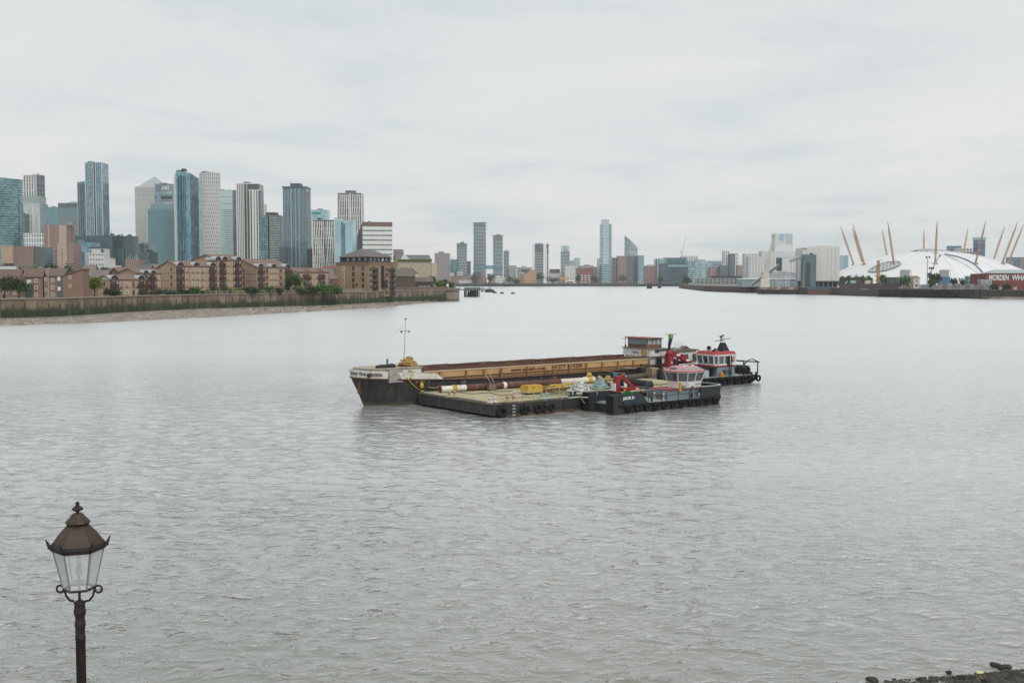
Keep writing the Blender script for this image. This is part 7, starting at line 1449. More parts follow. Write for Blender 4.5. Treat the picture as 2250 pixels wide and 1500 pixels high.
# ---------------- near pusher tug
JX, JY, JL, JB = 9.9, -4.55, 14.9, 4.2
jk = craft('pusher_tug', 'black pusher tug with white wheelhouse, pink red roof and red folding crane, nearest boat', 'tug', JX, JY)
def hullbox(parent, L_, B_, zt, m, bow=.7, name='hull'):
    pl = [(bow, 0), (L_-.8, 0), (L_, .8), (L_, B_-.8), (L_-.8, B_), (bow, B_)]; mb = MB(); mb.prism([(x*.97+.2, B_/2+(y-B_/2)*.92) for x, y in pl], -.6, zt, top=pl); return mb.build(name, m, parent)
hullbox(jk, JL, JB, .78, HBLK2); MB().prism([(.75, .1), (JL-.85, .1), (JL-.1, .85), (JL-.1, JB-.85), (JL-.85, JB-.1), (.75, JB-.1)], .78, .82).build('deck', GREYD, jk)
for y0 in (.0, JB-.95): 
    mb = MB(); mb.hexa([(.1, y0, -.3), (1.0, y0, -.3), (1.0, y0+.95, -.3), (.1, y0+.95, -.3)], [(0, y0, 1.75), (1.35, y0, 1.75), (1.35, y0+.95, 1.75), (0, y0+.95, 1.75)]); mb.build('push_knee', HBLK2, jk); MB().box(.12, .95, y0+.02, y0+.93, -.36, .1).build('knee_foot', mat('8a6a66', .8), jk); MB().box(-.09, .0, y0+.1, y0+.85, .2, 1.7).build('knee_pad', TYRE, jk)
mb = MB(); mb.hexa([(1.36, .0, .8), (4.4, .0, .8), (4.4, .3, .8), (1.36, .3, .8)], [(1.36, .02, 1.75), (3.6, .02, 1.68), (3.6, .25, 1.68), (1.36, .25, 1.75)]); mb.build('bow_bulwark', mat('2e3840', .5, .15, 1), jk)
mb = MB(); mb.hexa([(1.36, JB-.3, .8), (4.4, JB-.3, .8), (4.4, JB, .8), (1.36, JB, .8)], [(1.36, JB-.25, 1.75), (3.6, JB-.25, 1.68), (3.6, JB-.02, 1.68), (1.36, JB-.02, 1.75)]); mb.build('bow_bulwark', mat('2e3840', .5, .15, 1), jk)
MB().box(1.0, 1.35, .96, JB-.96, .3, .85).build('bow_plate', STEEL, jk)
o = text('bow_lettering', 'JACK D', WHT, jk, (sx_(1370, JY)-JX, -.012, 1.3), (R(90), 0, 0), .34, .005, bold=.016); o.scale = ((sx_(1394, JY)-sx_(1370, JY))/max(v.co.x for v in o.data.vertices), 1, 1)
MB().tube((2.35, -.02, 1.02), (2.35, .05, 1.02), .11, n=12).build('hawse_hole', BLK, jk)
for i in range(3): MB().box(3.05, 3.16, -.02, .0, .12+.22*i, .22+.22*i).build('draught_mark', WHT, jk)
mb = MB(); mb.path([(.7, -.06, .74), (JL-.9, -.06, .74), (JL+.04, .8, .74), (JL+.04, JB-.8, .74)], .11, 8); mb.build('fender_belt', TYRE, jk)
for i in range(11): tyre(jk, (1.8+1.15*i, -.14, .42+.04*(i % 2)), (0, 1, .05), .34)
for y in (1.2, 2.4, 3.3): tyre(jk, (JL+.1, y, .42), (1, 0, 0), .34)
mb = MB(); mb.path([(11.2, .05, 1.2), (13.9, .05, 1.2), (14.8, .9, 1.2), (14.8, JB-.9, 1.2)], .02, 4)
pl = [(11.4, .02), (JL-.8, .02), (JL-.02, .82), (JL-.02, JB-.82), (JL-.8, JB-.02)]
for a, b in zip(pl[:-1], pl[1:]): Lg = math.dist(a, b); d_ = ((b[0]-a[0])/Lg, (b[1]-a[1])/Lg); MB().obox(a, d_, (-d_[1], d_[0]), 0, Lg, 0, .09, .8, 1.85).build('stern_bulwark', HBLK2, jk); MB().obox(a, d_, (-d_[1], d_[0]), 0, Lg, -.04, .14, 1.85, 1.91).build('bulwark_cap', LGREY, jk)
# deckhouse and wheelhouse
dx0, dx1 = sx_(1466, JY+.75)-JX, sx_(1535, JY+.75)-JX
MB().box(dx0, dx1, .75, JB-.7, .82, 1.62).build('deckhouse', BLUEG, jk); MB().box(dx0+.3, dx1+.05, .65, JB-.6, 1.62, 1.72).build('red_coaming', mat('93484d', .6), jk)
oc = (sx_(1502, JY+JB/2, 855)-JX, JB/2); 
def octo(sx, sy, c=.55): return [(oc[0]-sx, oc[1]-sy+c*1.4), (oc[0]-sx+c*1.4, oc[1]-sy), (oc[0]+sx-c, oc[1]-sy), (oc[0]+sx, oc[1]-sy+c), (oc[0]+sx, oc[1]+sy-c), (oc[0]+sx-c, oc[1]+sy), (oc[0]-sx+c*1.4, oc[1]+sy), (oc[0]-sx, oc[1]+sy-c*1.4)]
sxh = 1.5; lo, mid_, hi = octo(sxh, 1.32, .45), octo(sxh, 1.3), octo(sxh+.27, 1.6, .5)
MB().prism(lo, 1.72, 2.32).build('wheelhouse_base', WHTC, jk); zA, zB = 2.32, 3.25
MB().prism([(oc[0]+(p[0]-oc[0])*.96, oc[1]+(p[1]-oc[1])*.96) for p in lo], zA, zB, top=[(oc[0]+(p[0]-oc[0])*.96, oc[1]+(p[1]-oc[1])*.96) for p in hi], uvpitch=(.8, .95)).build('wheelhouse_glazing', WGLS, jk)
for i in range(8):
    j = (i+1) % 8; a, b, c, d = Vector((*lo[i], zA)), Vector((*lo[j], zA)), Vector((*hi[i], zB)), Vector((*hi[j], zB)); k = max(1, round((b-a).length/.95))
    for q_ in range(k): f = q_/k; MB().tube(a.lerp(b, f), c.lerp(d, f), .055, n=5).build('window_post', WHTC, jk)
    MB().tube(c, d, .06, n=5).build('window_head', WHTC, jk); MB().tube(a, b, .05, n=5).build('window_sill', WHTC, jk)
rt = [(oc[0]+(p[0]-oc[0])*.62, oc[1]+(p[1]-oc[1])*.55) for p in hi]; ro_ = [(oc[0]+(p[0]-oc[0])*1.05, oc[1]+(p[1]-oc[1])*1.05) for p in hi]
MB().prism(ro_, zB+.03, zB+.1).build('roof_rim', REDP, jk); MB().prism([(oc[0]+(p[0]-oc[0])*1.02, oc[1]+(p[1]-oc[1])*1.02) for p in hi], zB+.1, zB+.5, top=rt).build('roof', PINKR, jk)
for i in range(8):
    j = (i+1) % 8; a, b = Vector((*hi[i], zB+.1)), Vector((*hi[j], zB+.1)); c, d = Vector((*rt[i], zB+.5)), Vector((*rt[j], zB+.5)); kk = 2 if (b-a).length > 1.8 else 1
    for q_ in range(kk):
        f0, f1 = (q_+.14)/kk, (q_+.86)/kk; P = lambda f, g: a.lerp(b, f).lerp(c.lerp(d, f), g)
        n_ = (b-a).cross(c-a).normalized()*.035; n_ = n_ if n_.z > 0 else -n_; wf = MB().quadface([P(f0, .2)+n_, P(f1, .2)+n_, P(f1, .8)+n_, P(f0, .8)+n_]).build('roof_light_frame', LGREY, jk); n2 = n_*1.5
        MB().quadface([P(f0+.05/kk, .28)+n2, P(f1-.05/kk, .28)+n2, P(f1-.05/kk, .72)+n2, P(f0+.05/kk, .72)+n2]).build('roof_light', mat('8a979b', .15, .1, 1) if i < 2 else WINM, wf)
MB().box(oc[0]-.4, oc[0]+.4, oc[1]-.3, oc[1]+.3, zB+.5, zB+.58).build('roof_hatch', OFFW, jk); MB().tube((oc[0]-.2, oc[1]+.4, zB+.62), (oc[0]+1.9, oc[1]+.7, zB+.58), .05, n=6).build('folded_mast', OFFW, jk); MB().tube((oc[0]-.2, oc[1]+.2, zB+.6), (oc[0]+1.9, oc[1]+.3, zB+.6), .035, n=6).build('folded_mast_stay', DGREY, jk)
MB().box(oc[0]+.2, oc[0]+sxh-.3, oc[1]-1.38, oc[1]-1.33, 2.05, 2.09).build('handrail', DGREY, jk); MB().box(oc[0]-sxh+.35, oc[0]-sxh+.8, oc[1]-1.36, oc[1]-1.32, 1.95, 2.2).build('vent_grille', LGREY, jk)
x = sx_(1496, JY+.5)-JX; MB().box(x-.16, x+.16, .5, .64, 1.55, 2.35).build('yellow_locker', YELP, jk); MB().box(x+.3, x+.5, .52, .64, 1.7, 2.1).build('grey_locker', MGREY, jk)
x = sx_(1523, JY+.5)-JX; MB().box(x-.1, x+.1, .5, .62, 1.5, 1.95).build('green_box', mat('2f7f7d', .5), jk)
x = dx0-.3
for i in range(6): MB().lathe([(.07, 0), (.07, .5-.04*(i % 3)), (.11, .52), (.11, .6), (.02, .62)], (x, .9+.4*i, .82), 8).build('valve', mat('8a6a5c', .7) if i % 3 else OFFW, jk)
jp = [(4.7, .12), (sx_(1420, JY)-JX, .12), (sx_(1468, JY)-JX, .12), (11.3, .12)]
JR = mat('2b3034', .6)
for a, b in (((4.55, .12), (6.2, .12)), ((6.9, .12), (11.4, .12)), ((4.6, JB-.12), (11.4, JB-.12))):
    n_ = max(1, round((b[0]-a[0])/1.5))
    for i in range(n_+1): xx = a[0]+(b[0]-a[0])*i/n_; MB().tube((xx, a[1], .82), (xx, a[1], 1.85), .03, n=6).build('rail_post', JR, jk)
    for z_ in (1.35, 1.85): MB().tube((a[0], a[1], z_), (b[0], b[1], z_), .028, n=6).build('rail', JR, jk)
for xx in (5.3, 10.6): MB().lathe([(.09, 0), (.09, .3), (.14, .32), (.14, .38), (.02, .4)], (xx, .5, .82), 10).build('bollard', BLK, jk)
# red folding crane on its bow
cx_, cy_ = sx_(1354, JY+2.1, 850)-JX, 2.1
MB().box(cx_-.35, cx_+.35, cy_-.35, cy_+.35, .82, 1.75).build('crane_base', BLK, jk); cr = MB(); cr.prism([(cx_-.3, cy_-.25), (cx_+.3, cy_-.25), (cx_+.3, cy_+.25), (cx_-.3, cy_+.25)], 1.75, 3.1, top=[(cx_-.18, cy_-.2), (cx_+.32, cy_-.2), (cx_+.32, cy_+.2), (cx_-.18, cy_+.2)]); cr.build('crane_column', REDC, jk)
def beam(p, r_, w0, h0, w1, h1, m, parent, nm):
    p, r_ = Vector(p), Vector(r_); d = (r_-p).normalized(); s = d.cross(Vector((0, 0, 1))).normalized(); u_ = s.cross(d); mb = MB(); A_ = [p+s*w0+u_*-h0, p-s*w0+u_*-h0, p-s*w0+u_*h0, p+s*w0+u_*h0]; B_ = [r_+s*w1+u_*-h1, r_-s*w1+u_*-h1, r_-s*w1+u_*h1, r_+s*w1+u_*h1]
    mb.raw(A_+B_, [(0, 1, 2, 3), (7, 6, 5, 4), (0, 4, 5, 1), (1, 5, 6, 2), (2, 6, 7, 3), (3, 7, 4, 0)]); return mb.build(nm, m, parent)
beam((cx_-.05, cy_, 3.0), (cx_+.75, cy_-.1, 3.15), .16, .2, .15, .18, REDC, jk, 'crane_knuckle'); beam((cx_+.6, cy_-.15, 3.2), (cx_+2.0, cy_-.3, 1.95), .14, .2, .12, .14, REDC, jk, 'crane_boom'); beam((cx_+.3, cy_-.45, 1.98), (cx_+2.4, cy_-.5, 2.06), .14, .17, .14, .15, REDC, jk, 'crane_outer_boom'); MB().box(cx_+1.9, cx_+2.2, cy_-.66, cy_-.6, 1.96, 2.08).build('crane_label', WHT, jk); MB().box(cx_+.35, cx_+.6, cy_-.66, cy_-.6, 1.88, 2.05).build('crane_label', mat('c98a3a', .6), jk)
MB().tube((cx_+2.4, cy_-.5, 2.06), (cx_+3.3, cy_-.5, 2.0), .11, n=8).build('crane_ram', DGREY, jk); MB().box(cx_-.42, cx_-.32, cy_-.3, cy_+.3, 1.9, 2.6).build('white_plate', WHTC, jk)
rope_heap('rope_pile', 'bright green rope tangle on the near tug foredeck', JX+cx_+1.9, JY+cy_+.5, 1.4, .6, .35, .3, .04, 8, mat('2f9a5c', .8), 21)
rope('mooring_rope', 'tan rope looping from the pontoon to the push knee of the near tug', [wp(*lc(1277, 872, 1.35)), wp(JX+.5, JY+JB-.4, 1.2), wp(JX+1.0, JY+JB-1.0, 1.75)], .045, ROPEY, 14, .55)

# ---------------- far tug with the red crane
TX, TY, TL, TB = 28.6, 8.05, 15.7, 4.2
tg = craft('work_tug', 'black work tug with red roofed white wheelhouse and black mast, rightmost boat', 'tug', TX, TY)
hullbox(tg, TL, TB, .95, HBLK2); MB().prism([(.75, .1), (TL-.85, .1), (TL-.1, .85), (TL-.1, TB-.85), (TL-.85, TB-.1), (.75, TB-.1)], .95, .99).build('deck', GREYD, tg)
for y0 in (0, TB-.95):
    mb = MB(); mb.hexa([(.1, y0, -.3), (1.1, y0, -.3), (1.1, y0+.95, -.3), (.1, y0+.95, -.3)], [(0, y0+.1, 2.25), (.9, y0+.1, 2.25), (.9, y0+.85, 2.25), (0, y0+.85, 2.25)]); mb.build('push_knee', HBLK2, tg); MB().box(.1, .8, y0+.15, y0+.8, 2.25, 2.35).build('knee_cap', RUST, tg); MB().lathe([(.08, 0), (.08, .25), (.16, .27), (.16, .34), (.03, .36)], (.45, y0+.47, 2.35), 8).build('knee_bollard', DGREY, tg)
mb = MB(); mb.path([(.7, -.06, .9), (TL-.9, -.06, .9), (TL+.04, .8, .9), (TL+.04, TB-.8, .9)], .12, 8); mb.build('fender_belt', TYRE, tg)
for i in range(12): tyre(tg, (2+1.25*i, -.15, .5+.05*(i % 2)), (0, 1, .05), .42)
for y in (.7, 1.7, 2.7, 3.6): tyre(tg, (TL+.12, y, .55), (1, 0, 0), .42)
tyre(tg, (TL+.25, .35, .8), (.6, -.8, 0), .5)
def tz(v, u): return zat(v, wp(sx_(u, TY+.5)).y + (TY+.5)*FM.y)
bx0, bx1 = sx_(1576, TY+.55)-TX, sx_(1615, TY+.5)-TX
MB().box(bx0, bx1, .55, TB-.55, .99, 2.1).build('deckhouse', BLUEG, tg); MB().box(bx0-.5, bx1+.02, .5, TB-.5, 2.1, 2.28).build('red_band', mat('8a3038', .6), tg)
vx0, vx1 = sx_(1574, TY+.5, 795)-TX, bx1+.0; c1 = .35
wl = [(vx0, c1+.5), (vx0+c1, .5), (vx1, .5), (vx1, TB-.5), (vx0+c1, TB-.5), (vx0, TB-.5-c1)]; wh = [(vx0-.15, c1+.42), (vx0+c1-.1, .42), (vx1, .45), (vx1, TB-.45), (vx0+c1-.1, TB-.42), (vx0-.15, TB-.42-c1)]
MB().prism(wl, 2.28, 2.45).build('wheelhouse_base', WHTC, tg); ccx, ccy = (vx0+vx1)/2, TB/2
sh_ = lambda P, k: [(ccx+(p[0]-ccx)*k, ccy+(p[1]-ccy)*k) for p in P]
MB().prism(sh_(wl, .97), 2.45, 3.4, top=sh_(wh, .97), uvpitch=(.8, 1)).build('wheelhouse_glazing', WGLS, tg)
for i in range(6):
    j = (i+1) % 6; a, b, c, d = Vector((*wl[i], 2.45)), Vector((*wl[j], 2.45)), Vector((*wh[i], 3.4)), Vector((*wh[j], 3.4)); k = max(1, round((b-a).length/.9))
    for q_ in range(k): f = q_/k; MB().tube(a.lerp(b, f), c.lerp(d, f), .09, n=5).build('window_post', WHTC, tg)
    MB().tube(c, d, .08, n=5).build('window_head', WHTC, tg)
MB().box(vx1-.95, vx1+.03, .42, .52, 2.28, 3.4).build('side_panel', WHTC, tg); MB().box(vx1-1.38, vx1-.97, .4, .5, 2.3, 3.35).build('open_door', BLK, tg)
MB().prism(sh_(wh, 1.05), 3.42, 3.52).build('roof_rim', WHTC, tg); MB().prism(sh_(wh, 1.04), 3.52, 3.86, top=sh_(wh, .93)).build('roof', mat('a5474b', .6, .2, 1.5), tg)
MB().box(vx1-.75, vx1-.25, .36, .42, 2.65, 3.2).build('sign_plate', mat('8f2530', .6), tg); mb = MB(); mb.path([(vx1-.6, .34, 3.1), (vx1-.58, .34, 2.85), (vx1-.5, .34, 2.75), (vx1-.42, .34, 2.85), (vx1-.4, .34, 3.1)], .03, 5); mb.build('sign_letter', WHT, tg)
MB().prism([(vx1-1.0, 1.4), (vx1, 1.4), (vx1, TB-1.7), (vx1-1.0, TB-1.7)], 3.86, 4.8, top=[(vx1-.75, 1.7), (vx1-.35, 1.7), (vx1-.35, TB-2.0), (vx1-.75, TB-2.0)]).build('mast_cone', BLK, tg)
for dx_, h in ((-.8, 5.45), (-.5, 5.6), (-.25, 5.4)): MB().tube((vx1+dx_, 2, 4.9), (vx1+dx_+.05, 2, h), .07, n=6).build('mast_post', OFFW if dx_ > -.7 else BLK, tg)
MB().tube((vx1-1.8, 2, 5.0), (vx1+.9, 2, 5.25), .04, n=5).build('aerial_bar', BLK, tg); MB().box(vx1-.55, vx1-.35, 1.9, 2.1, 5.58, 5.7).build('mast_light', BLK, tg); MB().box(vx1-.95, vx1-.72, 1.9, 2.1, 5.4, 5.6).build('mast_light', BLK, tg)
def zroof(v, x): return zat(v, wp(TX+x, TY+1).y)
for u, vt, big, yy in ((1557, 763, 1, 3.2), (1571, 765, 0, 2.2), (1585, 766, 1, 1.3)):
    x = sx_(u, TY+yy, 772)-TX; MB().tube((x, yy, 3.8), (x, yy, zroof(vt+4, x)), .06, n=6).build('light_post', BLK, tg); h = zroof(vt+3, x); MB().tube((x-.22, yy-.2, h), (x+.1, yy, h), .24 if big else .12, n=12).build('searchlight', BLK, tg)
MB().sphere((vx0+.1, 1.0, 4.0), (.18, .18, .16), 8, 6).build('horn', BLK, tg)
for q_ in (.25, .45): x = bx0+(bx1-bx0)*(.5+q_*.5); MB().tube((x, .35, 1.0), (x, .35, 3.4), .05, n=6).build('exhaust_pipe', BLK, tg)
x = bx0+.9; MB().box(x, x+.18, .48, .56, 1.2, 1.75).build('vent', BLK, tg); MB().box(x+.3, x+.48, .48, .56, 1.2, 1.75).build('vent', BLK, tg)
for i in range(4): MB().box(bx0+1.6+.2*i, bx0+1.68+.2*i, .5, .56, 1.2, 1.7).build('louvre', DGREY, tg)
MB().sphere((bx0+.5, .3, 1.25), (.28, .22, .3), 10, 8).build('orange_float', mat('c07a3a', .6), tg); MB().box(bx0+.2, bx0+.8, .12, .5, .99, 1.1).build('yellow_tray', YELP, tg)
for i in range(7): MB().box(bx0-.55+.06*i, bx0-.15+.06*i, 1.0, 1.8, 1.0+.17*i, 1.06+.17*i).build('ladder_step', DGREY, tg)
MB().box(bx0-1.6, bx0-.9, 1.0, 1.8, .99, 1.75).build('pale_locker', mat('aab4b6', .7), tg); MB().box(bx0-2.4, bx0-1.9, 1.2, 1.7, .99, 1.6).build('blue_drum', mat('2f5f8f', .5), tg); MB().box(bx0-3.6, bx0-2.9, 1.2, 1.8, .99, 1.7).build('white_box', OFFW, tg)
# stern gear
sx0 = sx_(1624, TY+1)-TX; ST = mat('2a2c2d', .7, .2, 1)
for y in (1.0, 3.2): MB().tube((sx0, y, .99), (sx0+1.2, y, 2.5), .08, n=6).build('frame_leg', ST, tg); MB().tube((sx0+1.2, y, 2.5), (sx0+3.4, y, 2.35), .07, n=6).build('frame_bar', ST, tg); MB().tube((sx0+3.3, y, .99), (sx0+3.3, y, 2.35), .07, n=6).build('frame_leg', ST, tg)
mb = MB(); mb.path([(sx0+1.0, 1.0, 2.5), (sx0+2.2, .9, 2.75), (sx0+3.6, 1.0, 2.3)], .06, 6); mb.build('towing_arch', ST, tg); MB().tube((sx0+1.2, 1.0, 2.5), (sx0+1.2, 3.2, 2.5), .07, n=6).build('frame_bar', ST, tg)
MB().tube((sx0+1.7, 1.2, 1.5), (sx0+1.7, 2.8, 1.5), .5, n=14).build('winch_drum', mat('3a3735', .8, .2, 3), tg); MB().box(sx0+1.1, sx0+2.4, 1.0, 3, .99, 1.2).build('winch_bed', ST, tg)
for xx in (TL-1.5, TL-.7): MB().lathe([(.13, 0), (.13, .75), (.19, .78), (.19, .9), (.03, .92)], (xx, .8, .99), 10).build('bollard', BLK, tg)
for y in (.15, TB-.15):
    for i in range(3): xx = sx0-.2+i*.6; MB().tube((xx, y, .99), (xx, y, 1.7), .03, n=5).build('rail_post', ST, tg)
    MB().tube((sx0-.2, y, 1.7), (sx0+1.0, y, 1.7), .03, n=5).build('rail', ST, tg)
# red knuckle boom crane on the far tug's foredeck
kx_, ky_ = sx_(1470, TY+3.0, 800), TY+3.0; kc = craft('knuckle_crane', 'tall dark red knuckle boom crane with green head, before the barge wheelhouse', 'crane', kx_, ky_, .99); hz1 = zat(770, wp(kx_, ky_).y)-.99; fl = zat(807, wp(kx_, ky_).y)-.99
MB().lathe([(.52, 0), (.48, fl-.1)], n=14).build('pedestal', mat('9c2a30', .5, .15, 1), kc); MB().lathe([(.72, fl-.12), (.72, fl), (.5, fl+.02)], n=18).build('flange', mat('b5a8a2', .6, .2, 2), kc)
for i in range(6): q_ = i*math.pi/3; MB().box(.42*math.cos(q_)-.05, .42*math.cos(q_)+.05, .42*math.sin(q_)-.05, .42*math.sin(q_)+.05, .1, fl-.13).build('gusset', mat('8a2228', .5), kc)
mb = MB(); mb.prism([(-.42, -.4), (.42, -.4), (.42, .4), (-.42, .4)], fl+.02, hz1-.4, top=[(-.34, -.34), (.4, -.34), (.4, .34), (-.34, .34)]); mb.build('column', REDC, kc); MB().sphere((0, -.05, hz1-.35), (.45, .42, .4), 10, 8).build('column_head', REDC, kc)
beam((.0, -.1, hz1-.25), (1.6, -.2, hz1-.75), .25, .3, .22, .24, REDC, kc, 'inner_boom'); beam((1.5, -.3, hz1-.7), (3.0, -.5, hz1-1.55), .28, .3, .22, .26, REDC, kc, 'folded_boom'); beam((.5, .35, hz1-.9), (2.6, .3, hz1-1.7), .14, .16, .12, .13, mat('6b1d22', .5), kc, 'outer_boom')
MB().box(.75, 1.35, -.46, -.42, hz1-.62, hz1-.42).build('boom_label', WHT, kc); MB().box(2.0, 2.6, -.78, -.74, hz1-1.25, hz1-1.05).build('boom_label', WHT, kc); MB().tube((.45, -.25, hz1-1.6), (1.3, -.3, hz1-.75), .12, n=8).build('ram', BLK, kc); MB().box(.4, .9, -.5, -.1, hz1-1.9, hz1-1.1).build('valve_block', BLK, kc); MB().tube((0, -.42, hz1-1.35), (0, -.45, hz1-1.35), .14, n=12).build('round_label', LGREY, kc)
gz_ = zat(739, wp(kx_, ky_).y)-.99; hd = sx_(1481, ky_, 742)-kx_
beam((.45, .5, hz1-.3), (hd*.7, .5, gz_-1.0), .09, .11, .1, .12, BLK, kc, 'black_arm'); beam((hd*.7, .5, gz_-1.05), (hd, .5, gz_-.2), .12, .13, .16, .16, BLK, kc, 'black_arm'); MB().tube((hd*.2, .45, hz1), (hd*.75, .45, gz_-.6), .025, n=5).build('hose', BLK, kc); MB().box(hd-.2, hd+.2, .3, .7, gz_-.25, gz_+.18).build('green_head', mat('6fae5a', .5), kc); MB().tube((hd-.95, .5, gz_+.22), (hd+.9, .5, gz_+.24), .04, n=6).build('spreader_bar', mat('a9b0a5', .6), kc); MB().box(-1.6, .3, .2, .7, hz1-.05, hz1+.1).build('counter_beam', BLK, kc)
rope('mooring_rope', 'taut pale wire from the barge to the far tug knee', [wp(SX0+33, SY0+.2, 2.3), wp(TX+.5, TY+TB-.5, 2.3)], .03, LGREY, 6, .1)
rope('mooring_rope', 'second pale rope from the pontoon fenders up to the barge stern', [wp(*lc(1340, 842, 1.4)), wp(*lc(1372, 820, 2.2)), wp(SX0+30, SY0, 2.2)], .035, ROPEY, 8, .1)

# loose gear on the pontoon deck
def deck_rope(label, uv, r, m, z=.05): return rope('deck_rope', label, [wp(*lc(u, v, DZ+z)) for u, v in uv], r, m, 5, 0., 'loose ropes on the pontoon')
BRR = mat('6b5040', .9, .3, 4)
deck_rope('brown hose lying along the left edge of the pontoon', ((1000, 873), (1030, 877), (1062, 882), (1090, 885), (1125, 884)), .05, BRR)
deck_rope('thin dark line across the pontoon deck below the pile', ((1010, 862), (1040, 865), (1075, 862), (1100, 868), (1128, 866)), .03, BRR)
deck_rope('tan rope snaking beside the yellow tank', ((1128, 874), (1145, 871), (1160, 873), (1182, 872), (1200, 869)), .04, ROPEY)
deck_rope('pale rope tail leading from the white rope heap', ((1300, 870), (1290, 873), (1270, 872), (1252, 874), (1240, 871)), .045, ROPEW)
deck_rope('green tinged rope behind the yellow frames', ((1200, 852), (1220, 853), (1245, 849), (1262, 851)), .04, ROPEG)
for i, (u, v, ln_, rz_, c, lab) in enumerate(((1040, 858, 2.6, .3, '7d6d5a', 'weathered plank lying behind the tilted frame'), (1105, 860, 1.9, -.2, '8f8068', 'short pale plank on the open deck'), (1228, 864, 2.4, .1, '6f6250', 'dark plank beside the yellow frames'), (1270, 858, 2.0, .5, '8a7c66', 'plank leading to the white rope heap'), (1345, 852, 2.2, .15, '5d5346', 'dark plank behind the red deck crane'))):
    x, y, z = lc(u, v, DZ); ob = MB().box(-ln_/2, ln_/2, -.14, .14, 0, .06).build('deck_plank', mat(c, .9, .3, 3)); ob.location = wp(x, y, DZ+.03); ob.rotation_euler = (0, 0, FR+rz_); tag(ob, lab, 'plank', 'loose planks on the pontoon')
for i, (u, v, c, lab) in enumerate(((1018, 855, '4d5a6a', 'blue grey oil drum by the pile'), (1218, 846, '6a4a3c', 'rusty oil drum behind the yellow frames'), (1352, 836, '3f6f8f', 'blue drum among the fenders'))):
    x, y, z = lc(u, v, DZ); t = craft('oil_drum', lab, 'drum', x, y, DZ, 'oil drums on the pontoon'); MB().lathe([(.27, 0), (.28, .02), (.28, .82), (.27, .85)], n=14).build('body', mat(c, .7, .3, 3), t)
    for z_ in (.28, .56): MB().torus((0, 0, z_), (0, 0, 1), .28, .018, 16, 5).build('hoop', mat(c, .7, .3, 3), t)
# ------------------------------------------------------------------ lamp on the near quay
LD = 10.5; lx = xat(174.5, LD, 1300); QZ = 5.0
def lz(v): return zat(v, LD)-QZ
lamp = thing('lamp_post', 'old iron lamp post with six sided glass lantern and brown copper roof', 'lamp', (lx, LD, QZ)); IRON = mat('2c2826', .6, .25, 6, bump=.1); COPP = mat('3f342d', .55, .3, 4, metal=.2, bump=.08, col2='423a34'); pxm = LD/FPX*1.0
def pr(w): return w*pxm/2
PH = R(18)
r0 = pr(21)
MB().lathe([(.16, 0), (.17, .12), (.13, .18), (.12, .8), (.14, .85), (r0*1.15, .95), (r0, 1.05), (r0, lz(1404)), (r0*1.08, lz(1403)), (r0*1.08, lz(1398)), (r0, lz(1396)), (r0*.98, lz(1378)), (r0*1.12, lz(1374)), (r0*1.12, lz(1365)), (r0*.98, lz(1362)), (r0*1.0, lz(1352)), (r0*1.2, lz(1348)), (r0*1.25, lz(1340)), (r0*1.1, lz(1334)), (r0*1.1, lz(1326)), (r0*1.25, lz(1322)), (r0*.6, lz(1318))], n=20).build('post', IRON, lamp)
zb_, zt_ = lz(1291), lz(1203); rb_, rt_ = pr(66), pr(107)
MB().lathe([(pr(10)*.6, lz(1322)), (pr(9)*.6, lz(1290))], n=10).build('stem', IRON, lamp)
for k in range(2):
    q_ = PH*0 + k*math.pi; c, s = math.cos(q_), math.sin(q_); P = lambda w, v: (pr(w)*c, pr(w)*s, lz(v)); mb = MB(); mb.path([P(26, 1320), P(44, 1318), P(60, 1308), P(66, 1296), P(72, 1288)], [.012, .012, .011, .011, .012], 8)
    b_ = mb.build('bracket', IRON, lamp); MB().torus(P(85, 1293), (s, -c, 0), pr(16), .011, 16, 6).build('scroll_ring', IRON, b_)
def hexr(r): return [(r*math.cos(PH+math.pi*k/3), r*math.sin(PH+math.pi*k/3)) for k in range(6)]
HB_, HT_ = hexr(rb_), hexr(rt_); mb = MB()
for k in range(6): j = (k+1) % 6; mb.tube((*HB_[k], zb_), (*HB_[j], zb_), .013, n=6)
mb.build('lower_frame', IRON, lamp)
for k in range(6): MB().tube((*HB_[k], zb_), (*HT_[k], zt_), .007, n=6).build('glazing_bar', mat('7d8482', .6), lamp)
gm, gt, gb = mk('lantern_glass'); gb.inputs['Base Color'].default_value = (.74, .78, .78, 1); gb.inputs['Roughness'].default_value = .12; gb.inputs['Transmission Weight'].default_value = .0; gb.inputs['Alpha'].default_value = .34; gb.inputs['Specular IOR Level'].default_value = .5
gn = nd(gt, 'ShaderNodeTexNoise'); gn.inputs['Scale'].default_value = 14; gr = nd(gt, 'ShaderNodeMapRange'); gt.links.new(gn.outputs['Fac'], gr.inputs['Value']); gr.inputs['To Min'].default_value = .38; gr.inputs['To Max'].default_value = .66; gt.links.new(gr.outputs[0], gb.inputs['Alpha'])
for k in range(6):
    j = (k+1) % 6; MB().quadface([(*HB_[k], zb_), (*HB_[j], zb_), (*HT_[j], zt_), (*HT_[k], zt_)]).build('pane', gm, lamp)
# bulb
MB().lathe([(.012, zb_), (.012, lz(1262))], n=8).build('lamp_stem', STEEL, lamp); MB().lathe([(.03, lz(1262)), (.034, lz(1250)), (.026, lz(1248)), (.022, lz(1240))], n=12).build('bulb_socket', mat('8b908f', .5), lamp); MB().lathe([(.014, lz(1240)), (.024, lz(1232)), (.022, lz(1222)), (.004, lz(1219))], n=12).build('bulb', mat('d8c9a5', .3, .05), lamp); MB().lathe([(pr(40)*.6, lz(1277)), (pr(42)*.6, lz(1275))], n=12).build('reflector_disc', mat('7b8381', .5), lamp)
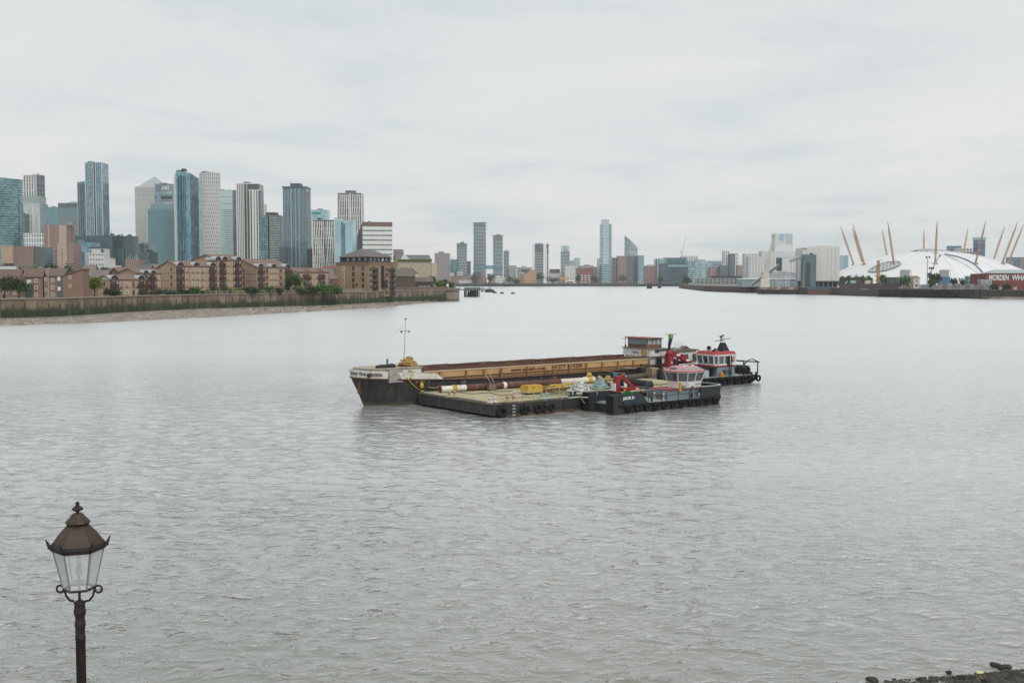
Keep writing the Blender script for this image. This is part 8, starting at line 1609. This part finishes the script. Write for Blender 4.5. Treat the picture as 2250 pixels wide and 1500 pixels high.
# roof: hexagonal bell with ventilator and finial
def hexprof(name, prof, m, parent=lamp, n=6, ph=PH): mb = MB(); mb.lathe([(pr(w), lz(v)) for w, v in prof], n=n, sm=False, phase=ph); return mb.build(name, m, parent)
hexprof('eaves_rim', [(106, 1208), (113, 1206), (116, 1199), (113, 1193)], IRON); hexprof('roof', [(111, 1194), (97, 1182), (78, 1169), (58, 1158), (40, 1151)], COPP); hexprof('ventilator', [(40, 1157), (44, 1152), (54, 1147), (46, 1141), (34, 1135), (26, 1130), (20, 1127)], COPP, n=12)
hexprof('finial', [(8, 1128), (6, 1124), (12, 1122), (24, 1119), (24, 1116), (14, 1112), (8, 1111), (9, 1106), (6, 1101.5)], IRON, n=12); 
for k in range(6):
    q_ = PH+math.pi*k/3; c, s = math.cos(q_), math.sin(q_); P = lambda w, v: (pr(w)*c, pr(w)*s, lz(v)); mb = MB(); mb.path([P(108, 1202), P(118, 1197), P(125, 1190), P(134, 1180)], [.022, .018, .014, .004], 6); mb.sphere(P(120, 1198), .018, 8, 6); mb.build('corner_crest', IRON, lamp)
    MB().tube((pr(41)*c, pr(41)*s, lz(1151)), (pr(112)*c, pr(112)*s, lz(1194)), .007, n=5).build('roof_rib', COPP, lamp)
# near quay (below the frame) and shingle
qw = MB().box(-40, 60, -8, 13.5, -1, QZ).build('quay', mat('7d7872', .9, .2, .4), kind='structure', label='stone quay under the lamp post')
NE = [(-40, 27), (0, 29.6), (9, 32.4), (11.2, 33.3), (13.4, 34.2), (15.8, 35.2), (20, 36.8), (40, 45)]
def shore_z(x, y): by = float(np.interp(x, [q_[0] for q_ in NE], [q_[1] for q_ in NE])); f = min(1, max(0, (y-13.4)/(by-13.4))); return 1.6-1.82*f**.8
sh = strip_mesh('shore', [(-40, 13.4), (60, 13.4)], NE[:-1]+[(60, 52)], 260, 90, 1.6, -.22, .022, mat('4c4a44', .9, .4, 1.2, col2='36342f', bump=.6)); sh['label'] = 'dark stony river edge at the lower right'
def stone_mesh(seed):
    rng = random.Random(seed); bm = bmesh.new(); bmesh.ops.create_icosphere(bm, subdivisions=2, radius=1)
    for v in bm.verts: v.co *= 1+.22*math.sin(v.co.x*3+seed)*math.cos(v.co.y*2.6-seed)+rng.uniform(-.09, .09); v.co.z *= .62
    me = bpy.data.meshes.new('stone'); bm.to_mesh(me); bm.free(); me.materials.append([mat('2f2c29', .75, .4, 3, bump=.4), mat('454139', .8, .4, 3, bump=.4), mat('3a3b33', .85, .35, 3, bump=.4)][seed % 3]); return me
SM = [stone_mesh(i) for i in range(9)]; rng = random.Random(21)
big = [((2188, 1463), .15, 'largest dark stone standing in the water near the right edge'), ((2201, 1468), .11, 'dark stone right beside the largest stone'), ((2213, 1466), .13, 'flat dark stone right of the paired stones'), ((1917, 1496), .17, 'lone dark stone at the bottom edge left of the shingle'), ((2027, 1495), .13, 'dark stone in the shallows below mid right'), ((2122, 1490), .13, 'dark round stone left of the pale stone'), ((2084, 1477), .08, 'small lone stone in the shallows'), ((2135, 1488), .1, 'dark stone touching the pale stone')]
for (u, v), s, lab in big:
    P = gz(u, v); o = obj('stone', SM[rng.randrange(9)], None, (P.x, P.y, s*.25), (0, 0, rng.random()*6)); o.scale = (s*1.2, s, s*.95); tag(o, lab, 'stone', 'stones at the river edge')
P = gz(2152, 1480); o = obj('pale_stone', stone_mesh(5), None, (P.x, P.y, .05), (0, 0, .4)); o.scale = (.13, .09, .07); o.data.materials[0] = mat('c9c48c', .7); tag(o, 'small pale yellow stone among the dark ones', 'stone')
lab = 'one of the many small dark stones crowding the shingle edge at lower right'
for i in range(70):
    u = 2262-430*rng.random()**1.6; edge = 1470+max(0, (2250-u))*.075; v = edge + 52*rng.random()**.8; P = gz(u, v); s = .045+.075*rng.random()**2
    o = obj('stone', SM[i % 9], None, (P.x, P.y, max(0, shore_z(P.x, P.y))+s*.2+.01), (rng.random()*.5, 0, rng.random()*6)); o.scale = (s*(1+.5*rng.random()), s, s*.9); tag(o, lab, 'stone', 'small shingle stones')

pb = MB(); vs0 = [v.co.copy() for v in stone_mesh(3).vertices]; ico = bmesh.new(); bmesh.ops.create_icosphere(ico, subdivisions=1, radius=1); iv = [v.co.copy() for v in ico.verts]; ifc = [tuple(v.index for v in f.verts) for f in ico.faces]; ico.free()
for i in range(3600):
    u = 2275-330*rng.random()**1.3; edge = 1470+max(0, (2250-u))*.085; v = edge + 45*rng.random(); P = gz(u, v); s = .022+.05*rng.random()**2; zz = max(-.01, shore_z(P.x, P.y)+.01)
    k = [1+rng.uniform(-.3, .3) for _ in range(3)]; pb.raw([(P.x+c.x*s*k[0]*1.3, P.y+c.y*s*k[1]*1.3, zz+c.z*s*.7+rng.uniform(-.02, .02)) for c in iv], ifc, i % 4)
pb.build('shingle', [mat('3a3733', .8, .3, 4), mat('4a463f', .85, .3, 4), mat('57524a', .85, .3, 4), mat('41443a', .85, .3, 4)], kind='stuff', label='wet dark shingle along the lower right river edge')
# ------------------------------------------------------------------ haze: river air, one closed box round everything
hz = MB().box(-7000, 7000, -60, 9500, -4, 280)
ho = hz.build('haze', None, kind='stuff', label='thin pale haze in the river air')
hm = bpy.data.materials.new('river_haze'); hm.use_nodes = True; ht = hm.node_tree; ht.nodes.clear()
ho_ = ht.nodes.new('ShaderNodeOutputMaterial'); hv = ht.nodes.new('ShaderNodeVolumePrincipled')
hv.inputs['Color'].default_value = (.95, .975, .99, 1); hv.inputs['Density'].default_value = 5e-5; hv.inputs['Anisotropy'].default_value = .0
ht.links.new(hv.outputs[0], ho_.inputs['Volume']); ho.data.materials.clear(); ho.data.materials.append(hm)
